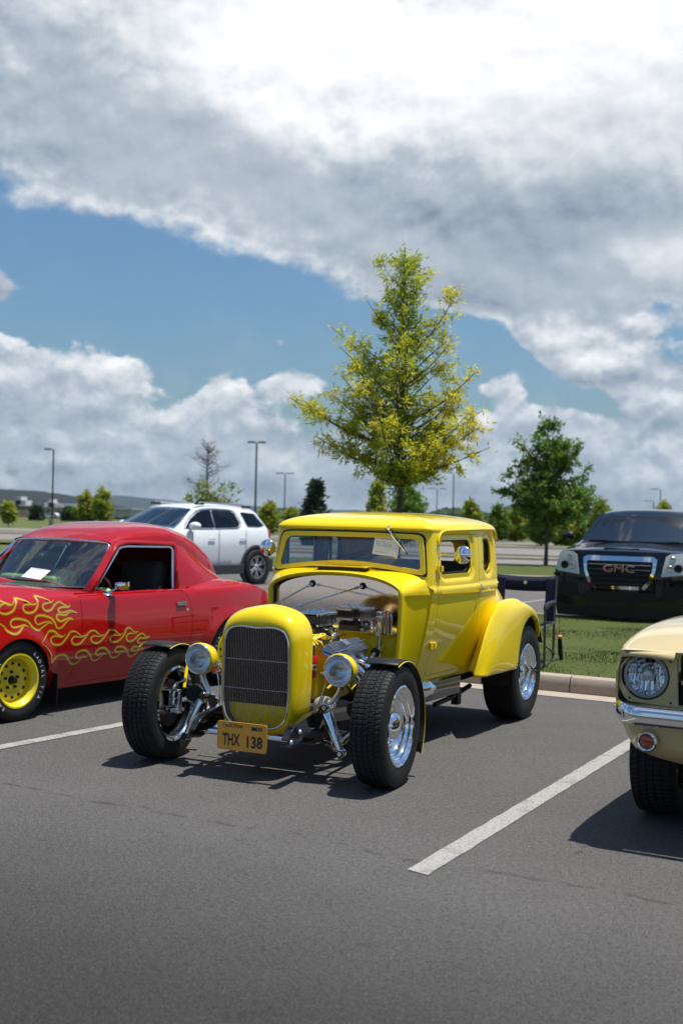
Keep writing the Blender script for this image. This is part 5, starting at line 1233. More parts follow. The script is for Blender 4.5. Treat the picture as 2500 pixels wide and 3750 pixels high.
# ---- flames painted along the side: outlines laid on the surface
def flame_outline(pts, w):
    """ribbon that follows a curve with changing width"""
    P = catmull(pts, 7); L = len(P); out = []
    W_ = [interp(i / (L - 1), *zip(*w)) for i in range(L)]
    for i, p in enumerate(P):
        a = P[max(0, i - 1)]; c = P[min(L - 1, i + 1)]; d = np.array([c[0] - a[0], c[1] - a[1]]); d /= np.linalg.norm(d) + 1e-9
        out.append(((p[0] - d[1] * W_[i], p[1] + d[0] * W_[i]), (p[0] + d[1] * W_[i], p[1] - d[0] * W_[i])))
    return out
FL = {"a1": [[-0.243, 0.914],[-0.142, 0.9],[-0.091, 0.868],[-0.049, 0.864],[-0.019, 0.889]], "a2": [[-0.181, 0.839],[-0.141, 0.871],[-0.101, 0.877],[-0.049, 0.864]], "u1": [[-0.019, 0.889],[-0.049, 0.864],[-0.101, 0.877],[-0.161, 0.865],[-0.186, 0.839],[-0.16, 0.808],[-0.099, 0.802],[-0.038, 0.827],[0.002, 0.887],[0.043, 0.904],[0.096, 0.886],[0.139, 0.86],[0.182, 0.861],[0.203, 0.881]], "u2": [[0.203, 0.881],[0.182, 0.854],[0.118, 0.858],[0.065, 0.853],[0.056, 0.822],[0.088, 0.797],[0.152, 0.801],[0.199, 0.838],[0.213, 0.884],[0.245, 0.912],[0.3, 0.896],[0.345, 0.866],[0.378, 0.88]], "u3": [[0.378, 0.88],[0.356, 0.863],[0.312, 0.859],[0.263, 0.85],[0.253, 0.827],[0.281, 0.802],[0.336, 0.806],[0.379, 0.84],[0.434, 0.861],[0.48, 0.839],[0.538, 0.819],[0.546, 0.842]], "u4": [[0.546, 0.842],[0.532, 0.818],[0.458, 0.82],[0.414, 0.806],[0.426, 0.781],[0.482, 0.781],[0.55, 0.79],[0.62, 0.766]], "u5": [[0.62, 0.766],[0.539, 0.779],[0.483, 0.758],[0.404, 0.767],[0.388, 0.74],[0.428, 0.713],[0.484, 0.726],[0.54, 0.732],[0.564, 0.713]], "u6": [[0.564, 0.713],[0.529, 0.723],[0.484, 0.701],[0.429, 0.665],[0.384, 0.668],[0.361, 0.709],[0.327, 0.743],[0.249, 0.768],[0.185, 0.768],[0.159, 0.738],[0.187, 0.705],[0.251, 0.717],[0.317, 0.716],[0.339, 0.695]], "u7": [[0.339, 0.695],[0.306, 0.709],[0.241, 0.686],[0.188, 0.662],[0.134, 0.685],[0.09, 0.731],[0.026, 0.754],[-0.046, 0.759],[-0.081, 0.734],[-0.065, 0.702],[-0.003, 0.702],[0.048, 0.713],[0.096, 0.691]], "u8": [[0.096, 0.691],[0.049, 0.706],[-0.013, 0.664],[-0.064, 0.652],[-0.115, 0.675],[-0.157, 0.72],[-0.228, 0.747]], "l0": [[0.201, 0.567],[0.265, 0.613],[0.297, 0.646],[0.352, 0.642],[0.397, 0.611],[0.443, 0.596],[0.474, 0.614]], "l1": [[0.474, 0.614],[0.431, 0.591],[0.364, 0.606],[0.32, 0.593],[0.321, 0.561],[0.366, 0.538],[0.433, 0.544],[0.488, 0.588],[0.532, 0.626],[0.59, 0.621],[0.649, 0.585],[0.707, 0.595]], "l2": [[0.707, 0.595],[0.649, 0.575],[0.579, 0.586],[0.54, 0.564],[0.558, 0.53],[0.628, 0.525],[0.685, 0.566],[0.742, 0.611],[0.802, 0.615],[0.863, 0.577],[0.918, 0.577]], "l3": [[0.918, 0.577],[0.864, 0.565],[0.791, 0.574],[0.756, 0.556],[0.781, 0.525],[0.841, 0.516],[0.912, 0.557],[0.972, 0.607],[1.034, 0.603],[1.098, 0.564],[1.148, 0.578]], "l4": [[1.148, 0.578],[1.098, 0.558],[1.023, 0.565],[0.986, 0.547],[1.0, 0.512],[1.075, 0.511],[1.149, 0.556],[1.179, 0.601],[1.218, 0.61],[1.277, 0.573],[1.332, 0.576]], "l5": [[1.332, 0.576],[1.277, 0.56],[1.213, 0.564],[1.178, 0.537],[1.202, 0.501],[1.266, 0.505],[1.33, 0.543],[1.383, 0.55],[1.423, 0.523],[1.477, 0.519]], "l6": [[1.477, 0.519],[1.424, 0.51],[1.351, 0.515],[1.319, 0.492],[1.359, 0.471],[1.425, 0.479],[1.485, 0.463]], "l7": [[1.485, 0.463],[1.425, 0.464],[1.36, 0.441],[1.281, 0.452],[1.256, 0.428],[1.295, 0.412],[1.36, 0.428],[1.413, 0.422]], "l8": [[1.413, 0.422],[1.361, 0.415],[1.296, 0.377],[1.238, 0.376],[1.205, 0.419],[1.152, 0.458],[1.076, 0.464],[1.052, 0.436],[1.09, 0.42],[1.153, 0.424],[1.195, 0.407]], "l9": [[1.195, 0.407],[1.141, 0.416],[1.079, 0.383],[1.016, 0.389],[0.978, 0.434],[0.915, 0.471],[0.855, 0.465],[0.822, 0.439],[0.856, 0.418],[0.917, 0.427],[0.964, 0.412]], "l10": [[0.964, 0.412],[0.917, 0.418],[0.857, 0.382],[0.797, 0.383],[0.76, 0.428],[0.7, 0.468],[0.63, 0.464],[0.596, 0.434],[0.631, 0.413],[0.689, 0.422],[0.735, 0.405]], "l11": [[0.735, 0.405],[0.678, 0.414],[0.621, 0.375],[0.563, 0.376],[0.522, 0.408],[0.481, 0.448],[0.413, 0.454],[0.358, 0.431],[0.326, 0.41],[0.313, 0.467],[0.268, 0.518],[0.201, 0.567]]}
for k_, P_ in FL.items():
    thin = k_ in ('a1', 'a2')
    for (nm, wd, m_, off) in (('flame_glow', .0135, M_flame2, .0012), ('flame_stroke', .0052, M_flame, .0022)):
        fo = flame_outline(P_, [(0, .0012), (.18, wd * .7), (.5, wd), (.82, wd * .7), (1, .0012)])
        b = MB(); b.grid([[(RW(y, z) + off, y, z) for y, z in r] for r in fo]); o = b.build('flame_' + ('edge' if nm == 'flame_glow' else 'lick'), m_, RD, smooth=60)
# ================================================================ THE CREAM CAR AT THE RIGHT EDGE
CM = thing('cream_muscle_car', 'cream classic car nose with round headlight and chrome bumper at right edge', 'car', (2.366, 6.45, 0), -radians(29))
M_cream = paint('cream_paint', (.60, .475, .235)); M_creamd = mat('cream_inner_panel', (.42, .34, .17), rough=.45, coat=.3)
def mw(y, z):
    w = interp(y, [-.66, -.62, -.5, -.2, .3, 1.5, 2.6, 3.4, 3.75], [.745, .755, .772, .79, .80, .80, .80, .77, .70])
    w += -.055 * max(0, (z - .80) / .2) ** 2 * 1.0 - .11 * max(0, (.72 - z) / .3) ** 1.6 + 0
    return w
def mtop(y): return sinterp(y, [(-.70, .945), (-.62, .958), (-.4, .992), (0, 1.01), (.9, 1.0), (1.5, .97), (2.6, .98), (3.4, .95), (3.75, .86)], 6)
for s in (1, -1):
    poly = [(-.66, .69), (-.62, .60), (-.50, .535)] + [(0 + .37 * cos(radians(a)), .335 + .37 * sin(radians(a))) for a in np.linspace(152, 0, 15)] + [(.40, .26), (2.25, .26)] + [(2.74 + .37 * cos(radians(a)), .335 + .37 * sin(radians(a))) for a in np.linspace(180, 0, 15)] + [(3.2, .34), (3.7, .5)] + [(y, mtop(y)) for y in np.linspace(3.7, -.64, 30)] + [(-.665, .84)]
    m = patch(lambda a, z: (mw(a, z), a, z), poly, [], st=.06, st2=.035)
    if s < 0: mirror_x(m)
    m.build('fender_side', M_cream, CM, smooth=50)
def mac(y, cr, hoodfrac=None):
    z0 = mtop(y); w = mw(y, z0); return [(w * cos(pi * i / 20) , y + .0, z0 - .003 + cr * abs(sin(pi * i / 20)) ** .55) for i in range(21)]
b = MB(); b.grid([mac(y, interp(y, [-.70, -.5, .2, 1.05], [.012, .045, .075, .06])) for y in [-.715, -.70, -.66, -.55, -.4, -.2, 0, .3, .6, .9, 1.05]], flip=True); b.build('bonnet', M_cream, CM, smooth=60)
b = MB(); b.grid([[(x, y, z) for x in np.linspace(-.75, .75, 7)] for y, z in ((2.75, 1.02), (3.3, 1.0), (3.72, .92), (3.76, .6))], flip=True); b.build('boot_lid', M_cream, CM, smooth=40)
rows = []
for y, zt, w in ((1.05, 1.05, .62), (1.25, 1.22, .58), (1.5, 1.40, .54), (1.8, 1.45, .54), (2.2, 1.44, .53), (2.5, 1.34, .52), (2.75, 1.14, .55), (2.95, 1.02, .60)):
    rows.append([(( .66) * (1 if c > 0 else -1), y, .99) if abs(c) > .999 else (w * (1 if c > 0 else -1) * abs(c) ** .5, y, 1.0 + (zt - 1.0) * abs(s_) ** .6) for c, s_ in [(cos(pi * i / 16), sin(pi * i / 16)) for i in range(17)]])
b = MB(); b.grid(rows, flip=True); b.build('roof', M_cream, CM, smooth=50)
b = MB()
b.grid([[(x, y, z) for x in np.linspace(-.52, .52, 7)] for y, z in ((1.055, 1.115), (1.40, 1.415))], flip=True); b.build('windscreen', M_glass_dark, CM)
for s in (1, -1): b = MB(); b.grid([[(s * lerp(.645, .56, t), y, lerp(1.03, 1.36, t)) for y in (lerp(1.25, 1.6, t), 1.9, lerp(2.5, 2.3, t))] for t in (0, 1)], flip=s > 0); b.build('side_window', M_glass_dark, CM)
# front: headlight extension panels, hood lip, lamps
for s in (1, -1):
    hx, hz, hy = s * .592, .820, -.68
    outer = [(-.437, .915), (-.55, .925), (-.64, .925), (-.69, .900), (-.725, .86), (-.742, .82), (-.738, .78), (-.72, .74), (-.695, .705), (-.67, .69), (-.55, .685), (-.428, .680)]
    oo = [(s * -x, z) for x, z in outer] if s > 0 else outer
    circ = [(hx + .122 * cos(a), hz + .118 * sin(a)) for a in np.linspace(0, 2 * pi, 33)[:-1]]
    def ff(x, z): return (x, hy + .05 * max(0, (abs(x) - .66) / .09) ** 2 + .02 * abs(z - .80) , z)
    m = patch(ff, oo, [circ], st=.03, flange=.02); m.build('headlight_panel', M_cream, CM, smooth=45, fixn=True)
    hl = bpy.data.objects.new('headlight', None); COL.objects.link(hl); hl.parent = CM
    O = (hx, hy + .015, hz); F_ = (0, -1, 0)
    b = MB(); b.lathe([(.124, .0), (.122, .006), (.110, -.02), (.110, -.06)], O, F_, 40); b.build('lamp_recess', M_seal, hl, smooth=60)
    b = MB(); b.lathe([(.113, -.02), (.113, -.002), (.108, .004), (.098, .006), (.094, .002), (.093, -.01)], O, F_, 40); b.build('lamp_ring', mat('grey_lamp_ring', (.30, .31, .30), rough=.3, coat=.5), hl, smooth=60)
    b = MB(); b.lathe([(.094, -.004), (.085, -.03), (.06, -.062), (.03, -.078), (.0, -.08)], O, F_, 14); rf = b.build('faceted_reflector', M_reflector, hl, smooth=0)
    rr = random.Random(4)
    for k in range(22):
        x = -.084 + .008 * k; h = sqrt(max(0, .086 ** 2 - x * x)); 
        b = MB(); b.box((O[0] + x, O[1] + .035 + .02 * (1 - (x / .086) ** 2), O[2] + h * .5 * rr.choice((1, -1)) * .9), (.0068, .02, h * .95), Matrix.Rotation(radians(rr.uniform(-28, 28)), 3, 'Z') @ Matrix.Rotation(radians(rr.uniform(-20, 20)), 3, 'X')); b.build('reflector_facet', M_reflector, rf, smooth=0)
    b = MB(); b.lathe([(0, -.01), (.020, -.012), (.026, -.02), (.026, -.05)], O, F_, 8); b.build('bulb_shield', M_alu, hl, smooth=0)
    b = MB(); b.lathe([(.094, .002), (.07, .012), (.035, .018), (0, .020)], O, F_, 40); b.build('lens', glass('cream_lamp_glass' + str(s), (.95, .97, 1), .03), hl, smooth=60)
    for x, z in ((-.692, .905), (-.469, .900), (-.667, .708), (-.464, .698)):
        b = MB(); b.lathe([(0, .001), (.006, .0), (.0075, -.006)], (s * -x if s > 0 else x, hy + .0 + .05 * max(0, (abs(x) - .66) / .09) ** 2 + .02 * abs(z - .8), z), F_, 10); b.build('panel_screw', M_blackm, CM)
    # bonnet lip over the lamp
    b = MB(); b.grid([[(s * x, y, z) for x, y, z in r] for r in (((.712, -.63, .955), (.722, -.655, .905)), ((.700, -.675, .952), (.702, -.70, .915)), ((.66, -.70, .948), (.655, -.735, .928)), ((.55, -.712, .953), (.55, -.745, .928)), ((.437, -.715, .953), (.437, -.745, .918)))], flip=s < 0); b.build('bonnet_lip', M_cream, CM, smooth=70, solid=.012, fixn=True)
    # amber lamp in the valance
    O = (s * .578, -.672, .498)
    b = MB(); b.lathe([(.050, -.02), (.052, .004), (.046, .010), (.040, .008), (.038, -.004)], O, (s * .10, -1, .0), 28); tl = b.build('lamp_bezel', M_chrome, CM, smooth=60)
    b = MB(); b.lathe([(.039, .0), (.030, .008), (.015, .012), (0, .013)], O, (s * .10, -1, 0), 28); b.build('amber_lens', mat('dark_amber_lens', (.32, .05, .01), rough=.15, coat=1), tl, smooth=60)
# grille cavity, lower pan, bumper
b = MB(); b.box((0, -.60, .80), (.86, .06, .26)); b.build('grille_cavity', M_blackm, CM)
b = MB(); b.box((0, -.645, .80), (.84, .02, .02)); b.box((0, -.645, .80), (.02, .02, .2)); b.build('grille_trim', M_chrome, CM)
b = MB(); rows = []
for x in list(np.linspace(-.74, .74, 31)):
    a = abs(x); yo = -.665 + .10 * max(0, (a - .55) / .19) ** 2
    rows.append([(x * (1 if True else 0), yo + .0, .690), (x, yo - .015, .665), (x, yo + .0, .64), (x, yo + .005, .60), (x * .985, yo + .01, .54), (x * .95, yo + .035, .47), (x * .92, yo + .06, interp(a, [0, .45, .74], [.375, .392, .43]))])
b.grid(rows, flip=False); b.build('valance', M_cream, CM, smooth=50, solid=.006, fixn=True)
bp = []
for x in np.linspace(-.76, .76, 41):
    a = abs(x); yc = -.80 + .03 * a + .19 * max(0, (a - .60) / .16) ** 2.2; hz = .048 * min(1, ((.765 - a) / .05 + .15)) ** .5
    bp.append([(x, yc + .036 * c_ * 1.0, .640 - .01 * a * 0 + .012 * max(0, (a - .6) / .16) + hz * s_) for c_, s_ in [(-cos(t) * (1 if cos(t) > 0 else .3), sin(t)) for t in np.linspace(0, 2 * pi, 15)[:-1]]])
b = MB(); b.grid(bp, cv=True, flip=False); n = len(b.v); b.face(*range(14)); b.face(*range(n - 14, n)); b.build('front_bumper', M_chrome, CM, smooth=70, fixn=True)
for s in (1, -1): b = MB(); b.sphere((s * .665, -.822, .668), .013, 12, 8, (1.3, .5, 1)); b.build('bumper_bolt', M_chrome, CM)
b = MB(); b.box((0, 2.0, .35), (1.40, 3.0, .14)); b.box((0, .1, .56), (.9, .8, .3)); b.build('underbody', M_dark, CM)
b = MB()
for y in (0, 2.74):
    for s in (1, -1): b.grid([[(s * x, y + .375 * cos(t), .335 + .375 * sin(t)) for x in (.5, .77)] for t in np.linspace(.3, pi - .45, 16)])
o_ = b.build('wheel_arch_liner', M_dark, CM)
def mag(o, R, w, rim):
    hw = w / 2; b = MB(); b.lathe([(rim + .008, hw * .86), (rim + .008, hw * .95), (rim - .004, hw * .96), (rim - .012, hw * .6), (rim - .02, -hw * .6), (rim + .006, -hw * .9)][::-1], ax=XA, n=40); b.build('rim', M_steel, o, smooth=50)
    for k in range(5):
        a = 2 * pi * k / 5; Rm = Matrix.Rotation(a, 3, 'X'); b = MB(); b.box(Rm @ Vector((hw * .45, 0, rim * .55)), (.03, .055, rim * .75), Rm, taper=.8); b.build('spoke', M_alu, o, bev=.008)
    b = MB(); b.lathe([(0, .02), (.04, .018), (.05, 0), (.05, -.04)], (hw * .5, 0, 0), XA, 20); b.build('hub', M_alu, o)
mt = tyre_mb(.335, .235, .19)
WF = wheel('front_wheel', CM, (-.655, 0, .335), .335, .235, .19, mag, tread=mt); WF.rotation_euler = (0, 0, pi)
for (x, y) in ((.685, 0), (-.685, 2.74), (.685, 2.74)):
    c = copy_tree(WF, CM); c.location = (x, y, .335); c.rotation_euler = (0, 0, 0 if x > 0 else pi); c.name = 'rear_wheel' if y else 'front_wheel'

# ================================================================ SPORT UTILITY VEHICLES ACROSS THE ISLAND
def suv(name, label, loc, deg, m, St, wb, Rw, clad):
    o = thing(name, label, 'car', loc, -radians(deg))
    rows = []
    for (y, w, zb, zs, wt, zt) in St:
        half = [(0, zb), (w * .86, zb), (w * .97, zb + .10), (w, zb + .25), (w + .01, lerp(zb, zs, .62)), (w - .005, zs - .05), (w - .05, zs), (lerp(w - .05, wt, .5) if zt > zs + .2 else lerp(w, wt, .5), lerp(zs, zt, .5)), (wt, zt - .05 if zt > zs + .2 else zt - .01), (wt * .82, zt), (wt * .45, zt + .018), (0, zt + .024)]
        rows.append([(x, y, z) for x, z in half] + [(-x, y, z) for x, z in half[-2:0:-1]])
    cols = list(zip(*rows)); cols = [catmull(c, 3) for c in cols]; rows = [list(r) for r in zip(*cols)]
    b = MB(); b.grid(rows, cv=True, flip=False); n = len(rows[0]); L = len(b.v); b.face(*range(n)); b.face(*range(L - n, L)); b.build('body', m, o, smooth=42, fixn=True)
    ys = [s_[0] for s_ in St]
    ip = lambda k, y: interp(y, ys, [s_[k] for s_ in St])
    def sx(y, z):
        zs, zt, w, wt = ip(3, y), ip(5, y), ip(1, y) - .05, ip(4, y); t = (z - zs) / max(.05, (zt - .05 - zs)); return lerp(w, wt, t) + .010
    tm = tyre_mb(Rw, .235, Rw * .64, nseg=60, smooth_slick=True)
    def alloy(q, R, w, rim):
        hw = w / 2; b = MB(); b.lathe([(rim + .006, hw * .88), (rim + .006, hw * .96), (rim - .008, hw * .96), (rim - .014, hw * .4), (rim - .02, -hw * .8)][::-1], ax=XA, n=36); b.build('rim', M_alu, q, smooth=50)
        for k in range(6):
            for d in (-.16, .16):
                a = 2 * pi * k / 6 + d; Rm = Matrix.Rotation(a, 3, 'X'); b = MB(); b.box(Rm @ Vector((hw * .62, 0, rim * .53)), (.03, .030, rim * .85), Rm); b.build('spoke', M_alu, q, bev=.004)
        b = MB(); b.lathe([(0, .02), (.05, .018), (.06, 0)], (hw * .65, 0, 0), XA, 18); b.build('hub', M_alu, q)
        b = MB(); b.lathe([(0, 0), (rim - .02, 0)], (0, 0, 0), XA, 24); b.build('brake', M_dark, q)
    W0 = None
    for y in (0, wb):
        for s in (1, -1):
            b = MB(); w = ip(1, y) + .012
            b.lathe([(0, -.01), (Rw + .055, -.01), (Rw + .055, .002), (0, .002)], (s * w, y, Rw), (s, 0, 0), 36); b.build('wheel_well', M_dark, o)
            b = MB(); b.lathe([(Rw + .035, -.02), (Rw + .035, .020), (Rw + .085, .018), (Rw + .10, -.02)], (s * w, y, Rw + .01), (s, 0, 0), 30, a0=0, a1=pi * 2); b.build('arch_cladding', clad, o, smooth=50)
            if W0 is None: W0 = wheel('wheel', o, (s * (w - .045), y, Rw), Rw, .235, Rw * .64, alloy, tread=tm)
            else: c = copy_tree(W0, o); c.location = (s * (w - .045), y, Rw); c.rotation_euler = (0, 0, 0 if s > 0 else pi)
    return o, sx, ip
M_navy = paint('dark_blue_black_paint', (.006, .008, .011)); M_suvw = paint('white_paint', (.72, .74, .77)); M_clad = mat('dark_cladding', (.035, .037, .04), rough=.6)
# --- dark one, head on
St = [(.08, .50, .30, .98, .40, 1.00), (.13, .72, .26, 1.04, .50, 1.07), (.20, .86, .24, 1.07, .56, 1.10), (.30, .93, .22, 1.10, .58, 1.13), (.45, .975, .22, 1.13, .62, 1.16), (1.0, .965, .22, 1.17, .66, 1.215), (1.14, .96, .22, 1.20, .70, 1.245), (1.40, .955, .22, 1.23, .72, 1.44), (1.72, .95, .22, 1.25, .70, 1.66), (2.1, .945, .22, 1.26, .68, 1.725), (3.2, .94, .22, 1.27, .67, 1.72), (4.0, .93, .24, 1.26, .62, 1.62), (4.4, .90, .28, 1.2, .58, 1.35), (4.7, .80, .35, 1.1, .55, 1.12)]
TG, sxT, ipT = suv('dark_sport_utility_vehicle', 'dark blue sport utility vehicle with big chrome grille facing the lot', (3.927, 17.478, 0), 25, M_navy, [(y - 0, *r) for y, *r in St], 2.86, .36, M_navy)
for c in [q for q in bpy.data.objects if q.parent == TG]:
    if c.name.split('.')[0] in ('wheel', 'wheel_well', 'arch_cladding'):
        if c.type == 'EMPTY': c.location.y += .95
        else: c.location.y += .95
def fr(x): return -.02 + .13 * (abs(x) / .95) ** 2.6        # plan curve of the nose
def frp(z): return .06 * max(0, (z - .8) / .3) ** 1.5 - .0
def nose(name, poly, m, d=.01, par=TG, holes=(), fl=.03, sm=30):
    mm = patch(lambda x, z: (x, fr(x) + frp(z) - d, z), poly, list(holes), st=.06, flange=fl, flip=False); return mm.build(name, m, par, smooth=sm, fixn=True)
go = [(-.47, 1.065), (.47, 1.065), (.52, 1.03), (.50, .86), (.44, .70), (.36, .60), (-.36, .60), (-.44, .70), (-.50, .86), (-.52, 1.03)]
gi = [(-.44, .995), (.44, .995), (.465, .98), (.455, .86), (.40, .72), (.33, .645), (-.33, .645), (-.40, .72), (-.455, .86), (-.465, .98)]
nose('nose_panel', [(-.90, 1.0), (-.88, 1.10), (-.6, 1.13), (.6, 1.13), (.88, 1.10), (.90, 1.0), (.95, .86), (.96, .62), (.93, .30), (.86, .20), (-.86, .20), (-.93, .30), (-.96, .62), (-.95, .86)], M_navy, d=.0, fl=.02)
gr = nose('grille_frame', go, M_chrome, d=.035, holes=[gi], fl=.05)
nose('grille_opening', gi, M_blackm, d=.012)
for k in range(5):
    z = .94 - k * .066; w = interp(z, [.66, .72, .86, .98], [.33, .385, .43, .44]); b = MB(); b.tube([(x, fr(x) + frp(z) - .026, z) for x in np.linspace(-w, w, 9)], .011, 6, sx=1.5); b.build('grille_bar', M_clad, TG, smooth=60)
b = MB(); v, f = text('GMC', 1); xs = [p[0] for p in v]; zs = [p[1] for p in v]
for dd, mm_, nm_, gw in ((-.045, M_redlens, 'badge_letters', .0),):
    b = MB(); b.add([((p[0] - min(xs)) / (max(xs) - min(xs)) * .42 - .21, -.055, (p[1] - min(zs)) / (max(zs) - min(zs)) * .088 + .845) for p in v], f); b.build(nm_, mat('badge_red', (.42, .26, .27), rough=.3, metal=.5, coat=.6), gr, smooth=0, solid=-.015)
    b = MB(); b.add([((p[0] - min(xs)) / (max(xs) - min(xs)) * .44 - .22, -.050, (p[1] - min(zs)) / (max(zs) - min(zs)) * .104 + .837) for p in v], f); b.build('badge_backing', M_chrome, gr, smooth=0, solid=-.01)
for s in (1, -1):
    hlp = [(.575, .79), (.63, 1.075), (.69, 1.112), (.85, 1.125), (.90, 1.06), (.94, .86), (.91, .83)]
    hlp = [(s * x, z) for x, z in hlp]
    h = nose('headlight', hlp, mat('headlight_shell', (.55, .58, .60), rough=.15, coat=1), d=.016, fl=.03)
    b = MB()
    for x, z, r in ((.80, .915, .052), (.69, .905, .045), (.72, 1.03, .04)):
        b = MB(); y = fr(x) + frp(z) - .020; b.lathe([(0, .0), (r * .8, .004), (r, .008), (r * 1.15, .002)], (s * x, y, z), (s * .25, -1, 0), 18); b.build('projector', M_blackm if x > .75 else M_alu, h, smooth=50)
    nose('bumper_crease', [(s * x, z) for x, z in ((.55, .735), (.90, .76), (.965, .80), (.965, .775), (.90, .73), (.56, .70))], M_navy, d=.045, fl=.05)
    nose('fog_lamp_recess', [(s * x, z) for x, z in ((.56, .50), (.62, .66), (.88, .66), (.90, .52), (.75, .46))], M_blackm, d=.006)
    b = MB(); b.grid([[(s * x, y, z) for x, y, z in r] for r in (((.98, 1.27, 1.27), (1.06, 1.25, 1.265), (1.16, 1.27, 1.28)), ((.98, 1.24, 1.33), (1.06, 1.21, 1.34), (1.165, 1.24, 1.345)), ((.99, 1.27, 1.385), (1.06, 1.26, 1.395), (1.15, 1.28, 1.375)))], flip=s > 0); b.build('door_mirror', M_blackm, TG, smooth=80, solid=-.08, bev=.02)
nose('lower_intake', [(-.55, .50), (-.46, .56), (.46, .56), (.55, .50), (.45, .42), (-.45, .42)], M_blackm, d=.03)
nose('chin_spoiler', [(-.90, .20), (-.92, .34), (.92, .34), (.90, .20)], M_blackm, d=.03)
def sc2(u, v): return (u * lerp(.80, .635, v), lerp(1.17, 1.74, v) - .10 * (1 - u * u) * lerp(1, .6, v), lerp(1.245, 1.655, v) + .012)
b = MB(); b.grid([[sc2(u, v) for u in np.linspace(-1, 1, 13)] for v in np.linspace(0, 1, 7)]); b.build('windscreen', glass('suv_screen', (.10, .16, .19), .16), TG, smooth=80)
for s in (1, -1):
    b = MB(); b.grid([[(s * (sc2(1, v)[0] + dx), sc2(1, v)[1] + dx * .6, sc2(1, v)[2] - .01 + (.012 if dx else .02)) for dx in (-.012, .03, .06)] for v in np.linspace(0, 1.02, 5)], flip=s > 0); b.build('screen_pillar', M_navy, TG, smooth=60)
    m = patch(lambda a, z: (sxT(a, z), a, z), [(1.35, 1.27), (1.80, 1.58), (3.9, 1.56), (4.1, 1.30)], [[(2.3, 1.28), (2.36, 1.28), (2.36, 1.56), (2.3, 1.56)]], st=.15, flange=.004)
    if s < 0: mirror_x(m)
    m.build('side_glass', M_glass_dark, TG)
for x0, x1 in ((-.72, -.25), (.12, .62)):
    b = MB(); b.tube([(x0, 1.10, 1.262), ((x0 + x1) / 2, 1.12, 1.268), (x1, 1.13, 1.266)], [.006, .012, .006], 6); b.build('wiper', M_seal, TG)
b = MB(); b.box((-.02, 1.64, 1.60), (.22, .03, .06)); b.build('sensor_pod', M_blackm, TG)
for x in (.16, .50): b = MB(); b.box((x, 1.655, 1.60), (.05, .008, .03)); b.build('windscreen_sticker', M_white, TG)
b = MB(); b.box((-.05, .0 + .5, 1.165), (.5, .35, .012)); b.build('bonnet_bulge', M_navy, TG, bev=.005)
# --- white one, seen from its left
St = [(-.95, .70, .34, .92, .45, .95), (-.85, .88, .26, 1.02, .55, 1.06), (-.6, .94, .24, 1.08, .62, 1.14), (0, .95, .24, 1.12, .66, 1.19), (.42, .95, .24, 1.14, .70, 1.22), (.75, .95, .24, 1.16, .73, 1.36), (1.15, .95, .24, 1.17, .72, 1.60), (1.6, .95, .24, 1.18, .71, 1.69), (2.3, .95, .24, 1.20, .70, 1.69), (3.0, .94, .26, 1.21, .66, 1.63), (3.25, .91, .30, 1.20, .62, 1.54), (3.42, .86, .36, 1.17, .60, 1.30), (3.52, .78, .42, 1.10, .58, 1.12)]
WA, sxW, ipW = suv('white_sport_utility_vehicle', 'white sport utility vehicle parked behind the red coupe', (-4.34, 25.08, 0), 38, M_suvw, St, 2.86, .375, M_clad)
def wpan(name, poly, m, d=.0, st=.12, fl=.004, holes=(), xf=None, both=True, par=None):
    for s in (1, -1) if both else (1,):
        mm = patch(lambda a, z: ((sxW(a, z) if z > 1.17 else ipW(1, a) + .012) + d, a, z), poly, list(holes), st=st, flange=fl)
        if s < 0: mirror_x(mm)
        mm.build(name, m, par or WA, smooth=40)
wpan('front_side_window', [(.80, 1.21), (1.02, 1.40), (1.22, 1.52), (1.36, 1.565), (1.62, 1.585), (1.62, 1.215)], M_glass_dark, .022)
wpan('rear_side_window', [(1.66, 1.215), (1.66, 1.587), (2.2, 1.575), (2.33, 1.52), (2.42, 1.32), (2.36, 1.25), (2.22, 1.22)], M_glass_dark, .022)
wpan('quarter_window', [(2.66, 1.26), (2.56, 1.53), (2.60, 1.55), (3.04, 1.52), (3.24, 1.27), (3.1, 1.25)], M_glass_dark, .022)
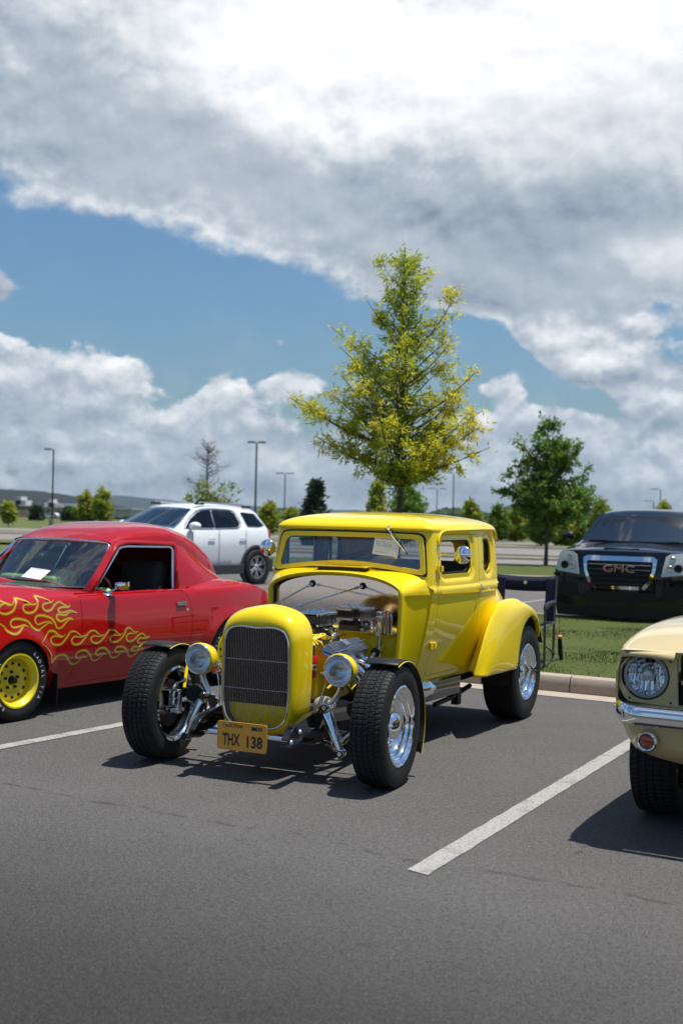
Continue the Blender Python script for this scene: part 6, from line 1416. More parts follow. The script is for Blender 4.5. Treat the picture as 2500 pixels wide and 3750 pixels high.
for s in (1, -1):
    b = MB(); b.tube([(s * (sxW(y, z) + .006), y, z) for y, z in catmull([(.76, 1.19), (1.0, 1.41), (1.2, 1.54), (1.38, 1.59), (1.66, 1.61), (2.2, 1.60), (2.37, 1.54), (2.47, 1.32), (2.38, 1.23)], 4)], .011, 6); b.build('window_trim', M_chrome, WA)
    b = MB(); b.tube([(s * (sxW(y, 1.19) + .004), y, z) for y, z in ((.76, 1.19), (1.2, 1.20), (1.8, 1.20), (2.36, 1.225))], .008, 6); b.build('belt_trim', M_chrome, WA)
    for y in (1.50, 2.45):
        b = MB(); b.box((s * .972, y, .985), (.016, .20, .035)); b.build('door_handle', M_suvw, WA, bev=.006)
    for y in (.95, 1.72, 2.55):
        b = MB(); b.box((s * .961, y, .82 if y < 2 else .90), (.004, .008, .72 if y < 2 else .55)); b.build('door_gap', M_seal, WA)
    b = MB(); b.box((s * .955, 1.45, .34), (.05, 2.1, .20)); b.build('sill_cladding', M_clad, WA, bev=.015)
    b = MB(); b.box((s * .962, 1.55, .50), (.03, 1.1, .03), Matrix.Rotation(radians(1.5), 3, 'X')); b.build('sill_trim', M_chrome, WA)
    b = MB(); b.sphere((s * 1.06, .90, 1.25), .1, 14, 10, (1.3, 1.2, .85)); q_ = b.build('door_mirror', M_suvw, WA, smooth=80)
    b = MB(); b.box((s * .97, .92, 1.19), (.12, .08, .04)); b.build('mirror_foot', M_blackm, q_)
    b = MB(); b.tube([(s * .66, 1.35, 1.70), (s * .66, 1.45, 1.735), (s * .65, 2.7, 1.70), (s * .63, 2.95, 1.665)], .018, 8); b.build('roof_rail', M_alu, WA, smooth=60)
    for y, z in ((1.42, 1.71), (2.85, 1.66)): b = MB(); b.box((s * .65, y, z), (.05, .26, .05)); b.build('rail_foot', M_blackm, WA, bev=.015)
    b = MB(); b.box((s * .82, 3.36, 1.08), (.14, .12, .20)); b.build('tail_lamp', M_redlens, WA, bev=.03)
    b = MB(); b.box((s * .80, -.80, .93), (.28, .16, .10)); b.build('headlight', M_white, WA, bev=.02)
    b = MB(); b.box((s * .85, 3.30, .42), (.16, .36, .30)); b.build('bumper_cladding', M_clad, WA, bev=.05)
def sc3(u, v): return (u * lerp(.86, .66, v), lerp(.50, 1.18, v) - .22 * (1 - u * u) * lerp(1, .5, v), lerp(1.235, 1.60, v) + .03 * (1 - u * u))
b = MB(); b.grid([[sc3(u, v) for u in np.linspace(-1, 1, 13)] for v in np.linspace(0, 1, 7)]); b.build('windscreen', glass('suv_screen2', (.10, .17, .23), .12), WA, smooth=80)
b = MB(); b.box((0, -.945, .76), (.86, .05, .26)); q_ = b.build('grille_frame', M_chrome, WA, bev=.03); b = MB(); b.box((0, -.965, .76), (.78, .04, .19)); b.build('grille', M_blackm, q_, bev=.02)
b = MB(); b.box((0, 1.45, .40), (1.6, 4.3, .3)); b.build('underbody', M_dark, WA)

# ================================================================ FOLDING CHAIR
CHR = thing('folding_chair', 'navy fabric folding chair standing on the grass behind the yellow coupe', 'chair', (1.735, 12.10, .165), -radians(22.5))
M_tube = mat('grey_tube', (.09, .095, .10), rough=.35, metal=.7); M_navyf = mat('navy_fabric', (.010, .014, .035), rough=.8, var=.2, bump=.3)
for s in (1, -1):
    b = MB(); b.tube(catmull([(s * .31, .30, .835), (s * .31, .24, .45), (s * .31, .21, .12), (s * .31, .17, .05), (s * .31, -.05, .012), (s * .31, -.36, .012)], 5), .0125, 8); b.build('rear_leg', M_tube, CHR, smooth=60)
    b = MB(); b.tube(catmull([(s * .33, -.24, .0 + .012), (s * .33, -.25, .52), (s * .33, -.22, .57), (s * .33, .12, .585)], 5), .0125, 8); b.build('front_leg', M_tube, CHR, smooth=60)
    b = MB(); b.tube([(s * .32, .12, .02), (s * .32, .30, .03), (s * .32, .36, .012)], .011, 8); b.build('rear_foot', M_tube, CHR)
    b = MB(); b.tube(catmull([(s * .335, -.25, .55), (s * .335, -.22, .59), (s * .335, -.1, .60), (s * .335, .10, .602)], 4), .024, 10); b.build('armrest', M_navyf, CHR, smooth=60)
    b = MB(); b.tube([(s * .32, -.25, .36), (s * .32, .22, .40)], .011, 8); b.build('side_bar', M_tube, CHR)
    b = MB(); b.tube([(s * .325, -.25, .22), (s * .325, .21, .09)], .009, 8); b.build('brace', M_tube, CHR)
    b = MB(); b.box((s * .255, .275, .60), (.10, .012, .44), Matrix.Rotation(radians(-9), 3, 'X')); b.build('side_strap', M_navyf, CHR, bev=.004)
b = MB(); rows = [[(x, .302 + .03 * (1 - (x / .31) ** 2), z - .014 * (1 - (x / .31) ** 2)) for x in np.linspace(-.31, .31, 9)] for z in (.70, .77, .84)]; b.grid(rows); b.build('backrest', M_navyf, CHR, smooth=60, solid=.012)
b = MB(); b.tube([(x, .310 + .03 * (1 - (x / .31) ** 2), .842 - .014 * (1 - (x / .31) ** 2)) for x in np.linspace(-.31, .31, 9)], .006, 6); b.build('piping', M_tube, CHR)
b = MB(); b.box((0, .325 - .04, .775), (.03, .004, .03), Matrix.Rotation(radians(45), 3, 'Y')); b.build('maker_badge', M_alu, CHR)
b = MB(); rows = [[(x, y, .40 - .03 * (1 - (x / .31) ** 2)) for x in np.linspace(-.31, .31, 7)] for y in (-.24, 0, .22)]; b.grid(rows, flip=True); b.build('seat', M_navyf, CHR, smooth=60, solid=.01)
b = MB(); b.tube([(.36, .24, .42), (.365, .25, .27)], .003, 5); b.build('bungee', mat('orange_cord', (.5, .12, .03), rough=.6), CHR)
b = MB(); b.sphere((.365, .25, .26), .026, 10, 6, (1, 1, .6)); b.build('toggle', mat('orange_plastic', (.85, .30, .01), rough=.4), CHR)
b = MB(); b.tube([(.365, .25, .24), (.37, .27, .10), (.375, .30, .03)], [.022, .024, .018], 8); b.build('rolled_bag', M_blackm, CHR)
# ================================================================ TREES
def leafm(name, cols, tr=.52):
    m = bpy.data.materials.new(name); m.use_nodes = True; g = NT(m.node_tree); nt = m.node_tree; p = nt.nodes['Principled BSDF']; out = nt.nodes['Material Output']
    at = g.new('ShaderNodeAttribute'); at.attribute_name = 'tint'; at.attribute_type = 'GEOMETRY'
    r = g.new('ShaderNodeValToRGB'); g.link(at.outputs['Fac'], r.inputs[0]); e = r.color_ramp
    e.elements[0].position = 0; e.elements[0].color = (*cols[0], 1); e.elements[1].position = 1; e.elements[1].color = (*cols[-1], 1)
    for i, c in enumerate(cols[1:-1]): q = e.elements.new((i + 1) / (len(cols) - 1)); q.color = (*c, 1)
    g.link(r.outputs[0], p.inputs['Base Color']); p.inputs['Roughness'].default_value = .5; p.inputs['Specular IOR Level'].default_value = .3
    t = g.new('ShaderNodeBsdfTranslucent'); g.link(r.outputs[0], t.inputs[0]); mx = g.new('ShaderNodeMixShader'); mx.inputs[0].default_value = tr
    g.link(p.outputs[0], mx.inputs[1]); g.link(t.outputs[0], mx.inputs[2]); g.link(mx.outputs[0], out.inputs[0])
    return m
M_leafY = leafm('willow_oak_leaves', [(.12, .20, .025), (.31, .41, .035), (.60, .61, .045), (.80, .68, .06)])
M_leafG = leafm('oak_leaves', [(.045, .09, .018), (.09, .17, .025), (.17, .28, .04)])
M_leafL = leafm('young_leaves', [(.10, .16, .02), (.22, .29, .03), (.38, .40, .05)])
M_leafD = leafm('dark_evergreen_leaves', [(.012, .032, .014), (.022, .05, .022), (.04, .075, .03)], .25)
M_bark = mat('bark', (.085, .070, .058), rough=.9, var=.35, vscale=40, bump=.6, bscale=60)
M_twig = mat('bare_twigs', (.11, .085, .075), rough=.9)
def leaves(name, pts, m, par, r, size, per=7, droop=.2, width=.22, tint=None):
    """clusters of narrow leaf blades round each (point, direction, tint)"""
    n = len(pts) * per; V = np.zeros((n * 4, 3)); tn = np.zeros(n); k = 0
    for p, d, t in pts:
        for _ in range(per):
            v = Vector((r.gauss(0, 1), r.gauss(0, 1), r.gauss(0, .8))).normalized() + Vector(d) * .7; v.z -= droop; v.normalize()
            L = size * r.uniform(.6, 1.25); w = v.cross(Vector((r.gauss(0, 1), r.gauss(0, 1), r.gauss(0, 1)))).normalized() * L * width * .5; o = Vector(p) + Vector((r.gauss(0, 1), r.gauss(0, 1), r.gauss(0, 1))) * size * .35
            V[k * 4:k * 4 + 4] = (o, o + v * L * .45 + w, o + v * L, o + v * L * .45 - w); tn[k] = min(1, max(0, t + r.gauss(0, .13))); k += 1
    me = bpy.data.meshes.new(name); me.from_pydata(V.tolist(), [], [(4 * i, 4 * i + 1, 4 * i + 2, 4 * i + 3) for i in range(n)]); me.materials.append(m)
    at = me.attributes.new('tint', 'FLOAT', 'FACE'); at.data.foreach_set('value', tn)
    o = bpy.data.objects.new(name, me); COL.objects.link(o); o.parent = par; return o
def tree(name, label, x, y, h, env, z0, trunk, m, seed, nb, size, per, tintf, low=.15, group=None, dens=1.0, rise=.35, zb=0, sil=(), cat='tree', twl=.30, tw=.02, jit=1.0, width=.22):
    """env: list of (fraction of height, radius); branches rise outward to that envelope, sub-twigs carry the leaves"""
    r = random.Random(seed); o = thing(name, label, cat, (x, y, zb), 0, group)
    tp = [(r.gauss(0, .012) * h * .3, r.gauss(0, .01) * h * .3, h * t) for t in np.linspace(0, 1, 9)]; tp[0] = (0, 0, -.05); tp = catmull(tp, 3)
    b = MB(); b.tube(tp, [trunk * (1 - .93 * i / (len(tp) - 1)) ** .8 * (1 + .35 * max(0, 1 - i / 2)) for i in range(len(tp))], 9); b.build('trunk', M_bark, o, smooth=60)
    E_ = lambda t: interp(t, *zip(*env)); br = MB(); pts = []
    jobs = [(r.uniform(z0 / h + .02, .97), r.uniform(0, 2 * pi), None) for _ in range(nb)] + [(None, None, s_) for s_ in sil]
    for t, az, s_ in jobs:
        if s_ is None:
            R = E_(t) * r.uniform(.5, 1.18) * jit; ht = h * t; hs = max(z0, ht - R * (rise + r.uniform(0, .5))); tip = Vector((cos(az) * R, sin(az) * R, ht))
        else: tip = Vector((s_[0], s_[1], s_[2])); hs = s_[3]; R = tip.xy.length
        k = int(hs / h * (len(tp) - 1)); st = Vector(tp[min(k, len(tp) - 1)]); st.z = hs
        mid = lerp(st, tip, .5) + Vector((r.gauss(0, .05), r.gauss(0, .05), -.06 * R + r.gauss(0, .03))) * 1.0
        P = catmull([st, mid, tip], 6); rb = max(.003, trunk * .20 * (R / max(.3, E_(.4))) ** .7)
        br.tube(P, [rb * (1 - .85 * i / (len(P) - 1)) for i in range(len(P))], 5)
        nt_ = max(2, int(R / (twl * .42) * dens)) * (1 if s_ is None else 2)
        for q in range(nt_):
            u = r.uniform(low, 1.0) ** .8; c = Vector(P[int(u * (len(P) - 1))]); d = Vector((r.gauss(0, 1), r.gauss(0, 1), r.gauss(.25, .6))).normalized(); L = twl * r.uniform(.4, 1.15) * (1.1 - .5 * u); e = c + d * L
            br.tube([c, e], [tw * .22, tw * .08], 3, caps=False)
            for f in (.45, .75, 1.0): pts.append((lerp(c, e, f), d, tintf(lerp(c, e, f), u, r)))
        pts.append((tip, (tip - mid).normalized(), tintf(tip, 1, r)))
    for t in np.linspace(z0 / h + .1, 1, max(6, int(h * 5))):
        c = Vector(tp[int(t * (len(tp) - 1))]); pts.append((c, (0, 0, 1), tintf(c, .3, r)))
    ob = br.build('branches', M_bark, o, smooth=60); ob['kind'] = 'stuff'
    lv = leaves('crown', pts, m, o, r, size, per, width=width); lv['kind'] = 'stuff'
    return o
def pxw(sx, sy, Y):      # point of the photograph's view at depth Y
    a, b = sx - 1250, sy - 1875; R_ = .022; xl = (a + R_ * b) / (1 + R_ * R_); yl = (b - R_ * a) / (1 + R_ * R_)
    return xl / 4544 * Y, 1.6 - yl / 4544 * Y
# the yellow-green young oak behind the coupe
TY = 17.0; tx0, tz0 = pxw(1460, 1880, TY)
tx0 = pxw(1461, 1870, TY)[0]
def sil(sx, sy, zs_, dy=0):
    X_, Z_ = pxw(sx, sy, TY); return (X_ - tx0, dy, Z_ - .15, pxw(1461, zs_, TY)[1] - .15)
H0 = pxw(1450, 905, TY)[1] - .15
sl_ = [sil(1062, 1455, 1650, .1), sil(1110, 1470, 1640, -.2), sil(1165, 1603, 1700), sil(1225, 1625, 1720, .2), sil(1215, 1195, 1430, .1), sil(1240, 1270, 1480, -.1), sil(1245, 1365, 1560), sil(1340, 1090, 1300, .1), sil(1240, 1430, 1600, .3),
       sil(1680, 1060, 1330, -.1), sil(1570, 1050, 1250), sil(1660, 1225, 1400, .1), sil(1650, 1310, 1500), sil(1735, 1370, 1560, -.1), sil(1770, 1500, 1640, .1), sil(1690, 1480, 1640), sil(1790, 1640, 1740, -.1), sil(1760, 1560, 1700), sil(1660, 1620, 1760, -.15), sil(1620, 1660, 1775), sil(1560, 1710, 1775, .1), sil(1345, 1710, 1775, .1), sil(1310, 1670, 1760), sil(1400, 955, 1060), sil(1540, 955, 1060, .05)]
env = [(0, .05), (.36, .1), (.40, .42), (.46, .78), (.56, .92), (.64, .82), (.71, .68), (.785, .56), (.86, .34), (.93, .17), (1, .05)]
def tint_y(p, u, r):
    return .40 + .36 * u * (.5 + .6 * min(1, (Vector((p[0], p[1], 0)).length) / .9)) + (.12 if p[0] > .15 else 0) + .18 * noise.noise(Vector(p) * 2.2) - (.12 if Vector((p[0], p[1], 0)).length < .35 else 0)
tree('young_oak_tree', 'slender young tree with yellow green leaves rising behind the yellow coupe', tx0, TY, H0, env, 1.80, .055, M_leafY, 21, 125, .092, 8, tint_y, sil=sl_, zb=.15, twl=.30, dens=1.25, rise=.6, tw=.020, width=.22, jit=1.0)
# the green tree on the right
GY = 36.2; gx = pxw(1996, 2080, GY)[0]; H1 = pxw(2018, 1530, GY)[1] - .12
def silg(sx, sy, zs_): X_, Z_ = pxw(sx, sy, GY); return (X_ - gx, 0, Z_ - .12, pxw(1996, zs_, GY)[1])
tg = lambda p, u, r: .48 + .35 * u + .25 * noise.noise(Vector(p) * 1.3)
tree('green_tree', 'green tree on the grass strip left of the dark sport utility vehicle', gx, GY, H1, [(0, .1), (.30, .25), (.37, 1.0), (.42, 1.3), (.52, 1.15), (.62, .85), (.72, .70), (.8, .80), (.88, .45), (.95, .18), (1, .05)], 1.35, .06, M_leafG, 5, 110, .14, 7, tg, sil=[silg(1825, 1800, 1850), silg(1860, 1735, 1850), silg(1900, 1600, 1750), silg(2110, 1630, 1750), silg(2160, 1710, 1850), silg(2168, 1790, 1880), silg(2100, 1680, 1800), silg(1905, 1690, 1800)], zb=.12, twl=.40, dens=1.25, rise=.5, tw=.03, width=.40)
def simple_tree(label, sx, base, top, wpx, m, seed, shape='oval', Y=None, zb=0, name='sapling', size=.18, group='saplings planted beyond the parking lots', nb=46, dens=1.0, z0=.2, width=.4, per=6, cat='tree', hide=None):
    hz = 1875 + .022 * (sx - 1250)
    Y = Y or 1.6 * 4544 / (base - hz); X_ = pxw(sx, base, Y)[0]; zt = pxw(sx, top, Y)[1]; zg = terr(X_, Y) + .02 if Y > 125 else zb
    h = zt - zg; R = wpx / 2 / 4544 * Y
    env = {'oval': [(0, .1), (z0, .55 * R), (.45, R), (.7, .8 * R), (.9, .35 * R), (1, .05)], 'cone': [(0, R * .7), (.12, R), (.5, .62 * R), (.85, .22 * R), (1, .03)], 'wide': [(0, .1), (z0, .7 * R), (.4, R), (.65, R * .95), (.85, .6 * R), (1, .1)]}[shape]
    s_ = Y / 45
    return tree(name, label, X_, Y, h, env, max(.05, z0 * h * .9), max(.04, h * .014), m, seed, nb, size * s_, per, tg, group=group, zb=zg, twl=.20 * h * .5, dens=dens, rise=.4, tw=.03 * s_, width=width, cat=cat)
simple_tree('small green sapling at far left edge below the brown building', 32, 1929, 1849, 42, M_leafL, 31, Y=90, nb=26, z0=.38)
simple_tree('yellow green tree left of pair near the far pole', 312, 1908, 1808, 66, M_leafL, 32, Y=128, nb=34, z0=.12, dens=.8)
simple_tree('yellow green tree right of pair with a pointed top', 372, 1908, 1790, 68, M_leafL, 33, Y=126, nb=34, z0=.12, dens=.8)
simple_tree('tiny dark conifer in front of the long white building', 135, 1898, 1866, 24, M_leafD, 34, 'cone', Y=150, name='conifer', z0=.05, group='dark conifers by the white building')
simple_tree('dark conifer right of the far lamp post', 247, 1898, 1874, 14, M_leafD, 35, 'cone', Y=150, name='conifer', z0=.05, group='dark conifers by the white building')
simple_tree('dark shrub beside the conifer near the lamp post', 265, 1898, 1872, 20, M_leafG, 36, 'oval', Y=150, name='shrub', z0=.05, group='dark conifers by the white building')
simple_tree('small yellow green tree right of the white vehicle roof', 984, 1960, 1842, 62, M_leafL, 37, Y=80)
simple_tree('pale little tree between the white vehicle and dark conical tree', 1066, 1965, 1868, 40, M_leafL, 38, Y=84)
simple_tree('dark green conical tree left of the yellow roof', 1150, 1990, 1765, 108, M_leafD, 39, 'cone', Y=58, name='conical_tree', z0=.06, nb=120, dens=1.4, group=None, size=.2)
simple_tree('thin yellowish tree just left of the main trunk', 1376, 1990, 1768, 84, M_leafL, 40, Y=60, nb=60, dens=.8)
simple_tree('bright green rounded tree just right of the main trunk', 1487, 1990, 1786, 130, M_leafG, 41, 'wide', Y=60, nb=110, dens=1.3, name='rounded_tree', group=None)
simple_tree('small yellow green sapling above the rear of the yellow roof', 1722, 1960, 1843, 64, M_leafL, 42, Y=90)
simple_tree('leafy tree at left of the far fence', 1820, 1982, 1856, 70, M_leafG, 43, Y=75, nb=60)
simple_tree('yellow green tree in the middle of the far fence', 1890, 1980, 1862, 72, M_leafL, 44, Y=76, nb=60)
simple_tree('green tree behind the trunk of the big green tree', 1981, 2003, 1800, 130, M_leafG, 45, Y=62, nb=90)
simple_tree('round dark bush against the far fence', 1848, 1964, 1929, 28, M_leafD, 46, 'wide', Y=86, name='bush', z0=.05, group=None, cat='bush')
simple_tree('green tree left of the dark vehicle roof with yellow leaves', 2056, 1992, 1862, 110, M_leafL, 47, 'wide', Y=66, nb=80)
simple_tree('small tree just behind the dark vehicle mirror', 2090, 1998, 1835, 90, M_leafG, 48, 'wide', Y=66, nb=80)
simple_tree('thin sapling tip above the dark vehicle roof', 2197, 1990, 1828, 40, M_leafL, 49, Y=80, nb=26, dens=.5)
simple_tree('sapling tip beside the lamp post at right edge', 2428, 1985, 1842, 40, M_leafL, 50, Y=80, nb=26, dens=.5)
# bare tree with leaves only low down
def bare_tree():
    r = random.Random(9); Y = 44; X_ = pxw(757, 1900, Y)[0]; zt = pxw(757, 1612, Y)[1]; o = thing('bare_tree', 'bare tree with a few low leaves behind the white vehicle roof', 'tree', (X_, Y, .1))
    h = zt - .1; b = MB(); b.tube([(0, 0, -.1), (.02, 0, h * .4), (-.02, 0, h * .75), (.0, 0, h)], [.05, .038, .018, .005], 8); b.build('trunk', M_bark, o)
    b = MB(); pts = []
    for k in range(64):
        t = r.uniform(.30, .97); az = r.uniform(0, 2 * pi); R = 1.35 * (1.05 - t) ** .6 * r.uniform(.5, 1); st = Vector((0, 0, h * t)); tip = st + Vector((cos(az) * R, sin(az) * R, R * r.uniform(.35, .8)))
        m = lerp(st, tip, .5) + Vector((0, 0, -.06)); P = catmull([st, m, tip], 4); b.tube(P, [.012 * (1 - .7 * i / (len(P) - 1)) for i in range(len(P))], 4)
        for q in range(6):
            c = Vector(P[r.randrange(2, len(P))]); e = c + Vector((r.gauss(0, .14), r.gauss(0, .14), r.uniform(.02, .25))); b.tube([c, e], [.006, .003], 3, caps=False)
            if t < .50: pts.append((e, (0, 0, 1), r.uniform(.3, .9))); pts.append((lerp(c, e, .5), (0, 0, 1), r.uniform(.3, .9)))
    for k in range(90): a = r.uniform(0, 2 * pi); pts.append((Vector((cos(a) * r.uniform(.1, .75), sin(a) * .5, h * r.uniform(.34, .56) - .3)), (0, 0, 1), r.uniform(.2, .8)))
    q = b.build('branches', M_twig, o); q['kind'] = 'stuff'; lv = leaves('low_leaves', pts, M_leafL, o, r, .15, 5, width=.4); lv['kind'] = 'stuff'
bare_tree()
# ================================================================ LAMP POSTS
M_pole = mat('dark_bronze_pole', (.018, .017, .016), rough=.5)
def lamp(label, sx, top, Y, double=False, both=True, r=.075):
    X_, zt = pxw(sx, top, Y); g = terr(X_, Y) if Y > 125 else 0; o = thing('lamp_post', label, 'lamp post', (X_, Y, g), 0, 'dark lamp posts of the parking lots')
    h = zt - g; b = MB(); b.tube([(0, 0, 0), (0, 0, h)], [r, r * .8], 8); b.build('pole', M_pole, o)
    b = MB(); b.lathe([(.25, -.1), (.25, .5), (0, .5)], (0, 0, 0), (0, 0, 1), 14); b.build('footing', M_conc, o)
    for s in ((1, -1) if both else (-1,)):
        b = MB(); b.box((s * .42 * (Y / 100), 0, h + .03), (.62 * (Y / 100), .30, .11)); b.build('lamp_head', M_pole, o, bev=.02)
lamp('tall dark lamp post above the roof of the red coupe', 197, 1646, 100, both=False)
lamp('tallest lamp post with two heads behind the white vehicle', 940, 1621, 88)
lamp('thinner lamp post between white vehicle and yellow coupe', 1044, 1734, 150)
lamp('lamp post with two heads right of the main tree', 1661, 1732, 150)
lamp('short distant lamp post just right of the main tree', 1600, 1790, 240, r=.09)
lamp('distant lamp post above the dark vehicle roof', 2417, 1792, 200, both=False, r=.1)
lamp('short post stub above the dark vehicle roof', 2392, 1836, 220, both=False, r=.1)
# ================================================================ BUILDINGS
def tow(sx, sy, Y): return pxw(sx, sy, Y)
M_wallw = mat('white_factory_wall', (.50, .50, .50), rough=.8, var=.08, vscale=.05); M_roofg = mat('grey_factory_roof', (.34, .34, .33), rough=.8); M_brown = mat('brown_brick_wall', (.10, .065, .055), rough=.85, var=.15, vscale=.3); M_win = mat('dark_openings', (.035, .04, .05), rough=.4)
YB = 700; gB = terr(0, YB)
def px_box(b, s0, s1, t0, Y, d, base=None, z0=None):
    x0, zt = pxw(s0, t0, Y); x1 = pxw(s1, t0, Y)[0]; zb = gB if base is None else base; b.box(((x0 + x1) / 2, Y + d / 2, (zt + zb) / 2), (x1 - x0, d, zt - zb)); return (x0, x1, zb, zt)
FB = thing('factory_building', 'long white factory building with raised blocks at the left horizon', 'building')
b = MB(); q = px_box(b, 68, 300, 1857, YB, 60); b.build('wall', M_wallw, FB)
b = MB(); b.box(((q[0] + q[1]) / 2, YB + 28, q[3] + .15), (q[1] - q[0] + 2, 62, .5)); b.build('roof', M_roofg, FB)
for (a, c, t) in ((40, 96, 1831), (58, 78, 1818), (163, 200, 1840), (178, 190, 1828), (196, 280, 1843)):
    b = MB(); px_box(b, a, c, t, YB + 20, 14); b.build('raised_block', M_wallw, FB)
for k in range(17):
    sx = 84 + k * 13; b = MB(); px_box(b, sx, sx + 6, 1868, YB - .6, 1.0, base=gB + 1.2); b.build('wall_bay', M_win if k % 3 == 1 else M_roofg, FB)
BB = thing('brick_building', 'low dark brown brick building at the left edge', 'building'); b = MB(); q = px_box(b, -140, 68, 1847, YB - 60, 40); b.build('wall', M_brown, BB)
b = MB(); b.box(((q[0] + q[1]) / 2, YB - 41, q[3] + .1), (q[1] - q[0] + 1, 41, .4)); b.build('roof', M_roofg, BB)
b = MB(); px_box(b, 20, 40, 1868, YB - 60.6, 1, base=gB + 1); b.build('doorway', M_win, BB)
WH = thing('warehouse', 'long flat warehouse right of the white vehicle on the horizon', 'building'); b = MB(); q = px_box(b, 960, 1180, 1862, YB, 50); b.build('wall', M_wallw, WH); b = MB(); b.box(((q[0] + q[1]) / 2, YB + 24, q[3] + .1), (q[1] - q[0] + 2, 52, .5)); b.build('roof', M_roofg, WH)
W2 = thing('depot', 'pale depot seen between the two cars over the white vehicle', 'building'); b = MB(); q = px_box(b, 405, 480, 1864, YB, 40); b.build('wall', M_roofg, W2); b = MB(); b.box(((q[0] + q[1]) / 2, YB + 20, q[3] + .1), (q[1] - q[0] + 2, 42, .4)); b.build('roof', M_wallw, W2)
# long screen fence and sheds on the right
FN = thing('screen_fence', 'long pale screen fence across the lots on the right', 'fence'); Yf = 92
x0 = pxw(1795, 1940, Yf)[0]; x1 = pxw(2190, 1940, Yf)[0]; n = 22
for k in range(n):
    xa_, xb_ = lerp(x0, x1, k / n), lerp(x0, x1, (k + 1) / n); b = MB(); b.box(((xa_ + xb_) / 2, Yf, .34), (xb_ - xa_ - .05, .05, .62)); b.build('fence_panel', mat('pale_fence', (.30, .31, .31), rough=.8, var=.15, vscale=.6), FN)
    b = MB(); b.box((xb_, Yf - .05, .38), (.06, .06, .76)); b.build('fence_post', M_pole, FN)
for (a, c, t, m_, nm, lb) in ((1800, 1880, 1912, M_clad, 'shed', 'dark low shed behind the left of the screen fence'), (1930, 1985, 1925, M_brown, 'shed', 'brown low shed behind the middle of the screen fence'), (2000, 2036, 1905, M_wallw, 'shed', 'white shed behind the big green tree'), (2040, 2100, 1915, M_roofg, 'shed', 'grey shed near the dark vehicle mirror')):
    o = thing(nm, lb, 'shed', group='low sheds behind the screen fence'); b = MB(); q = px_box(b, a, c, t, 120, 5, base=0); b.build('wall', m_, o); b = MB(); b.box(((q[0] + q[1]) / 2, 122.4, q[3] + .05), (q[1] - q[0] + .3, 5.4, .12)); b.build('roof', M_roofg, o); b = MB(); b.box((q[0] + .8, 119.98, .6), (.5, .06, .9)); b.build('door', M_win, o)
def far_car(label, sx, Y, m, deg=80):
    X_ = pxw(sx, 1900, Y)[0]; o = thing('distant_car', label, 'car', (X_, Y, terr(X_, Y) + .02 if Y > 125 else .02), radians(deg), 'distant parked cars'); b = MB()
    b.prism([(-2.2, .3), (2.2, .3), (2.25, .75), (1.5, .9), (.8, .92), (.3, 1.35), (-1.1, 1.4), (-1.9, .95), (-2.2, .85)], lambda y, z: (-.85, y, z), lambda y, z: (.85, y, z)); b.build('body', m, o, smooth=0, bev=.06, fixn=True)
    b = MB(); b.prism([(.72, .93), (.28, 1.3), (-1.05, 1.34), (-1.6, .95)], lambda y, z: (-.86, y, z), lambda y, z: (.86, y, z)); b.build('windows', M_glass_dark, o, smooth=0, fixn=True)
    for y in (-1.35, 1.35):
        for s in (1, -1): b = MB(); b.lathe([(0, .02), (.32, .02), (.32, -.18), (0, -.18)], (s * .86, y, .32), (s, 0, 0), 16); b.build('wheel', M_rubber, o)
far_car('small red car in front of the far fence', 1915, 89, M_redp); far_car('grey car at the left end of the far fence', 1818, 89, mat('grey_car_paint', (.16, .17, .18), rough=.3, coat=1)); far_car('white car parked by the factory lamp post', 188, 300, M_suvw); far_car('second white car parked right of the factory lamp post', 206, 310, M_suvw)
# ================================================================ HILLS AND DISTANT WOODS
def ridge(name, prof, Y, depth, m, label, rough=1.0, seed=0, kind='structure'):
    """prof: (picture x, picture y of the crest)"""
    xs = np.linspace(prof[0][0], prof[-1][0], 240); b = MB(); rows = []
    crest = []
    for i, sx in enumerate(xs):
        sy = interp(sx, *zip(*prof)); X_, Z_ = pxw(sx, sy, Y); Z_ += rough * (noise.noise(Vector((sx * .05, seed, 0))) + .6 * noise.noise(Vector((sx * .16, seed, 3))) + .5 * noise.noise(Vector((sx * .45, seed, 7)))) * Y / 4544 * 2.4; crest.append((X_, Z_))
    zg = -7.5
    for k, t in enumerate(np.linspace(0, 1, 9)):
        rows.append([(x * (1 - .22 * (1 - t)), Y - depth * (1 - t), lerp(zg, z, sin(t * pi / 2) ** 1.1) + (0 if t in (0, 1) else rough * 3 * noise.noise(Vector((x * .01, t * 4, seed))) * (Y / 1500))) for x, z in crest])
    rows.append([(x, Y + depth, zg) for x, z in crest]); b.grid(rows, flip=True); o = b.build(name, m, smooth=80); o['kind'] = kind; o['label'] = label; return o
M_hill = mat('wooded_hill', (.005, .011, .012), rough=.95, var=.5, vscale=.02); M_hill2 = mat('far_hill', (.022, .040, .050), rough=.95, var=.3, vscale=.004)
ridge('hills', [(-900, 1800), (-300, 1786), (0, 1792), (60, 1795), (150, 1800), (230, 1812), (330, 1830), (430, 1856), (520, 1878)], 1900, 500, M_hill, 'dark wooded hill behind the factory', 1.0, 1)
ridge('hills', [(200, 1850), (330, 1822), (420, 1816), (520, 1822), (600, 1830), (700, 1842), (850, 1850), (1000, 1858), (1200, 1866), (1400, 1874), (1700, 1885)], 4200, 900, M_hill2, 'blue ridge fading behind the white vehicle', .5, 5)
ridge('hills', [(1500, 1893), (2000, 1888), (2600, 1886), (3400, 1890)], 4200, 900, M_hill2, 'faint blue ridge at the right', .5, 8)
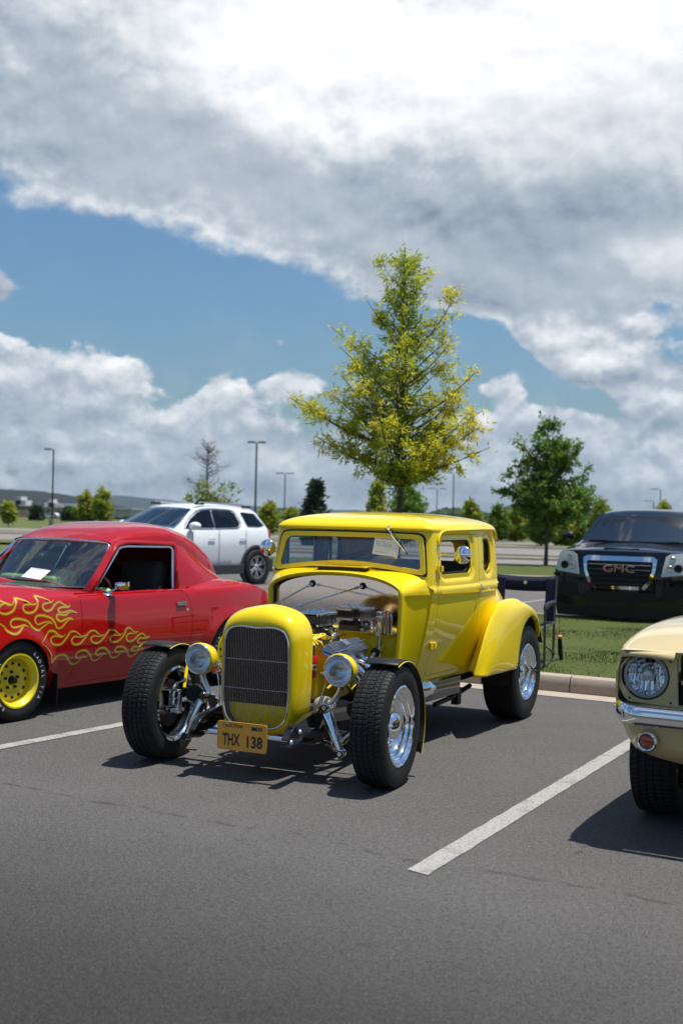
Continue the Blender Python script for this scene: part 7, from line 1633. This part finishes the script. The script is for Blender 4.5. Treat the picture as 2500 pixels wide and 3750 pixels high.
def wood(label, prof, Y, seed, h=6, wx=8):
    r = random.Random(seed); b = MB()
    for i in range(len(prof) - 1):
        (a, ta), (c, tc) = prof[i], prof[i + 1]; n = max(2, int((c - a) / 5))
        for k in range(n):
            sx = lerp(a, c, (k + r.random()) / n); sy = lerp(ta, tc, (k + .5) / n) + r.uniform(-2, 4); yy = Y + r.uniform(-15, 15); X_, zt = pxw(sx, sy, yy); g = terr(X_, yy); R = max(1.2, (zt - g) * r.uniform(.45, .75))
            nn, mm = 9, 6; rows = []
            for i_ in range(mm + 1):
                t = pi * i_ / mm; rows.append([(X_ + R * sin(t) * cos(q) * (1 + .35 * noise.noise(Vector((q * 1.7, t * 2, sx)))), yy + R * sin(t) * sin(q), g + (zt - g) * (.5 + .5 * cos(t) * (1 + .2 * noise.noise(Vector((q * 2.3, t, sx)))))) for q in [2 * pi * j / nn for j in range(nn)]])
            b.grid(rows, cv=True, flip=True)
    o = b.build('distant_wood', M_wood, smooth=0); tag(o, label, 'wood', kind='stuff'); return o
M_wood = mat('distant_foliage', (.030, .055, .020), rough=.95, var=.6, vscale=.5, bump=1.0, bscale=2)
wood('dark line of distant trees right of the main tree', [(1555, 1884), (1600, 1870), (1640, 1862), (1690, 1862), (1730, 1868), (1790, 1880)], 330, 3)
wood('distant trees rising towards the big green tree', [(1780, 1886), (1830, 1868), (1880, 1850), (1950, 1842), (2060, 1845), (2140, 1858), (2230, 1868), (2330, 1885), (2700, 1880)], 300, 4)
wood('low scrub along the factory yard', [(-200, 1890), (40, 1892), (120, 1896), (300, 1897), (520, 1884)], 420, 6)
wood('low scrub on the horizon behind the white vehicle', [(520, 1884), (800, 1882), (960, 1884), (1200, 1882), (1560, 1888)], 420, 7)
# ================================================================ AIR
hz_ = MB(); hz_.box((0, 2600, 150), (7600, 5600, 330)); 
M_haze = bpy.data.materials.new('haze'); M_haze.use_nodes = True; nt = M_haze.node_tree; nt.nodes.remove(nt.nodes['Principled BSDF']); pv = nt.nodes.new('ShaderNodeVolumePrincipled'); pv.inputs['Color'].default_value = (.75, .85, 1, 1); pv.inputs['Density'].default_value = .00004; pv.inputs['Anisotropy'].default_value = .2
nt.links.new(pv.outputs[0], nt.nodes['Material Output'].inputs['Volume'])
hz_.M = None
ho = hz_.build('haze', M_haze, smooth=0); ho['kind'] = 'stuff'; ho['label'] = 'thin summer haze in the air'
